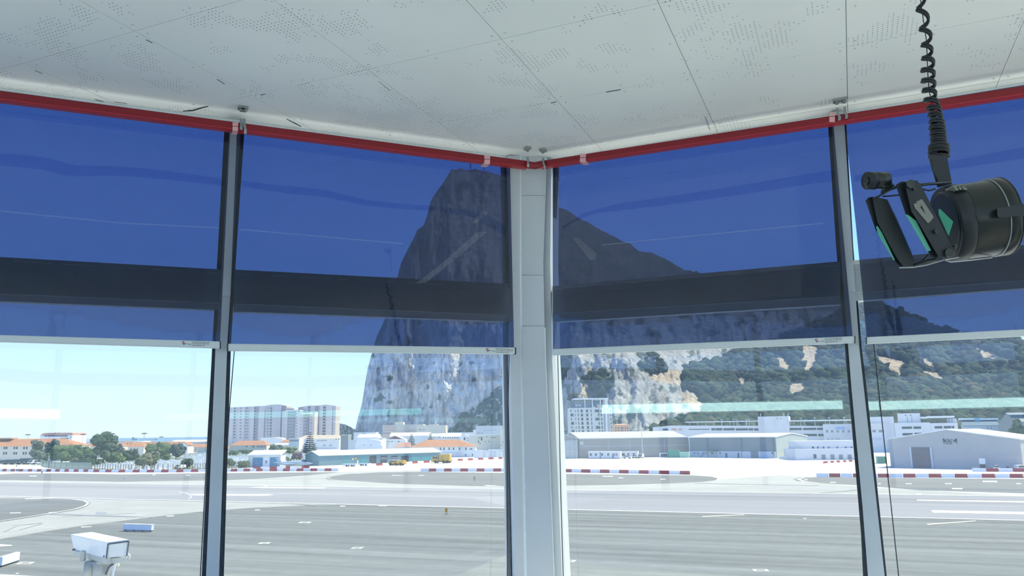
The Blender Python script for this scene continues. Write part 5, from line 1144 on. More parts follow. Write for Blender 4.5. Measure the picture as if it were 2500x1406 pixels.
f = Fac(962, 455, 1000, 455); r = f.root('bungalow', 'small white house with a pale pink roof left of the long orange roof', 'building', D=8)
side_roof(f, r, 0, f.W, Z(f, 980, 1091), Z(f, 980, 1080, 4), 0, 8, M_WHT, M_TILE2, 3, 0)
# white cabins / containers beyond the far barriers
for k, (x0, x1, y0, lb) in enumerate(((1158, 1177, 1099, 'plain white container, leftmost of the row left of the column'), (1178, 1190, 1100, 'grey-doored white container, second of the row left of the column'), (1191, 1224, 1097.5, 'long white container with dark panels, third of the row left of the column'), (1225, 1262, 1096.5, 'white container half hidden by the corner column'))):
    f = Fac(x0, 408 + k, x1, 408 + k); r = f.root('site_container', lb, 'container', 'white containers', 3); m = MB(); f.box(m, 0, f.W, .05, Z(f, x0, y0), 0, 3); m.build('body', M_WHT, r)
    if k: 
        for q in range(2 if k < 3 else 3): f.part('door', M_GREYW, r, f.W * (.1 + .3 * q), f.W * (.28 + .3 * q), .2, Z(f, x0, y0 + 4), -.08, 0)

# ---- shed with the blue doors ------------------------------------------------
f = Fac(610, 331, 688, 331); r = f.root('equipment_shed', 'small white shed with two blue double doors and a white roof', 'shed', D=7)
zt = Z(f, 650, 1112.5)
m = MB(); f.box(m, 0, f.W, 0, zt, 0, 7); m.build('wall', M_WHT, r)
m = MB(); f.dzp(m, [(-.9, zt + .05), (7.4, zt + 1.9), (7.4, zt + 2.2), (-.9, zt + .55)], -.3, f.W + .3); m.build('roof', M_WROOF, r)
for x0, x1 in ((617, 641.5), (658.5, 682.5)):
    u0, u1 = U(f, x0, 1128), U(f, x1, 1128); z1 = Z(f, 630, 1117)
    for a, b in ((u0, (u0 + u1) / 2 - .03), ((u0 + u1) / 2 + .03, u1)): f.part('door', M_BLUED, r, a, b, .05, z1, -.1, 0)
for x in (625.5, 630): f.win(r, M_WHT, x, 1131, 1.4, 1.6, 'door_sign', out=.14)
f.win(r, M_WIN2, 650, 1126.5, 5, 3, 'notice'); f.win(r, M_WIN2, 650, 1130.5, 2.5, 2, 'notice')
# ---- teal garages ------------------------------------------------------------
f = Fac(781, 340, 1075, 379); r = f.root('garage_building', 'long low teal garage building with a white roof and a row of bays', 'building', D=14)
ze = Z(f, 930, 1109.5); m = MB()
ulast = f.W
side_roof(f, r, 0, f.W, Z(f, 820, 1111), Z(f, 900, 1098, 7), 0, 14, M_TEAL, M_WROOF, ov=.5)
Z5 = lambda a: 880 + a / 5.49
for a, b, mm, nm in ((Z5(-220), Z5(-165), M_TEALD, 'roller_door'), (Z5(0), Z5(85), M_TEALD, 'roller_door'), (Z5(122), Z5(212), M_DARKO, 'open_bay'), (Z5(268), Z5(355), M_DARKO, 'open_bay'), (Z5(412), Z5(498), M_DARKO, 'open_bay'), (Z5(548), Z5(630), M_DARKO, 'open_bay'), (Z5(680), Z5(780), M_TEALD, 'roller_door'), (Z5(818), Z5(915), M_TEALD, 'roller_door'), (Z5(925), Z5(1055), M_TEALD, 'roller_door')):
    f.part(nm, mm, r, U(f, a, 1120), U(f, b, 1120), .03, Z(f, (a + b) / 2, 1112.5), -.08, 0)
for a, b in ((Z5(270), Z5(350)), (Z5(414), Z5(494))):
    for y in (1117.5, 1121): f.part('shelf_rail', M_GREYW, r, U(f, a, 1120), U(f, b, 1120), Z(f, a, y), Z(f, a, y - .8), -.14, -.08)
f.win(r, M_WIN2, Z5(643), 1120, 2, 12, 'panel_gap'); f.win(r, M_WHT, Z5(-90), 1120.5, 8, 4, 'notice'); f.win(r, mat('yellow_notice', (.6, .42, .10), .6), Z5(-73), 1119.5, 8, 5, 'notice'); f.win(r, M_WHT, Z5(-40), 1128, 3, 9, 'side_door')
# ---- yellow vehicles, jet, bits ------------------------------------------------
M_YEL = mat('yellow_vehicle_paint', (.62, .36, .05), .4); M_TYRE = mat('tyre_rubber', (.02, .02, .022), .8); M_VWIN = mat('vehicle_window', (.05, .07, .09), .1); M_DVAN = mat('dark_navy_paint', (.045, .06, .085), .3)
def wheels(f, r, us, rad, d0, d1, z=None):
    for u in us:
        for d in (d0, d1):
            c = f.P(u, rad, d); MB().cyl(c, f.n, rad, .35, 14).build('wheel', M_TYRE, r)
def fv(px0, px1, py, D=2.5):          # vehicle seen side on, standing at image row py
    a, b = gp(px0, py), gp(px1, py); f = Fac.__new__(Fac); a.z = b.z = 0; f.A = a; f.e = (b - a); f.W = f.e.length; f.e.normalize(); f.n = Vector((-f.e.y, f.e.x, 0)); f.yaw = math.atan2(f.e.y, f.e.x); return f
f = fv(1053, 1098, 1130.6); W = f.W; r = f.root('fire_truck', 'large yellow fire truck with a box body by the far barriers', 'truck', D=2.6)
hh = Z(f, 1080, 1109.5); 
m = MB(); f.box(m, W * .42, W * .99, .9, hh, 0, 2.6); m.build('body', M_YEL, r)
m = MB(); f.uzp(m, [(W * .02, .7), (W * .36, .7), (W * .36, hh * .82), (W * .06, hh * .82), (W * .02, hh * .5)], .1, 2.5); m.build('cab', M_YEL, r)
f.part('window', M_VWIN, r, W * .07, W * .20, hh * .50, hh * .76, .02, .1); f.part('window', M_VWIN, r, W * .23, W * .33, hh * .50, hh * .76, .02, .1); f.part('chassis', M_TYRE, r, W * .05, W * .97, .5, .95, .3, 2.3)
f.part('locker_door', mat('dull_yellow', (.50, .28, .04), .5), r, W * .50, W * .66, 1.3, hh * .8, -.04, 0); f.part('hatch', M_WIN2, r, W * .365, W * .415, 1.0, hh * .9, .2, 2.4)
m = MB(); f.box(m, W * .42, W * .99, hh, hh + .25, .1, 2.5); m.build('roof_cover', mat('cream_cover', (.72, .62, .38), .6), r); f.part('bumper', M_TYRE, r, -.1, W * .03, .5, 1.1, .2, 2.4)
wheels(f, r, (W * .22, W * .66, W * .88), .62, .1, 2.5)
f = fv(947, 985.5, 1136.5); W = f.W; r = f.root('fire_truck', 'smaller low yellow fire truck with a dark glazed cab left of the box-bodied one', 'truck', D=2.4)
hh = Z(f, 965, 1123.5)
m = MB(); f.uzp(m, [(0, .7), (W, .7), (W, hh), (W * .62, hh), (W * .58, hh * .8), (W * .02, hh * .55)], 0, 2.4); m.build('body', M_YEL, r)
m = MB(); f.uzp(m, [(W * .06, hh * .56), (W * .57, hh * .6), (W * .57, hh * .97), (W * .12, hh * .95)], .1, 2.3); m.build('cab', mat('grey_cab', (.20, .22, .22), .3), r)
for a, b in ((.12, .26), (.30, .42), (.45, .56)): f.part('window', M_VWIN, r, W * a, W * b, hh * .66, hh * .9, .05, .1)
f.part('cab_roof', M_WHT, r, W * .12, W * .58, hh * .97, hh * 1.02, .1, 2.3); wheels(f, r, (W * .16, W * .48, W * .80), .6, .05, 2.35)
# jet
f = fv(676, 764, 1141.8); W = f.W; r = f.root('jet_aircraft', 'small pale blue jet parked in front of the blue-doored shed', 'aircraft', D=2)
M_JET = mat('pale_blue_aircraft_paint', (.42, .50, .57), .35)
prof = [(.02, .35), (.10, .55), (.30, .75), (.55, .80), (.70, .72), (.85, .45), (.96, .16), (1.0, .02)]; k = 1.9
MB().tube([f.P(W * a, 1.7 + (.2 if .5 < a < .8 else 0), 0) for a, _ in prof], [b * k * .62 for _, b in prof], 14).build('fuselage', M_JET, r, True)
m = MB(); m.prism([f.P(W * .25, 1.5, -4), f.P(W * .36, 1.5, -4), f.P(W * .62, 1.6, 0), f.P(W * .28, 1.6, 0)], [f.P(W * .25, 1.62, -4), f.P(W * .36, 1.62, -4), f.P(W * .62, 1.85, 0), f.P(W * .28, 1.85, 0)]); m.build('wing', M_JET, r)
m = MB(); m.prism([f.P(W * .25, 1.5, 4), f.P(W * .36, 1.5, 4), f.P(W * .62, 1.6, 0), f.P(W * .28, 1.6, 0)], [f.P(W * .25, 1.62, 4), f.P(W * .36, 1.62, 4), f.P(W * .62, 1.85, 0), f.P(W * .28, 1.85, 0)]); m.build('wing', M_JET, r)
zt = Z(f, 680, 1117.5); m = MB(); f.uzp(m, [(W * -.04, zt), (W * .05, zt), (W * .14, 2.2), (W * .01, 2.2)], -.1, .1); m.build('tail_fin', M_JET, r)
for s in (-1, 1): m = MB(); m.prism([f.P(W * -.02, 2, s * 2.6), f.P(W * .04, 2, s * 2.6), f.P(W * .12, 2.1, 0), f.P(0, 2.1, 0)], [f.P(W * -.02, 2.08, s * 2.6), f.P(W * .04, 2.08, s * 2.6), f.P(W * .12, 2.25, 0), f.P(0, 2.25, 0)]); m.build('tailplane', M_JET, r)
m = MB(); m.tube([f.P(W * .66, 2.5, 0), f.P(W * .72, 2.95, 0), f.P(W * .78, 2.9, 0), f.P(W * .85, 2.3, 0)], [.3, .42, .4, .2], 10); m.build('canopy', M_VWIN, r, True)
for u, d in ((W * .8, 0), (W * .4, -1.2), (W * .4, 1.2)):
    MB().tube([f.P(u, .3, d), f.P(u, 1.3, d)], .08, 6).build('gear_leg', M_STEEL, r); MB().cyl(f.P(u, .3, d), f.n, .3, .2, 12).build('wheel', M_TYRE, r)
# trailers beside the garages
for x0, x1, y, h, lb in ((836, 868, 1139, 1.1, 'low flat grey trailer in front of the teal garages, left one'), (872, 902, 1137, .9, 'low flat grey trailer in front of the teal garages, right one')):
    f = fv(x0, x1, y); r = f.root('trailer', lb, 'trailer', D=2); m = MB(); f.box(m, 0, f.W, .5, .5 + h * .6, 0, 2); m.build('bed', M_GREYW, r); wheels(f, r, (f.W * .3, f.W * .7), .35, .1, 1.9)
# parked vehicles far left
def van(px0, px1, py, top, m_, label, cat='van', group=None, front=True):
    f = fv(px0, px1, py); W = f.W; r = f.root('parked_van' if cat == 'van' else 'parked_car', label, cat, group, 4.5); hh = Z(f, (px0 + px1) / 2, top)
    m = MB(); f.dzp(m, [(0, .45), (4.6, .45), (4.6, hh), (1.0, hh), (.35, hh * .58), (0, hh * .52)], 0, W); m.build('body', m_, r)
    m = MB(); f.dzp(m, [(.28, hh * .60), (.95, hh * .95), (.90, hh * .97), (.22, hh * .62)], W * .08, W * .92); m.build('windscreen', M_VWIN, r)
    for a in (.10, .78): f.part('headlight', M_WHT, r, W * a, W * (a + .12), hh * .36, hh * .46, -.05, .0)
    f.part('bumper', M_TYRE, r, W * .05, W * .95, .42, .75, -.12, 0)
    for d in (.9, 3.7):
        for u in (.12, W - .12): MB().cyl(f.P(u, .36, d), f.e, .36, .24, 12).build('wheel', M_TYRE, r)
van(-8, 9, 1134, 1123, M_DVAN, 'dark van with a pale bonnet at the left picture edge', 'van'); van(11, 26, 1134, 1122, M_DVAN, 'dark navy van, second in the parked row at far left'); van(28, 42, 1134, 1121.5, M_DVAN, 'dark navy van, third in the parked row at far left'); van(44, 61.5, 1134, 1119, M_DVAN, 'tallest dark navy van with a white roof in the parked row')
van(65, 76.5, 1134, 1123.5, M_WHT, 'white parked car right of the dark vans', 'car'); van(79.5, 91, 1134, 1123.5, M_WHT, 'white jeep at the right end of the parked row', 'car')
van(424.5, 436, 1145.3, 1135, M_WHT, 'small white van parked by the cemetery fence', 'van')

# ---- right side ------------------------------------------------------------------
# hotel-like white tower
T4 = lambda a: 1340 + a / 5.095; V4 = lambda b: 930 + b / 5.095
f = Fac(1391.5, 560, 1475, 560); r = f.root('white_tower_block', 'white seven-storey building with a glass penthouse under a thin canopy', 'building', D=20)
M_HOT = wmat('warm_white_render', (.60, .60, .575)); M_PENT = mat('penthouse_glass', (.17, .22, .26), .2)
m = MB(); f.box(m, 0, f.W, 0, Z(f, 1430, V4(333)), 0, 20); m.build('wall', M_HOT, r)
m = MB(); f.box(m, U(f, T4(300)), U(f, T4(552)), Z(f, 1430, V4(333)), Z(f, 1420, V4(238)), 3, 16); m.build('penthouse', M_PENT, r)
m = MB(); f.box(m, U(f, T4(318)), U(f, T4(750)), Z(f, 1430, V4(232)), Z(f, 1430, V4(214)), 0, 18); m.build('canopy', M_WHT, r)
for a in (460, 555, 655, 742): f.part('canopy_column', M_WHT, r, U(f, T4(a)) - .25, U(f, T4(a)) + .25, Z(f, 1430, V4(333)), Z(f, 1430, V4(230)), .5, 1.0)
for a in (345, 385): f.win(r, M_APTL, T4(a), V4(305), 6, 4, 'penthouse_window', d=3)
m = MB(); f.box(m, U(f, T4(690)), U(f, T4(752)), 0, Z(f, 1480, V4(222)), 1, 18); m.build('stair_tower', M_HANGR, r)
m = MB(); f.box(m, U(f, T4(712)), U(f, T4(735)), 0, Z(f, 1480, V4(222)), .4, 1); m.build('pilaster', M_WHT, r)
m = MB(); f.box(m, U(f, T4(752)), U(f, T4(800)), 0, Z(f, 1490, V4(330)), 2, 18); m.build('wall', M_HOT, r)
for k in range(6):
    b = 372 + 51.5 * k
    for a, w, h, mm, nm in ((280 if k % 2 == 0 else 290, 11 if k % 2 == 0 else 34, 34, M_WIN, 'window'), (335, 7, 26, M_WIN, 'window'), (369, 10, 36, M_WIN, 'window'), (415, 24, 34, M_WIN, 'window'), (481, 24, 34, M_WIN, 'window'), (531, 10, 36, M_WIN, 'window'), (605 if k % 2 == 0 else 622, 52 if k % 2 == 0 else 14, 36, M_WIN2, 'window'), (657, 14, 34, M_WIN, 'window'), (772, 12, 28, M_WIN2, 'window')):
        f.win(r, mm, T4(a) + (k * 1.6 - 3) * .8 * .5, V4(b), w / 5.095, h / 5.095, nm, d=2 if a == 772 else 0)
        if w == 24 or w == 52: f.win(r, M_HOT, T4(a) + (k * 1.6 - 3) * .8 * .5, V4(b + 20), (w + 8) / 5.095, 1.2, 'balcony_slab', d=0, out=.6)
f = Fac(1498.5, 575, 1537, 575); r = f.root('pink_house', 'pink-orange house with three storeys of windows right of the white tower', 'building', D=14)
M_PNK = wmat('salmon_render', (.66, .42, .30)); side_roof(f, r, 0, f.W, Z(f, 1517, 1038.5), Z(f, 1517, 1034.5, 7), 0, 14, M_PNK, M_TILE2, 4, 4)
for y in (1045, 1052):
    for x in (1503.5, 1510, 1517, 1520.5, 1527, 1532.5): f.win(r, M_WIN2, x, y, 2.2, 4)
# hangar A (grey, long) with doors on its near gable
f = Fac(1412, 395, 1680, 403); r = f.root('grey_hangar', 'long grey hangar with a pale sloping roof behind the white cabins', 'hangar', D=40)
zr = Z(f, 1500, 1055.5, 20); ze = Z(f, 1500, 1070.5)
m = MB(); f.dzp(m, [(0, 0), (40, 0), (40, ze), (20, zr - .1), (0, ze)], 0, f.W); m.build('wall', M_HANG, r)
m = MB(); f.dzp(m, [(-.6, ze - .1), (20, zr), (20, zr + .4), (-.6, ze + .35)], 0, f.W - 1); m.build('roof', M_GROOF, r)
m = MB(); f.dzp(m, [(40.6, ze - .1), (20.02, zr), (20.02, zr + .4), (40.6, ze + .35)], 0, f.W - 1); m.build('roof', M_GROOF, r)
for a in (750, 1010, 1445): f.win(r, M_GREYW, T4(a), 1094, .8, 46, 'downpipe')
m = MB(); f.box(m, .2, f.W - .2, ze * .60, ze * .62, -.08, .02); m.build('cladding_joint', M_GREYW, r)
f.win(r, M_WHT, 1420, 1081.5, 8, 7, 'number_sign', out=.2)
for a, b in ((-.25, .25), (.32, .62)): f.win(r, M_WIN2, 1420 + a * 5, 1081.5, 1.6, 2.6, 'sign_mark', out=.26)
# near gable wing with tall sliding doors
fg = Fac(1352, 394, 1410.6, 394); rg = fg.root('hangar_front', 'gabled grey hangar front with tall panelled sliding doors beside the column', 'hangar', D=24)
front_roof(fg, rg, -14, fg.W, Z(fg, 1352, 1062), Z(fg, 1358, 1055.5), 0, 3, M_HANG, M_GROOF, U(fg, 1356), ov=.05, ze1=Z(fg, 1412, 1070.5))
for k in range(2):
    a, b = 1373 + 18.5 * k, 1391 + 18.5 * k
    fg.part('sliding_door', mat('pale_hangar_door', (.47, .49, .49), .6, var=.04, scale=.3), rg, U(fg, a, 1095), U(fg, b, 1095), .05, Z(fg, 1390, 1077), -.25, 0)
    for y in (1090, 1102): fg.part('door_rail', M_GREYW, rg, U(fg, a, 1095), U(fg, b, 1095), Z(fg, 1390, y + .4), Z(fg, 1390, y - .4), -.33, -.25)
fg.part('door_header', M_GREYW, rg, U(fg, 1366, 1080), U(fg, 1410.5, 1080), Z(fg, 1390, 1076.5), Z(fg, 1390, 1075), -.4, 0)
# white cabins
for x0, x1, y1, lb in ((1437, 1464.6, 1119.5, 'white site cabin with two windows, left one of the row by the grey hangar'), (1466.6, 1515, 1119.5, 'white site cabin with narrow windows, middle one of the row by the grey hangar'), (1515, 1557, 1117.8, 'white site cabin behind the parked white vehicles')):
    f = fv(x0, x1, y1); W = f.W; r = f.root('site_cabin', lb, 'cabin', 'site cabins', 3); h = Z(f, x0, 1103)
    m = MB(); f.box(m, 0, W * .995, .2, h, 0, 3); m.build('body', M_WHT, r); m = MB(); f.box(m, -.2, W + .1, h, h + .25, -.3, 3.2); m.build('roof', M_WROOF, r); f.part('plinth', M_DARKO, r, 0, W, 0.0, .2, .1, 2.9)
    for x in {1437: (1442.5, 1455), 1466.6: (1470, 1485, 1501, 1506), 1515: (1518, 1523, 1534, 1547.5)}[x0]: f.win(r, M_WIN2, x, 1109.5, 4.2 if x0 != 1466.6 or x < 1490 else 2, 6)
    if x0 == 1466.6: f.win(r, M_WIN2, 1497, 1112.5, 2.6, 11, 'door')
def car(px0, px1, py, label, m_=None, group=None):
    f = fv(px0, px1, py); W = f.W; r = f.root('parked_car', label, 'car', group, 1.8); m = MB(); f.uzp(m, [(0, .35), (W, .35), (W, .85), (W * .86, .95), (W * .0, .95)], 0, 1.8); m.build('body', m_ or M_WHT, r)
    m = MB(); f.uzp(m, [(W * .12, .95), (W * .84, .95), (W * .66, 1.45), (W * .24, 1.45)], .1, 1.7); m.build('cabin', M_VWIN, r); f.part('roof', m_ or M_WHT, r, W * .25, W * .66, 1.45, 1.52, .12, 1.68); wheels(f, r, (W * .2, W * .8), .33, .12, 1.68)
car(1520, 1541, 1119.5, 'white parked car, leftmost of three in front of the cabin'); car(1543, 1555, 1118.5, 'white parked car, middle of three in front of the cabin')
van(1557, 1568, 1118.6, 1108.5, M_WHT, 'white van, rightmost of three vehicles by the cabin')
p = gp(1569, 1117); tag(MB().tube([p, (p.x, p.y, at_y(1569, 1031, p.y).z)], [.22, .12], 8).build('floodlight_pole', M_GREYW), 'tall thin grey pole standing in front of the grey hangar', 'pole')
f = fv(1573, 1584, 1116); r = f.root('ground_power_unit', 'small dark ground unit beside the tall thin pole', 'machine', D=2); m = MB(); f.uzp(m, [(0, .3), (f.W, .3), (f.W * .9, 1.6), (f.W * .2, 1.4)], 0, 2); m.build('body', M_HANGB, r); wheels(f, r, (f.W * .25, f.W * .75), .3, .1, 1.9)
f = fv(1610, 1630.5, 1116.5); r = f.root('white_cabinet', 'small white cabinet with three grey panels by the green container', 'cabinet', D=2); h = Z(f, 1620, 1106); m = MB(); f.box(m, 0, f.W, .05, h, 0, 2); m.build('body', M_WHT, r)
for k in range(3): f.part('grey_panel', M_WIN2, r, f.W * (.2 + .26 * k), f.W * (.40 + .26 * k), .3, h * .85, -.06, 0)
for x0, x1, top, mm, lb in ((1630.5, 1658, 1099.5, M_GREENC, 'dark green container by the corner of the blue hangar'), (1659, 1681.5, 1103.5, M_MINT, 'pale mint container at the left corner of the blue hangar')):
    f = fv(x0, x1, 1117); r = f.root('shipping_container', lb, 'container', D=3); h = Z(f, x0, top); m = MB(); f.box(m, 0, f.W, .05, h, 0, 3); m.build('body', mm, r)
    for k in range(5): f.part('rib', mm, r, f.W * (.08 + .2 * k), f.W * (.12 + .2 * k), .2, h - .2, -.08, 0)
barrier_row([(1630, 1115.8), (1672, 1116.5)], [(1632, 1645), (1660, 1672)], 1632, 1672, 'the short row before the green container', 'barriers at the green container', .8)
# hangar B
Q = lambda a: 1640 + a / 4.848; QV = lambda b: 950 + b / 4.848
f = Fac(1682, 395, 1891, 364); r = f.root('blue_hangar', 'blue-grey hangar with a bright white roof and a white lower storey', 'hangar', D=34)
ze = Z(f, 1790, QV(570)); zr = Z(f, 1790, QV(532), 17); Wb = f.W
m = MB(); f.dzp(m, [(0, 0), (34, 0), (34, ze), (17, zr - .1), (0, ze)], 0, Wb); m.build('wall', M_HANGB, r)
for d0, d1 in ((-.6, 17), (34.6, 17.02)):
    m = MB(); f.dzp(m, [(d0, ze - .1), (d1, zr), (d1, zr + .4), (d0, ze + .3)], -.5, Wb + .5); m.build('roof', M_WROOF, r)
z2_ = Z(f, 1790, QV(735)); m = MB(); f.box(m, 0, Wb, 0, z2_, -.35, 0); m.build('lower_wall', M_GREYW, r)
fe = Fac.__new__(Fac); fe.A = f.P(Wb, 0, 0); fe.e = f.n.copy(); fe.W = 34; fe.n = -f.e; fe.yaw = math.atan2(fe.e.y, fe.e.x)
m = MB(); fe.uzp(m, [(0.05, 0), (33.9, 0), (33.9, ze - .1), (17, zr - .3), (0.05, ze - .1)], -.25, .05); m.build('end_wall', wmat('green_grey_cladding', (.44, .48, .46)), r)
for a in (432, 835, 1215): f.win(r, M_TEAL, Q(a), QV(690), 1.2, 46, 'downpipe', out=.5)
f.part('door', M_HANGB, r, U(f, Q(925)), U(f, Q(1012)), .05, z2_ + .05, -.5, -.3)
for a, w in ((270, 10), (312, 12), (375, 8), (478, 14), (575, 14), (1192, 18)): f.win(r, M_WIN2, Q(a), QV(757), w / 4.848, 4.4, d=-.35)
for a in (648, 792): f.win(r, M_WIN2, Q(a), QV(782), 4.4, 11.5, 'side_door', d=-.35)
m = MB(); b0 = f.P(U(f, Q(345)), .1, -2.2); b1 = f.P(U(f, Q(445)), z2_, -2.2); m.tube([b0, b1], .18, 6); m.tube([b0 + Vector((0, 0, 1)), b1 + Vector((0, 0, 1))], .08, 5)
f.box(m, U(f, Q(445)), U(f, Q(545)), z2_ - .15, z2_ + .05, -2.6, -.4)
for a in (450, 480, 510, 545): m.tube([f.P(U(f, Q(a)), 0, -2.5), f.P(U(f, Q(a)), z2_ + 2.6, -2.5)], .09, 5)
for h in (1.0, 1.8, 2.6): m.tube([f.P(U(f, Q(450)), z2_ + h, -2.5), f.P(U(f, Q(545)), z2_ + h, -2.5)], .07, 5)
m.build('outside_stair', M_HANGB, r, kind='stuff')
# plant between hangar B and the low white building
f = fv(1902, 1945, 1120); r = f.root('plant_compound', 'small compound of grey tanks and fences right of the blue hangar', 'compound', D=4); h = 3.2
for a, b, z in ((.0, .42, 1.0), (.30, .44, 4.6), (.48, .62, 4.4), (.66, .8, 2.2), (.84, 1.0, 1.6)): f.part('tank', M_GREYW if z > 2 else M_WHT, r, f.W * a, f.W * b, .02, z, .5, 2.5)
# low white building with four dark doors
f = Fac(1938, 338, 2102, 336); r = f.root('service_building', 'low white service building with four dark doors beside the right mullion', 'building', D=16)
z1_ = Z(f, 2020, QV(705)); z2_ = Z(f, 2020, QV(612)); f1 = f
m = MB(); f.box(m, 0, f.W, 0, z1_, 0, 16); m.build('wall', M_TERM, r); m = MB(); f.box(m, U(f, Q(1490)), f.W, z1_, z2_, 4, 16); m.build('upper_wall', M_TERM, r)
for a in (1800, 1905, 2005, 2108): f.win(r, M_HANGB, Q(a), QV(802), 9.6, 11.5, 'dark_door')
f.win(r, M_WIN2, Q(1697), QV(795), 7, 10, 'door')
for a in (1672,): f.win(r, M_WIN, Q(a), QV(690), 4.4, 4.6, d=4)
for a in (1725, 1735, 1790, 1802, 1853, 1868, 1955, 1967, 2055, 2067, 2122, 2134): f.win(r, M_WIN2, Q(a), QV(690), 1.4, 5, d=4)
m = MB(); f.uzp(m, [(U(f, Q(1500)), Z(f, Q(1500), QV(655))), (U(f, Q(1590)), z1_ + .3), (U(f, Q(1560)), z1_ + .3), (U(f, Q(1490)), Z(f, Q(1490), QV(662)))], 3.2, 4); m.build('stair_flight', M_GREYW, r)
# terminal behind
f = Fac(1594, 520, 2112, 470); r = f.root('terminal_building', 'long pale terminal building with ribbon windows behind the hangars', 'building', D=40)
m = MB(); zt = Z(f, 1800, QV(432)); f.uzp(m, [(0, 0), (f.W, 0), (f.W, Z(f, 2112, 1040)), (U(f, Q(0)), Z(f, Q(0), QV(430))), (0, Z(f, 1594, 1043))], 0, 40); m.build('wall', M_TERM, r)
for a, b, c in ((470, 515, 475), (522, 600, 475), (612, 745, 475), (760, 905, 476), (912, 965, 476), (975, 1052, 477), (1385, 1540, 472), (1555, 1710, 471), (1720, 1790, 470), (1425, 1545, 545), (1560, 1720, 543), (1735, 1797, 543), (200, 450, 476)):
    f.win(r, M_WIN, Q((a + b) / 2), QV(c), (b - a) / 4.848, 5.2 if a > 300 else 2.2, 'ribbon_window')
for k, (a, b) in enumerate(((1555, 1600), (1615, 1660), (1665, 1675))): pass
f.win(r, wmat('orange_panel', (.62, .36, .28)), 1646, 1048.3, 12, 4.6, 'orange_panel'); f.win(r, wmat('orange_panel', (.62, .36, .28)), 1661, 1048.3, 8, 4.6, 'orange_panel'); f.win(r, M_WIN2, 1625, 1048.5, 13, 4.4, 'ribbon_window')
# stair tower block with masts
m = MB(); f.box(m, U(f, Q(1028), 1040), U(f, Q(1393), 1040), 0, Z(f, Q(1200), QV(322)), -2, 12); m.build('stair_block', M_TERM, r)
for a in (1248, 1292): f.win(r, M_WIN, Q(a), QV(347), 1.8, 2.6, 'vent_hole', d=-2)
for a in (1050, 1078, 1205, 1222, 1375): f.win(r, M_GREYW, Q(a), QV(395), .7, 12, 'downpipe', d=-2)
for a in (1065, 1340, 1390): MB().tube([f.P(U(f, Q(a)), Z(f, Q(a), QV(320)), 2), f.P(U(f, Q(a)), Z(f, Q(a), QV(282)), 2)], .18, 6).build('roof_mast', M_WHT, r)
# right block with blue sign
m = MB(); f.box(m, U(f, Q(1793), 1050, -6), U(f, Q(2170), 1050, -6), 0, Z(f, Q(1950), QV(412), -6), -6, 10); m.build('end_block', M_TERM, r)
for a in (1832, 1846, 1892, 1908, 1958, 1974, 2022, 2038, 2090, 2106): f.win(r, M_WIN2, Q(a), QV(498), 1.5, 6, d=-6)
for a in (1850, 1900, 1945, 1975): f.win(r, M_HANGR, Q(a), QV(588), 5, 3, d=-6)
f.win(r, mat('blue_sign', (.32, .48, .78), .5), Q(1995), QV(463), 22, 4.6, 'sign', d=-6, out=.3)
for a in (1922, 2062): f.win(r, M_WHT, Q(a), QV(461), 2.2, 4, 'sign_letter', d=-6, out=.36)
# roof canopies on slender posts
for a, b, c0, c1 in ((165, 1030, 378, 388), (1395, 2140, 362, 376)):
    m = MB(); zc_ = Z(f, Q(a), QV(c0)); f.box(m, U(f, Q(a)), U(f, Q(b)), Z(f, Q((a + b) / 2), QV(c1)), Z(f, Q((a + b) / 2), QV(c0)), 1, 14); m.build('roof_canopy', M_WROOF, r)
    for k in range(9 if a < 500 else 6):
        x = Q(a + (b - a) * (k + .5) / (9 if a < 500 else 6)); u = U(f, x)
        MB().tube([f.P(u, Z(f, x, QV(430)), 1.2), f.P(u, Z(f, x, QV(c1)), 1.2)], .16, 6).build('canopy_post', M_GREYW, r)
for a, c in ((600, 358), (745, 356), (780, 360), (895, 356), (925, 358), (1540, 345), (1707, 340), (1880, 338), (2055, 335)):
    x = Q(a); u = U(f, x); m = MB(); m.tube([f.P(u, Z(f, x, QV(432)), -.5), f.P(u, Z(f, x, QV(c)), -.5)], .13, 6); m.box(f.P(u, Z(f, x, QV(c)), -.5), (1.6, .6, .3)); m.build('roof_lamp', M_GREYW, r)
# terminal, part right of the mullion
S6 = lambda a: 2120 + a / 6.579; SV = lambda b: 990 + b / 6.579
f = Fac(2100, 440, 2342, 420); r = f.root('terminal_wing', 'pale terminal wing with two rows of ribbon windows behind the big hangar', 'building', D=30)
m = MB(); f.box(m, 0, U(f, S6(430)), 0, Z(f, S6(200), SV(180)), 0, 30); m.build('wall', M_TERM, r)
m = MB(); f.box(m, U(f, S6(432)), U(f, S6(1005)), 0, Z(f, S6(700), SV(275)), -1.5, 30); m.build('wall', M_TERM, r); m = MB(); f.box(m, U(f, S6(1006)), U(f, S6(1450)), 0, Z(f, S6(1200), SV(280)), -.8, 26); m.build('wall', M_TERM, r)
m = MB(); f.box(m, U(f, S6(508)), U(f, S6(868)), Z(f, S6(700), SV(275)), Z(f, S6(700), SV(122)), 3, 16); m.build('stair_block', M_TERM, r)
for a in (600, 680): f.win(r, M_WIN, S6(a), SV(157), 2.6, 2.6, 'vent_hole', d=3)
for a in (632, 703): f.win(r, M_WIN2, S6(a), SV(225), .8, 13, 'downpipe', d=3)
for a, b, c, dd in ((540, 703, 357, -1.5), (728, 850, 355, -1.5), (550, 715, 462, -1.5), (742, 860, 455, -1.5), (1065, 1190, 350, -.8), (1213, 1335, 348, -.8), (1345, 1382, 347, -.8)): f.win(r, M_WIN, S6((a + b) / 2), SV(c), (b - a) / 6.579, 5.6, 'ribbon_window', d=dd)
for a in (75, 95, 115, 175, 195, 215, 245): f.win(r, M_WIN2, S6(a), SV(410), 1.6, 6)
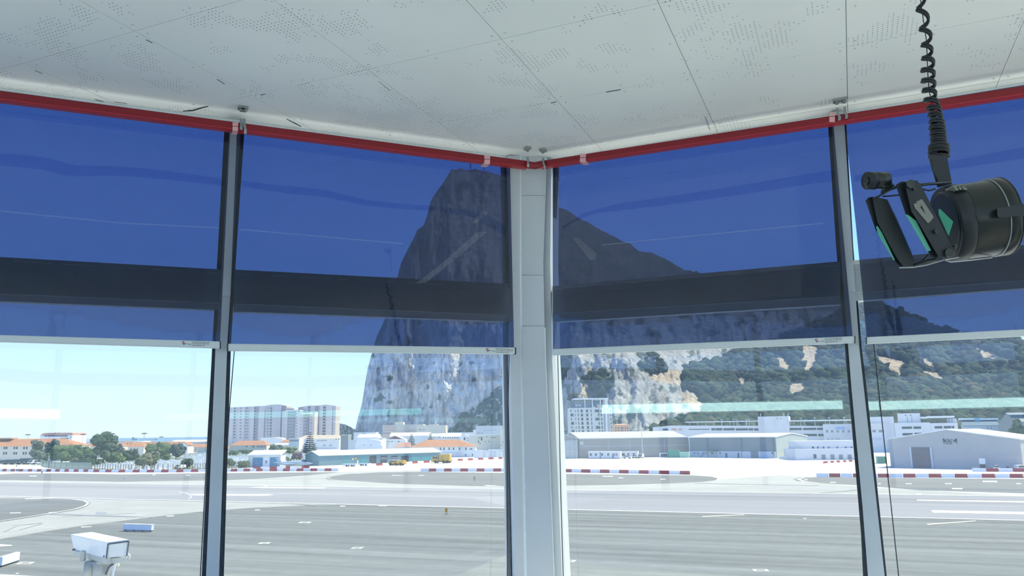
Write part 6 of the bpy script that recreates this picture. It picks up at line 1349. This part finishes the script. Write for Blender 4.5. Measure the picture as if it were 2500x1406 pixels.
f.part('shade_band', M_GREYW, r, U(f, S6(40)), U(f, S6(260)), Z(f, S6(100), SV(290)), Z(f, S6(100), SV(270)), -.5, 0)
for a in (85, 130, 170, 200): f.win(r, M_GREYW, S6(a), SV(535), 5, 7, 'graffiti_patch')
m = MB(); f.box(m, U(f, S6(872)), U(f, S6(985)), Z(f, S6(930), SV(205)), Z(f, S6(930), SV(180)), 0, 14); m.build('roof_canopy', M_WROOF, r); m = MB(); f.box(m, U(f, S6(985)), U(f, S6(1415)), Z(f, S6(1200), SV(195)), Z(f, S6(1200), SV(166)), 0, 14); m.build('roof_canopy', M_WROOF, r)
for a in (900, 990, 1040, 1095, 1170, 1190, 1325, 1370): MB().tube([f.P(U(f, S6(a)), Z(f, S6(a), SV(278)), .4), f.P(U(f, S6(a)), Z(f, S6(a), SV(198)), .4)], .17, 6).build('canopy_post', M_WIN2, r)
m = MB(); f.box(m, U(f, S6(1300)), U(f, S6(1450)), Z(f, S6(1400), SV(280)), Z(f, S6(1400), SV(205)), 2, 10); m.build('plant_room', M_GREYW, r)
# big right-hand hangar
a0, a1 = gp(2175.5, 1141), gp(2499, 1147)
f = Fac.__new__(Fac); f.A = a0; f.e = (a1 - a0); f.e.z = 0; f.W = f.e.length; f.e.normalize(); f.n = Vector((-f.e.y, f.e.x, 0)); f.yaw = math.atan2(f.e.y, f.e.x)
r = f.root('big_hangar', 'big pale blue hangar with a brown shutter and a dark emblem on its gable', 'hangar', D=60)
front_roof(f, r, 0, f.W, Z(f, 2167, 1072.5), Z(f, S6(1230), SV(395)), 0, 45, M_HANGR, M_WROOF, U(f, S6(1260), 1052), ze1=Z(f, 2490, 1073))
sh = f.part('shutter', M_SHUT, r, U(f, S6(700), 1120), U(f, S6(1015), 1120), .05, Z(f, 2250, SV(672)), -.2, 0)
for a in (690, 1018): f.part('shutter_frame', M_GREYW, r, U(f, S6(a), 1115) - .25, U(f, S6(a), 1115) + .25, .05, Z(f, 2250, SV(668)), -.35, 0)
for k in range(9):
    z0 = Z(f, 2250, SV(672)); f.part('slat', M_SHUT, r, U(f, S6(700), 1120), U(f, S6(1015), 1120), z0 * (k + .1) / 9, z0 * (k + .9) / 9, -.26 - .02 * (k % 2), -.2)
# emblem: two winged shapes with letters between
M_EMB = mat('dark_blue_emblem', (.055, .075, .115), .5)
def emb(poly): 
    m = MB(); f.uzp(m, [f.uz(2290 + a / 41.67, 1060 + b / 41.67) for a, b in poly], -.15, 0.02); m.build('emblem', M_EMB, r)
emb([(470, 440), (640, 440), (690, 540), (650, 600), (760, 600), (760, 780), (640, 770), (650, 960), (590, 970), (550, 780)]); emb([(1900, 410), (1930, 700), (1900, 1000), (1860, 820), (1830, 780), (1580, 780), (1580, 590), (1720, 590), (1730, 490)])
emb([(790, 560), (850, 560), (880, 680), (870, 800), (800, 800)]); emb([(1040, 560), (1110, 560), (1110, 830), (1040, 830)]); emb([(1160, 520), (1200, 520), (1200, 800), (1160, 800)]); emb([(1250, 600), (1470, 500), (1470, 600), (1250, 650)]); emb([(1250, 760), (1400, 740), (1400, 820), (1300, 920), (1250, 910)]); emb([(860, 500), (1040, 480), (1040, 540), (860, 560)]); emb([(860, 790), (1040, 800), (1040, 850), (860, 840)]); emb([(720, 960), (1500, 960), (1500, 1000), (720, 1000)])
# small things along its foot
for x0, x1, y, h, mm, nm, lb in ((2393, 2408, 1146.6, 3.4, M_WHT, 'signboard', 'small white and dark board leaning at the hangar foot'), (2372, 2398, 1145.8, .9, M_CREAM, 'wrapped_bundle', 'cream wrapped bundle lying left of the hangar-foot barriers'), (2430, 2443, 1149, 1.6, M_WHT, 'parked_car', 'small white car behind the barriers at the hangar foot'), (2461, 2468, 1149, 1.3, M_DVAN, 'tow_tractor', 'small dark tow tractor at the hangar foot'), (2489, 2505, 1144.5, 2.0, M_WHT, 'parked_van', 'white van at the right picture edge by the hangar')):
    if nm == 'parked_car': car(x0, x1, y, lb); continue
    if nm == 'parked_van': van(x0, x1, 1149, 1136, M_WHT, lb); continue
    g = fv(x0, x1, y); q = g.root(nm, lb, {'signboard': 'sign', 'wrapped_bundle': 'bundle', 'tow_tractor': 'tractor'}[nm], D=1)
    if nm == 'signboard':
        m = MB(); g.box(m, 0, g.W, h * .5, h, 0, .2); m.build('board', M_WHT, q); m = MB(); g.box(m, g.W * .1, g.W * .95, .05, h * .48, 0, .3); m.build('base', M_DVAN, q)
    elif nm == 'tow_tractor':
        m = MB(); g.uzp(m, [(0, .3), (g.W, .3), (g.W, .8), (g.W * .5, .9), (g.W * .45, h), (0, h)], 0, 1); m.build('body', mm, q); wheels(g, q, (g.W * .2, g.W * .8), .25, 0, 1)
    else:
        m = MB(); g.uzp(m, [(0, .02), (g.W, .02), (g.W * .95, h * .7), (g.W * .6, h), (g.W * .2, h * .6)], 0, 1.2); m.build('wrap', mm, q); g.part('strap', M_YMARK, q, g.W * .5, g.W * .9, .0, .3, -.1, 0)
f = fv(2144, 2163.5, 1131.5); r = f.root('shipping_container', 'green container with a white top left of the big hangar', 'container', D=5); h = Z(f, 2150, 1115); m = MB(); f.box(m, 0, f.W, .05, h, 0, 5); m.build('body', M_GREENC, r); m = MB(); f.box(m, -.1, f.W + .1, h, h + .3, -.1, 5.1); m.build('lid', M_WHT, r)
for k in range(4): f.part('rib', M_GREENC, r, f.W * (.1 + .24 * k), f.W * (.15 + .24 * k), .2, h - .2, -.08, 0)
# blue-roofed sheds beyond and trees at the right edge
f = Fac(2352, 478, 2480, 466); r = f.root('blue_roofed_shed', 'pale shed with a steel-blue roof and white skylights behind the big hangar', 'shed', D=30)
side_roof(f, r, 0, f.W, Z(f, 2420, 1038.5), Z(f, 2420, 1026.5, 10), 0, 20, wmat('pale_blue_wall', (.40, .48, .56)), M_BLUER)
for x0, x1 in ((2346, 2386), (2400, 2446)): m = MB(); f.box(m, U(f, x0), U(f, x1), Z(f, x0, 1025), Z(f, x0, 1020.5), 8, 11); m.build('skylight', M_WROOF, r)
m = MB(); f.box(m, U(f, 2387), U(f, 2400), Z(f, 2390, 1027), Z(f, 2390, 1020), 8, 10); m.build('blue_tank', mat('sky_blue_panel', (.22, .46, .68), .5), r)
for x in (2412, 2420, 2440): f.win(r, M_WIN2, x, 1044, 2, 4)
f = Fac(2484, 444, 2580, 442); r = f.root('blue_roofed_shed', 'larger steel-blue roof at the right picture edge', 'shed', D=20)
side_roof(f, r, 0, f.W, Z(f, 2490, 1030), Z(f, 2490, 1008, 10), 0, 20, M_HANGB, M_BLUER); m = MB(); f.box(m, U(f, 2486), U(f, 2530), Z(f, 2500, 1012), Z(f, 2500, 1009), 4, 8); m.build('skylight', M_WROOF, r)

# ================================================================== TREES AND SMALL THINGS
def fol_mat(name, col):
    m = mat(name, col, .9, var=.35, scale=.9); return m
M_TRUNK = mat('bark', (.16, .12, .09), .9)
LEAFM = {k: fol_mat('foliage_' + k, c) for k, c in {'dark': (.050, .082, .052), 'mid': (.085, .13, .060), 'yellow': (.15, .20, .075), 'grey': (.10, .135, .105), 'olive': (.16, .16, .095), 'blue': (.055, .085, .075), 'mauve': (.16, .10, .12)}.items()}
def tree(px, pyb, w, h, kind, label, name='tree', Y=None, seed=0, shape='round', group=None):
    b = gp(px, pyb) if Y is None else at_y(px, hz(px), Y); b.z = 0
    k = b.y / F; W = w * k; Hh = h * k
    if Y is not None: Hh = at_y(px, pyb - h, Y).z
    rr = np.random.default_rng(seed + int(px)); vv, ff = [], []; nb = 0
    root = empty(name, b, label, 'tree' if name != 'shrub' else 'shrub', group)
    n = 22 if shape != 'pine' else 0
    for i in range(n):
        if shape == 'round': a = rr.uniform(0, 6.283); q = rr.uniform(0, 1) ** .5; z = rr.uniform(.28, .84); s = W * rr.uniform(.15, .26); R = W * .5 * q * (.75 if z > .65 else .8)
        else: a = rr.uniform(0, 6.283); q = rr.uniform(0, 1) ** .5; z = rr.uniform(.2, .8); s = W * rr.uniform(.22, .34); R = W * .32 * q
        s = min(s, Hh * .32); c = np.array((R * math.cos(a), R * math.sin(a), min(z * Hh, Hh - s * .85)))
        d = 1 + .16 * rr.standard_normal((len(ICO_V), 1)); vv.append(ICO_V * s * d * np.array((1, 1, .85)) + c); ff += (ICO_F + nb).tolist(); nb += len(ICO_V)
        for j in range(64):                          # leaf sprays standing off the clump
            v = rr.standard_normal(3); v /= np.linalg.norm(v); p = c + v * s * rr.uniform(.95, 1.18); t = np.cross(v, rr.standard_normal(3)); t /= np.linalg.norm(t); g = np.cross(v, t); L = s * rr.uniform(.06, .15)
            vv.append(np.array([p - t * L, p + g * L + v * L * .4, p + t * L])); ff.append([nb, nb + 1, nb + 2]); nb += 3
    if shape == 'pine':
        for lv in range(11):
            z = Hh * (.22 + .76 * lv / 10); R = W * .5 * (1 - lv / 11) ** .8 + .2; m_ = 7
            for i in range(m_):
                a = 6.283 * i / m_ + lv * .5 + rr.uniform(-.2, .2); d = np.array((math.cos(a), math.sin(a), 0)); t = np.array((-d[1], d[0], 0)); L = R * rr.uniform(.8, 1.1); wv = R * .22 + .15
                p0 = np.array((0, 0, z)); up_ = np.array((0, 0, 1.0)); e = p0 + d * L + up_ * L * .12; mdl = p0 + d * L * .6
                vv.append(np.array([p0 - up_ * .1, mdl - t * wv, e, mdl + t * wv, mdl + up_ * .35 * wv + up_ * .25, mdl - up_ * .3 * wv])); ff += [[nb, nb + 1, nb + 4], [nb + 1, nb + 2, nb + 4], [nb + 2, nb + 3, nb + 4], [nb + 3, nb, nb + 4], [nb, nb + 5, nb + 1], [nb + 1, nb + 5, nb + 2], [nb + 2, nb + 5, nb + 3], [nb + 3, nb + 5, nb]]; nb += 6
    me = bpy.data.meshes.new('crown'); me.from_pydata(np.vstack(vv).tolist(), [], ff); me.materials.append(LEAFM[kind]); me.update()
    o = bpy.data.objects.new('crown', me); link(o, root)
    MB().tube([b, b + Vector((0, 0, Hh * (.5 if shape != 'pine' else .95)))], [max(.15, W * .035), max(.08, W * .015)], 7).build('trunk', M_TRUNK, root)
    return root
TREES = []
for a in ((88, 1129.3, 26, 60, 'grey', 'tall slender grey-green tree, leftmost, before the cream building', 'tree', None, 1, 'tall'), (125, 1129.3, 34, 62, 'blue', 'tall dark blue-green tree in front of the orange roof'), (103, 1135, 26, 32, 'grey', 'silvery bush where the palisade fence starts', 'shrub'), (150, 1130, 52, 42, 'mid', 'broad mid-green bushy tree left of the big round tree'), (172, 1128, 24, 32, 'yellow', 'yellow-green bush between the bushy trees'), (197, 1134, 44, 46, 'mid', 'green tree pressed against the left of the big round tree'),
          (215, 1137, 40, 30, 'dark', 'low dark shrub under the big round tree', 'shrub'), (252, 1130, 62, 74, 'dark', 'biggest tree, tall and round, standing before the sea'), (290, 1118, 20, 36, 'blue', 'dark narrow tree just right of the big round tree'), (270, 1131, 34, 28, 'mid', 'low rounded green bush by the cemetery, left of a pair', 'shrub'), (291, 1130, 22, 22, 'yellow', 'low yellow-green bush by the cemetery, right of a pair', 'shrub'), (318, 1128, 36, 32, 'dark', 'dark bushy tree in the middle of the cemetery edge'), (288, 1112, 34, 22, 'olive', 'olive-brown bush behind the pair of low bushes', 'shrub'), (236, 1135, 30, 14, 'dark', 'flat dark bush behind the palisade fence', 'shrub'), (183, 1136, 20, 18, 'grey', 'silvery low bush behind the palisade fence', 'shrub'),
          (352, 1104, 17, 21, 'dark', 'small round dark tree on a thin trunk before the orange roof'), (386, 1120, 56, 38, 'mid', 'wide green tree left of the dark round tree near the mullion'), (429, 1122, 34, 40, 'blue', 'dense dark blue-green tree near the left mullion'), (352, 1141, 42, 34, 'olive', 'olive-grey bush overhanging the cemetery fence', 'shrub'), (375, 1126, 24, 24, 'olive', 'small olive tree behind the olive-grey bush'), (372, 1140, 20, 24, 'dark', 'dark bush right of the olive-grey bush', 'shrub'), (405, 1124, 22, 14, 'mid', 'light green low bush among the headstones', 'shrub'), (456, 1143, 28, 22, 'dark', 'dark low bush by the parked white van', 'shrub'),
          (568, 1112, 26, 12, 'mid', 'pale green low bush right of the left mullion', 'shrub'), (600, 1108, 40, 10, 'mid', 'long low green bush under the cream hip-roofed house', 'shrub'), (672, 1104, 30, 18, 'grey', 'grey-green palm-like bush below the white hall', 'shrub'), (702, 1107, 50, 16, 'yellow', 'yellow-green strip of bushes below the school wing', 'shrub'), (725, 1123, 22, 18, 'mauve', 'mauve flowering bush in the cemetery', 'shrub'), (760, 1116, 26, 14, 'grey', 'grey bush left of the teal garages', 'shrub'), (757, 1126, 9, 16, 'dark', 'small dark sapling left of the teal garages'), (700, 1128, 30, 12, 'mid', 'low green bush right of the blue-doored shed', 'shrub'), (560, 1138, 24, 18, 'mid', 'low green bush beside the left mullion, by the barriers', 'shrub'), (595, 1142, 26, 16, 'mid', 'low green bush left of the blue-doored shed', 'shrub'),
          (899, 1097, 26, 17, 'grey', 'small grey-green tree above the teal garages'), (889, 1098, 9, 14, 'dark', 'small dark pointed tree above the teal garages'), (942, 1095, 18, 12, 'dark', 'rounded dark bush left of the small pink roof', 'shrub'), (957, 1094, 12, 13, 'mid', 'small green bush beside the small pink roof', 'shrub'), (1206, 1098, 24, 21, 'blue', 'dark rounded tree in front of the cream house left of the column'), (1176, 1098, 32, 14, 'grey', 'low grey-green bush right of the orange hip roof', 'shrub'), (2080 + 400, 1060, 0, 0, '', '')):
    if not a[4]: continue
    tree(*a); TREES.append(a)
tree(755, 1118, 44, 60, 'blue', 'dark tiered conifer in front of the white school', 'tree', None, 4, 'pine'); tree(1005, 1104, 34, 44, 'blue', 'dark tiered conifer left of the long orange hip roof', 'tree', 480, 6, 'pine'); tree(1051, 1100, 26, 42, 'blue', 'smaller dark conifer behind the long orange hip roof', 'tree', 560, 7, 'pine')
tree(845, 1094, 30, 18, 'grey', 'grey feathery tree before the blue-grey store', 'tree'); tree(2500, 1060, 52, 46, 'dark', 'dark bushy tree at the right picture edge above the hangar roof', 'tree', 422, 9); tree(1555, 1055, 14, 12, 'mid', 'small palm-like tree right of the pink house', 'tree', 590, 9)
# cemetery headstones
M_STONE = mat('white_marble', (.86, .85, .82), .6, var=.12, scale=.7)
CEM = [(222, 1143), (235, 1130), (300, 1124), (380, 1118), (460, 1112), (540, 1104), (700, 1102), (765, 1106), (762, 1134), (700, 1136), (612, 1112), (606, 1142), (520, 1143), (380, 1147), (300, 1148)]
def stone_v(kind):
    m = MB()
    if kind == 0: m.box((0, 0, .55), (.75, .16, 1.1)); m.box((0, 0, .06), (1.0, 1.9, .12))
    elif kind == 1: m.box((0, 0, .8), (.22, .18, 1.6)); m.box((0, 0, 1.15), (.85, .18, .22)); m.box((0, 0, .12), (.8, .8, .24))
    else: m.box((0, 0, .2), (.9, 1.9, .4)); m.prism([(-.3, -.1, .4), (.3, -.1, .4), (.3, .1, .4), (-.3, .1, .4)], [(-.15, -.05, 1.7), (.15, -.05, 1.7), (.15, .05, 1.7), (-.15, .05, 1.7)])
    return m
SM = [stone_v(k).mesh('headstone', M_STONE) for k in range(3)]; rs = random.Random(11); spots = []
taken = [f_ for f_ in ()]
while len(spots) < 2300:
    x, y = rs.uniform(222, 775), rs.uniform(1101, 1148)
    if any(abs(x - q[0]) < q[2] * .62 and abs(y - q[1]) < 5 for q in TREES): continue
    if inpoly(CEM, x, y) and not (604 < x < 694 and y > 1108) and not (420 < x < 440 and y > 1138): spots.append((y, x))
spots.sort(reverse=True)
LBS = ['plain slab headstone in the white cemetery beyond the left barrier row', 'white stone cross in the cemetery beyond the left barrier row', 'white tomb with a short pillar in the cemetery beyond the left barrier row']
_near, _far, _pl = [], [], []
for y, x in spots:                                   # the 300 nearest that stand clear of each other are objects of their own
    p = gp(x, y)
    if len(_near) < 300 and all((p - q).length > 1.9 for q in _pl): _near.append((y, x)); _pl.append(p)
    else: _far.append((y, x))
for y, x in _near:
    k = rs.randrange(3); o = bpy.data.objects.new('headstone', SM[k]); o.location = gp(x, y); s = rs.uniform(.55, .9); o.scale = (s, s, s); o.rotation_euler = (0, 0, rs.uniform(-.4, .4)); link(o); tag(o, LBS[k], 'headstone', 'cemetery headstones')
m = MB()
for y, x in _far:
    p = gp(x, y); s = rs.uniform(.7, 1.2); k = stone_v(rs.randrange(3)); a = rs.uniform(-.4, .4); ca, sa = math.cos(a), math.sin(a)
    m.add([(p.x + (v[0] * ca - v[1] * sa) * s, p.y + (v[0] * sa + v[1] * ca) * s, v[2] * s) for v in k.v], k.f)
o = bpy.data.objects.new('distant_headstones', m.mesh('distant_headstones', M_STONE)); link(o); tag(o, 'crowd of white headstones receding across the far part of the cemetery', 'headstones', kind='stuff')
flat('grave_ground', [(200, 1146), (240, 1126), (400, 1112), (540, 1100), (780, 1100), (780, 1136), (606, 1141), (520, 1145), (380, 1149), (300, 1150)], .006, mat('dry_grass', (.17, .19, .12), .9, var=.25, scale=.15), kind='structure')
# fences
M_PAL = mat('grey_green_palisade', (.27, .33, .29), .6); M_POST = mat('dark_fence_post', (.07, .07, .07), .7)
pf = empty('palisade_fence', gp(160, 1147), 'grey-green palisade fence in front of the trees at left', 'fence'); pp = [(97, 1134.5), (105, 1140), (130, 1144.5), (160, 1146.3), (222, 1147.2)]
m = MB(); x = 97.0
while x < 222:
    p = gp(x, interp(pp, x)); m.box(p + Vector((0, 0, 1.5)), (.22, .06, 3.0)); x += 1.6
m.build('slats', M_PAL, pf, kind='stuff')
for h in (.5, 2.4): MB().tube([gp(a, b) + Vector((0, .08, h)) for a, b in pp], .06, 5).build('rail', M_PAL, pf)
for k in range(9):
    x = 104 + 14.5 * k; p = gp(x, interp(pp, x)); ubox('post', M_POST, pf, p + Vector((0, .15, 1.5)), (.18, .18, 3.0))
wf = empty('wire_fence', gp(360, 1149), 'wire fence on dark posts along the front of the cemetery', 'fence'); wp = [(222, 1147.2), (330, 1149), (420, 1147.8), (510, 1145.2), (606, 1143.5)]
x = 224
while x < 606:
    p = gp(x, interp(wp, x)); ubox('post', M_POST, wf, p + Vector((0, 0, 1.25)), (.16, .16, 2.5)); x += 9.3 + 3 * math.sin(x)
for h in (.6, 1.3, 2.0, 2.4): MB().tube([gp(a, b) + Vector((0, 0, h)) for a, b in wp], .02, 4).build('wire', M_POST, wf)
# light masts, ship
for x, y0, y1, Y, lb in ((68.5, 1061.5, 1074, 500, 'light mast above the orange hip roof at far left'), (203, 1061, 1083, 500, 'light mast left of the big round tree'), (275, 1059.5, 1075, 480, 'light mast just right of the big round tree'), (352.5, 1058.5, 1085, 470, 'light mast standing before the ship'), (394, 1067, 1079, 600, 'smallest light mast right of the ship')):
    t = at_y(x, y0, Y); b = Vector((t.x, t.y, 0)); q = empty('light_mast', b, lb, 'light mast', 'light masts'); MB().tube([b, t], [.28, .14], 7).build('mast', M_GREYW, q); m = MB(); m.box(t, (3.4, .6, .4)); m.box(t + Vector((0, 0, .35)), (1.6, .5, .25)); m.build('lamp_head', M_WIN2, q)
a, b = at_y(320, hz(320), 4200), at_y(381, hz(381), 4200); a.z = b.z = -.6; q = empty('ship', (a + b) / 2, 'large grey tanker on the sea horizon at left', 'ship'); L = (b - a).length; D = Vector((0, 22, 0)); Z_ = lambda y: at_y(350, y, 4200).z
M_SHIP = mat('grey_blue_hull', (.17, .24, .33), .6); ez = Vector((0, 0, 1)); ex = (b - a).normalized()
pr = [(0, -.6), (.97, -.6), (1.0, Z_(1071.5)), (.90, Z_(1073)), (0.0, Z_(1073.5))]
m = MB(); m.prism([a + ex * L * u + ez * (z + .6) for u, z in pr], [a + ex * L * u + ez * (z + .6) + D for u, z in pr]); m.build('hull', M_SHIP, q)
for u0, u1, y in ((.02, .08, 1066.5), (.09, .21, 1069.5)): m = MB(); pr = [(u0, Z_(1074)), (u1, Z_(1074)), (u1, Z_(y)), (u0, Z_(y))]; m.prism([a + ex * L * u + ez * z + D * .2 for u, z in pr], [a + ex * L * u + ez * z + D * .8 for u, z in pr]); m.build('superstructure', M_SHIP, q)
for u in (.5, .75): MB().tube([a + ex * L * u + ez * Z_(1073.5) + D * .5, a + ex * L * u + ez * Z_(1069.5) + D * .5], .8, 5).build('deck_mast', M_SHIP, q)

# ---- near airfield things --------------------------------------------------------
M_SIGNB = mat('white_sign_box', (.74, .76, .80), .45)
def sign_box(pl, pr_, h, dep, label):
    a, b = gp(*pl), gp(*pr_); f = Fac.__new__(Fac); f.A = a; f.e = (b - a); f.W = f.e.length; f.e.normalize(); f.n = Vector((-f.e.y, f.e.x, 0)); f.yaw = math.atan2(f.e.y, f.e.x)
    r = f.root('taxiway_sign', label, 'sign', D=dep); m = MB(); f.box(m, 0, f.W, .22, h, 0, dep); m.build('box', M_SIGNB, r)
    m = MB(); f.box(m, -.04, f.W + .04, h, h + .05, -.04, dep + .04); m.build('lid', M_WHT, r); f.part('skirt', M_DVAN, r, .05, f.W - .05, .12, .22, .02, dep - .02)
    for k in range(4): f.part('leg', M_STEEL, r, f.W * (.06 + .29 * k), f.W * (.06 + .29 * k) + .08, 0, .14, .1, dep - .1)
    for k in (1, 2): f.part('panel_joint', M_GREYW, r, f.W * k / 3 - .015, f.W * k / 3 + .015, .24, h - .02, -.015, 0)
sign_box((299.5, 1297), (369, 1299), .95, .45, 'long white sign box seen from behind on the near asphalt')
# left-edge box: its long lit face looks right
pa, pb = gp(4, 1385), gp(47, 1371); f = Fac.__new__(Fac); f.A = pa; f.e = (pb - pa); f.W = f.e.length; f.e.normalize(); f.n = Vector((-f.e.y, f.e.x, 0)); f.yaw = math.atan2(f.e.y, f.e.x)
r = f.root('taxiway_sign', 'white sign box cut by the left picture edge, its lit face turned right', 'sign', D=3); h = Z(f, 47, 1347.5) ; hl_ = h
m = MB(); f.box(m, 0, f.W, .18, h, 0, 3.6 * .12); m.build('box', M_SIGNB, r); f.part('skirt', M_DVAN, r, .03, f.W - .05, .08, .18, .02, .4)
for k in range(3): f.part('leg', M_STEEL, r, f.W * (.1 + .36 * k), f.W * (.1 + .36 * k) + .08, 0, .1, .1, .3)
# orange marker and other little airfield markers
M_ORG = mat('orange_marker', (.72, .30, .03), .5); M_YMK = mat('straw_marker', (.50, .42, .22), .6)
def marker(px, py, top, w, m_, label, legs=True):
    b = gp(px, py); r = empty('airfield_marker', b, label, 'marker'); h = at_y(px, top, b.y).z; W = w * b.y / F
    m = MB(); m.box(b + Vector((0, 0, h * .72)), (W, .08, h * .55)); m.build('plate', m_, r)
    for s in (-1, 1): ubox('leg', M_WIN2, r, b + Vector((s * W * .3, 0, h * .25)), (.07, .07, h * .5))
marker(1089.5, 1257.5, 1240.5, 6, M_ORG, 'orange marker plate on two legs on the near asphalt'); marker(1158, 1176, 1163, 5, M_YMK, 'small straw-coloured marker in the oval beyond the runway'); marker(303, 1170, 1162.5, 5, M_WHT, 'small white marker on the far left shoulder'); marker(42.5, 1152.5, 1145, 8, M_WIN2, 'small dark-framed marker board among the left barriers'); marker(102, 1158, 1150, 3, M_WIN2, 'thin dark marker at the left barriers')
marker(40, 1140, 1136, 3, M_WIN2, 'tiny dark marker before the parked vans')
# CCTV camera on its mast
cc = 5.6
def cz_(zx, zy, d=0.0): return at_d(zx / 5.952, 1240 + zy / 5.952, cc + d)
M_CCTV = mat('cctv_white', (.80, .80, .78), .35, var=.03, scale=8); M_CCTVG = mat('cctv_beige', (.52, .51, .46), .5, var=.15, scale=10)
q = empty('cctv_camera', cz_(1450, 1250, .1), 'white box-shaped security camera on a bracket outside the window, lower left', 'security camera')
# housing: front face corners (right end) and back corners
FTL, FTR, FBL, FBR = cz_(1565, 522), cz_(1868, 482, .03), cz_(1540, 730), cz_(1838, 690, .03)
ax_ = (cz_(1030, 405, .30) - FTL); 
BTL, BTR, BBL, BBR = FTL + ax_, cz_(1330, 370, .36), cz_(1085, 640, .30), cz_(1345, 600, .36)
MB().prism([FBL, FBR, FTR, FTL], [BBL, BBR, BTR, BTL]).build('housing', M_CCTV, q)
up_ = (FTL - FBL).normalized(); rt_v = (FTR - FTL).normalized(); fo = -ax_.normalized()
m = MB(); t_ = .012
m.prism([FTL + up_ * t_, FTR + up_ * t_, FTR, FTL], [BTL + up_ * t_, BTR + up_ * t_, BTR, BTL]); m.build('sun_shield', M_CCTV, q)
m = MB()
for A_, B_ in ((FTL, FTR), (FTL, FBL), (FTR, FBR)): m.tube([A_ + fo * .004, B_ + fo * .004], .006, 6)
m.build('front_seal', M_WIN2, q)
PB = [cz_(1555, 735, .01), cz_(1815, 720, .04), cz_(1800, 790, .04), cz_(1560, 815, .01)]; MB().prism(PB, [p + ax_ * .9 for p in PB]).build('base_tray', M_CCTVG, q)
MB().prism([cz_(1100, 640, .28), cz_(1540, 725, .0), cz_(1540, 800, .0), cz_(1090, 690, .28)], [p + rt_v * .03 for p in (cz_(1100, 640, .28), cz_(1540, 725, .0), cz_(1540, 800, .0), cz_(1090, 690, .28))]).build('side_rail', M_CCTVG, q)
for a, b in ((1195, 670), (1690, 745)): MB().prism([cz_(a - 25, b - 40, .1), cz_(a + 25, b - 30, .1), cz_(a + 20, b + 110, .1), cz_(a - 35, b + 100, .1)], [p + fwd * .03 for p in (cz_(a - 25, b - 40, .1), cz_(a + 25, b - 30, .1), cz_(a + 20, b + 110, .1), cz_(a - 35, b + 100, .1))]).build('hinge', M_CCTVG, q)
b0 = cz_(1440, 760, .18); vert = Vector((0, 0, -1))
MB().tube([b0, b0 + vert * .08, b0 + vert * .16, b0 + vert * .5], [.085, .082, .066, .07], 18).build('pan_head', M_CCTVG, q, True)
MB().cyl(cz_(1290, 890, .12), rgt * .9 + fwd * .3, .058, .05, 16).build('tilt_motor', M_CCTVG, q, True); MB().cyl(cz_(1278, 900, .10), rgt * .9 + fwd * .3, .025, .05, 12).build('tilt_motor_cap', M_WIN2, q)
MB().prism([cz_(1360, 780, .1), cz_(1640, 800, .1), cz_(1640, 830, .1), cz_(1370, 815, .1)], [p + fwd * .12 for p in (cz_(1360, 780, .1), cz_(1640, 800, .1), cz_(1640, 830, .1), cz_(1370, 815, .1))]).build('mount_plate', M_CCTVG, q)
MB().tube([cz_(1690, 760, .08), cz_(1665, 850, .08), cz_(1640, 960, .1), cz_(1625, 1080, .12)], .009, 8).build('cable', M_WHT, q, True); MB().tube([cz_(1655, 800, .09), cz_(1580, 860, .1), cz_(1540, 960, .12)], .008, 8).build('cable', M_WIN2, q, True)
MB().tube([cz_(1845, 655, .04), cz_(1885, 690, .05), cz_(1880, 740, .05), cz_(1835, 755, .04), cz_(1845, 700, .04)], .006, 8).build('cable_loop', M_WHT, q, True)
for a, b in ((1075, 605), (1525, 700)): MB().cyl(cz_(a, b, .29 if a < 1200 else .02), rt_v, .007, .02, 8).build('screw', M_WIN2, q)
mb_ = b0 + vert * .5; MB().tube([mb_, Vector((mb_.x, mb_.y, ZF - .21))], .05, 12).build('mast', M_CCTVG, q)
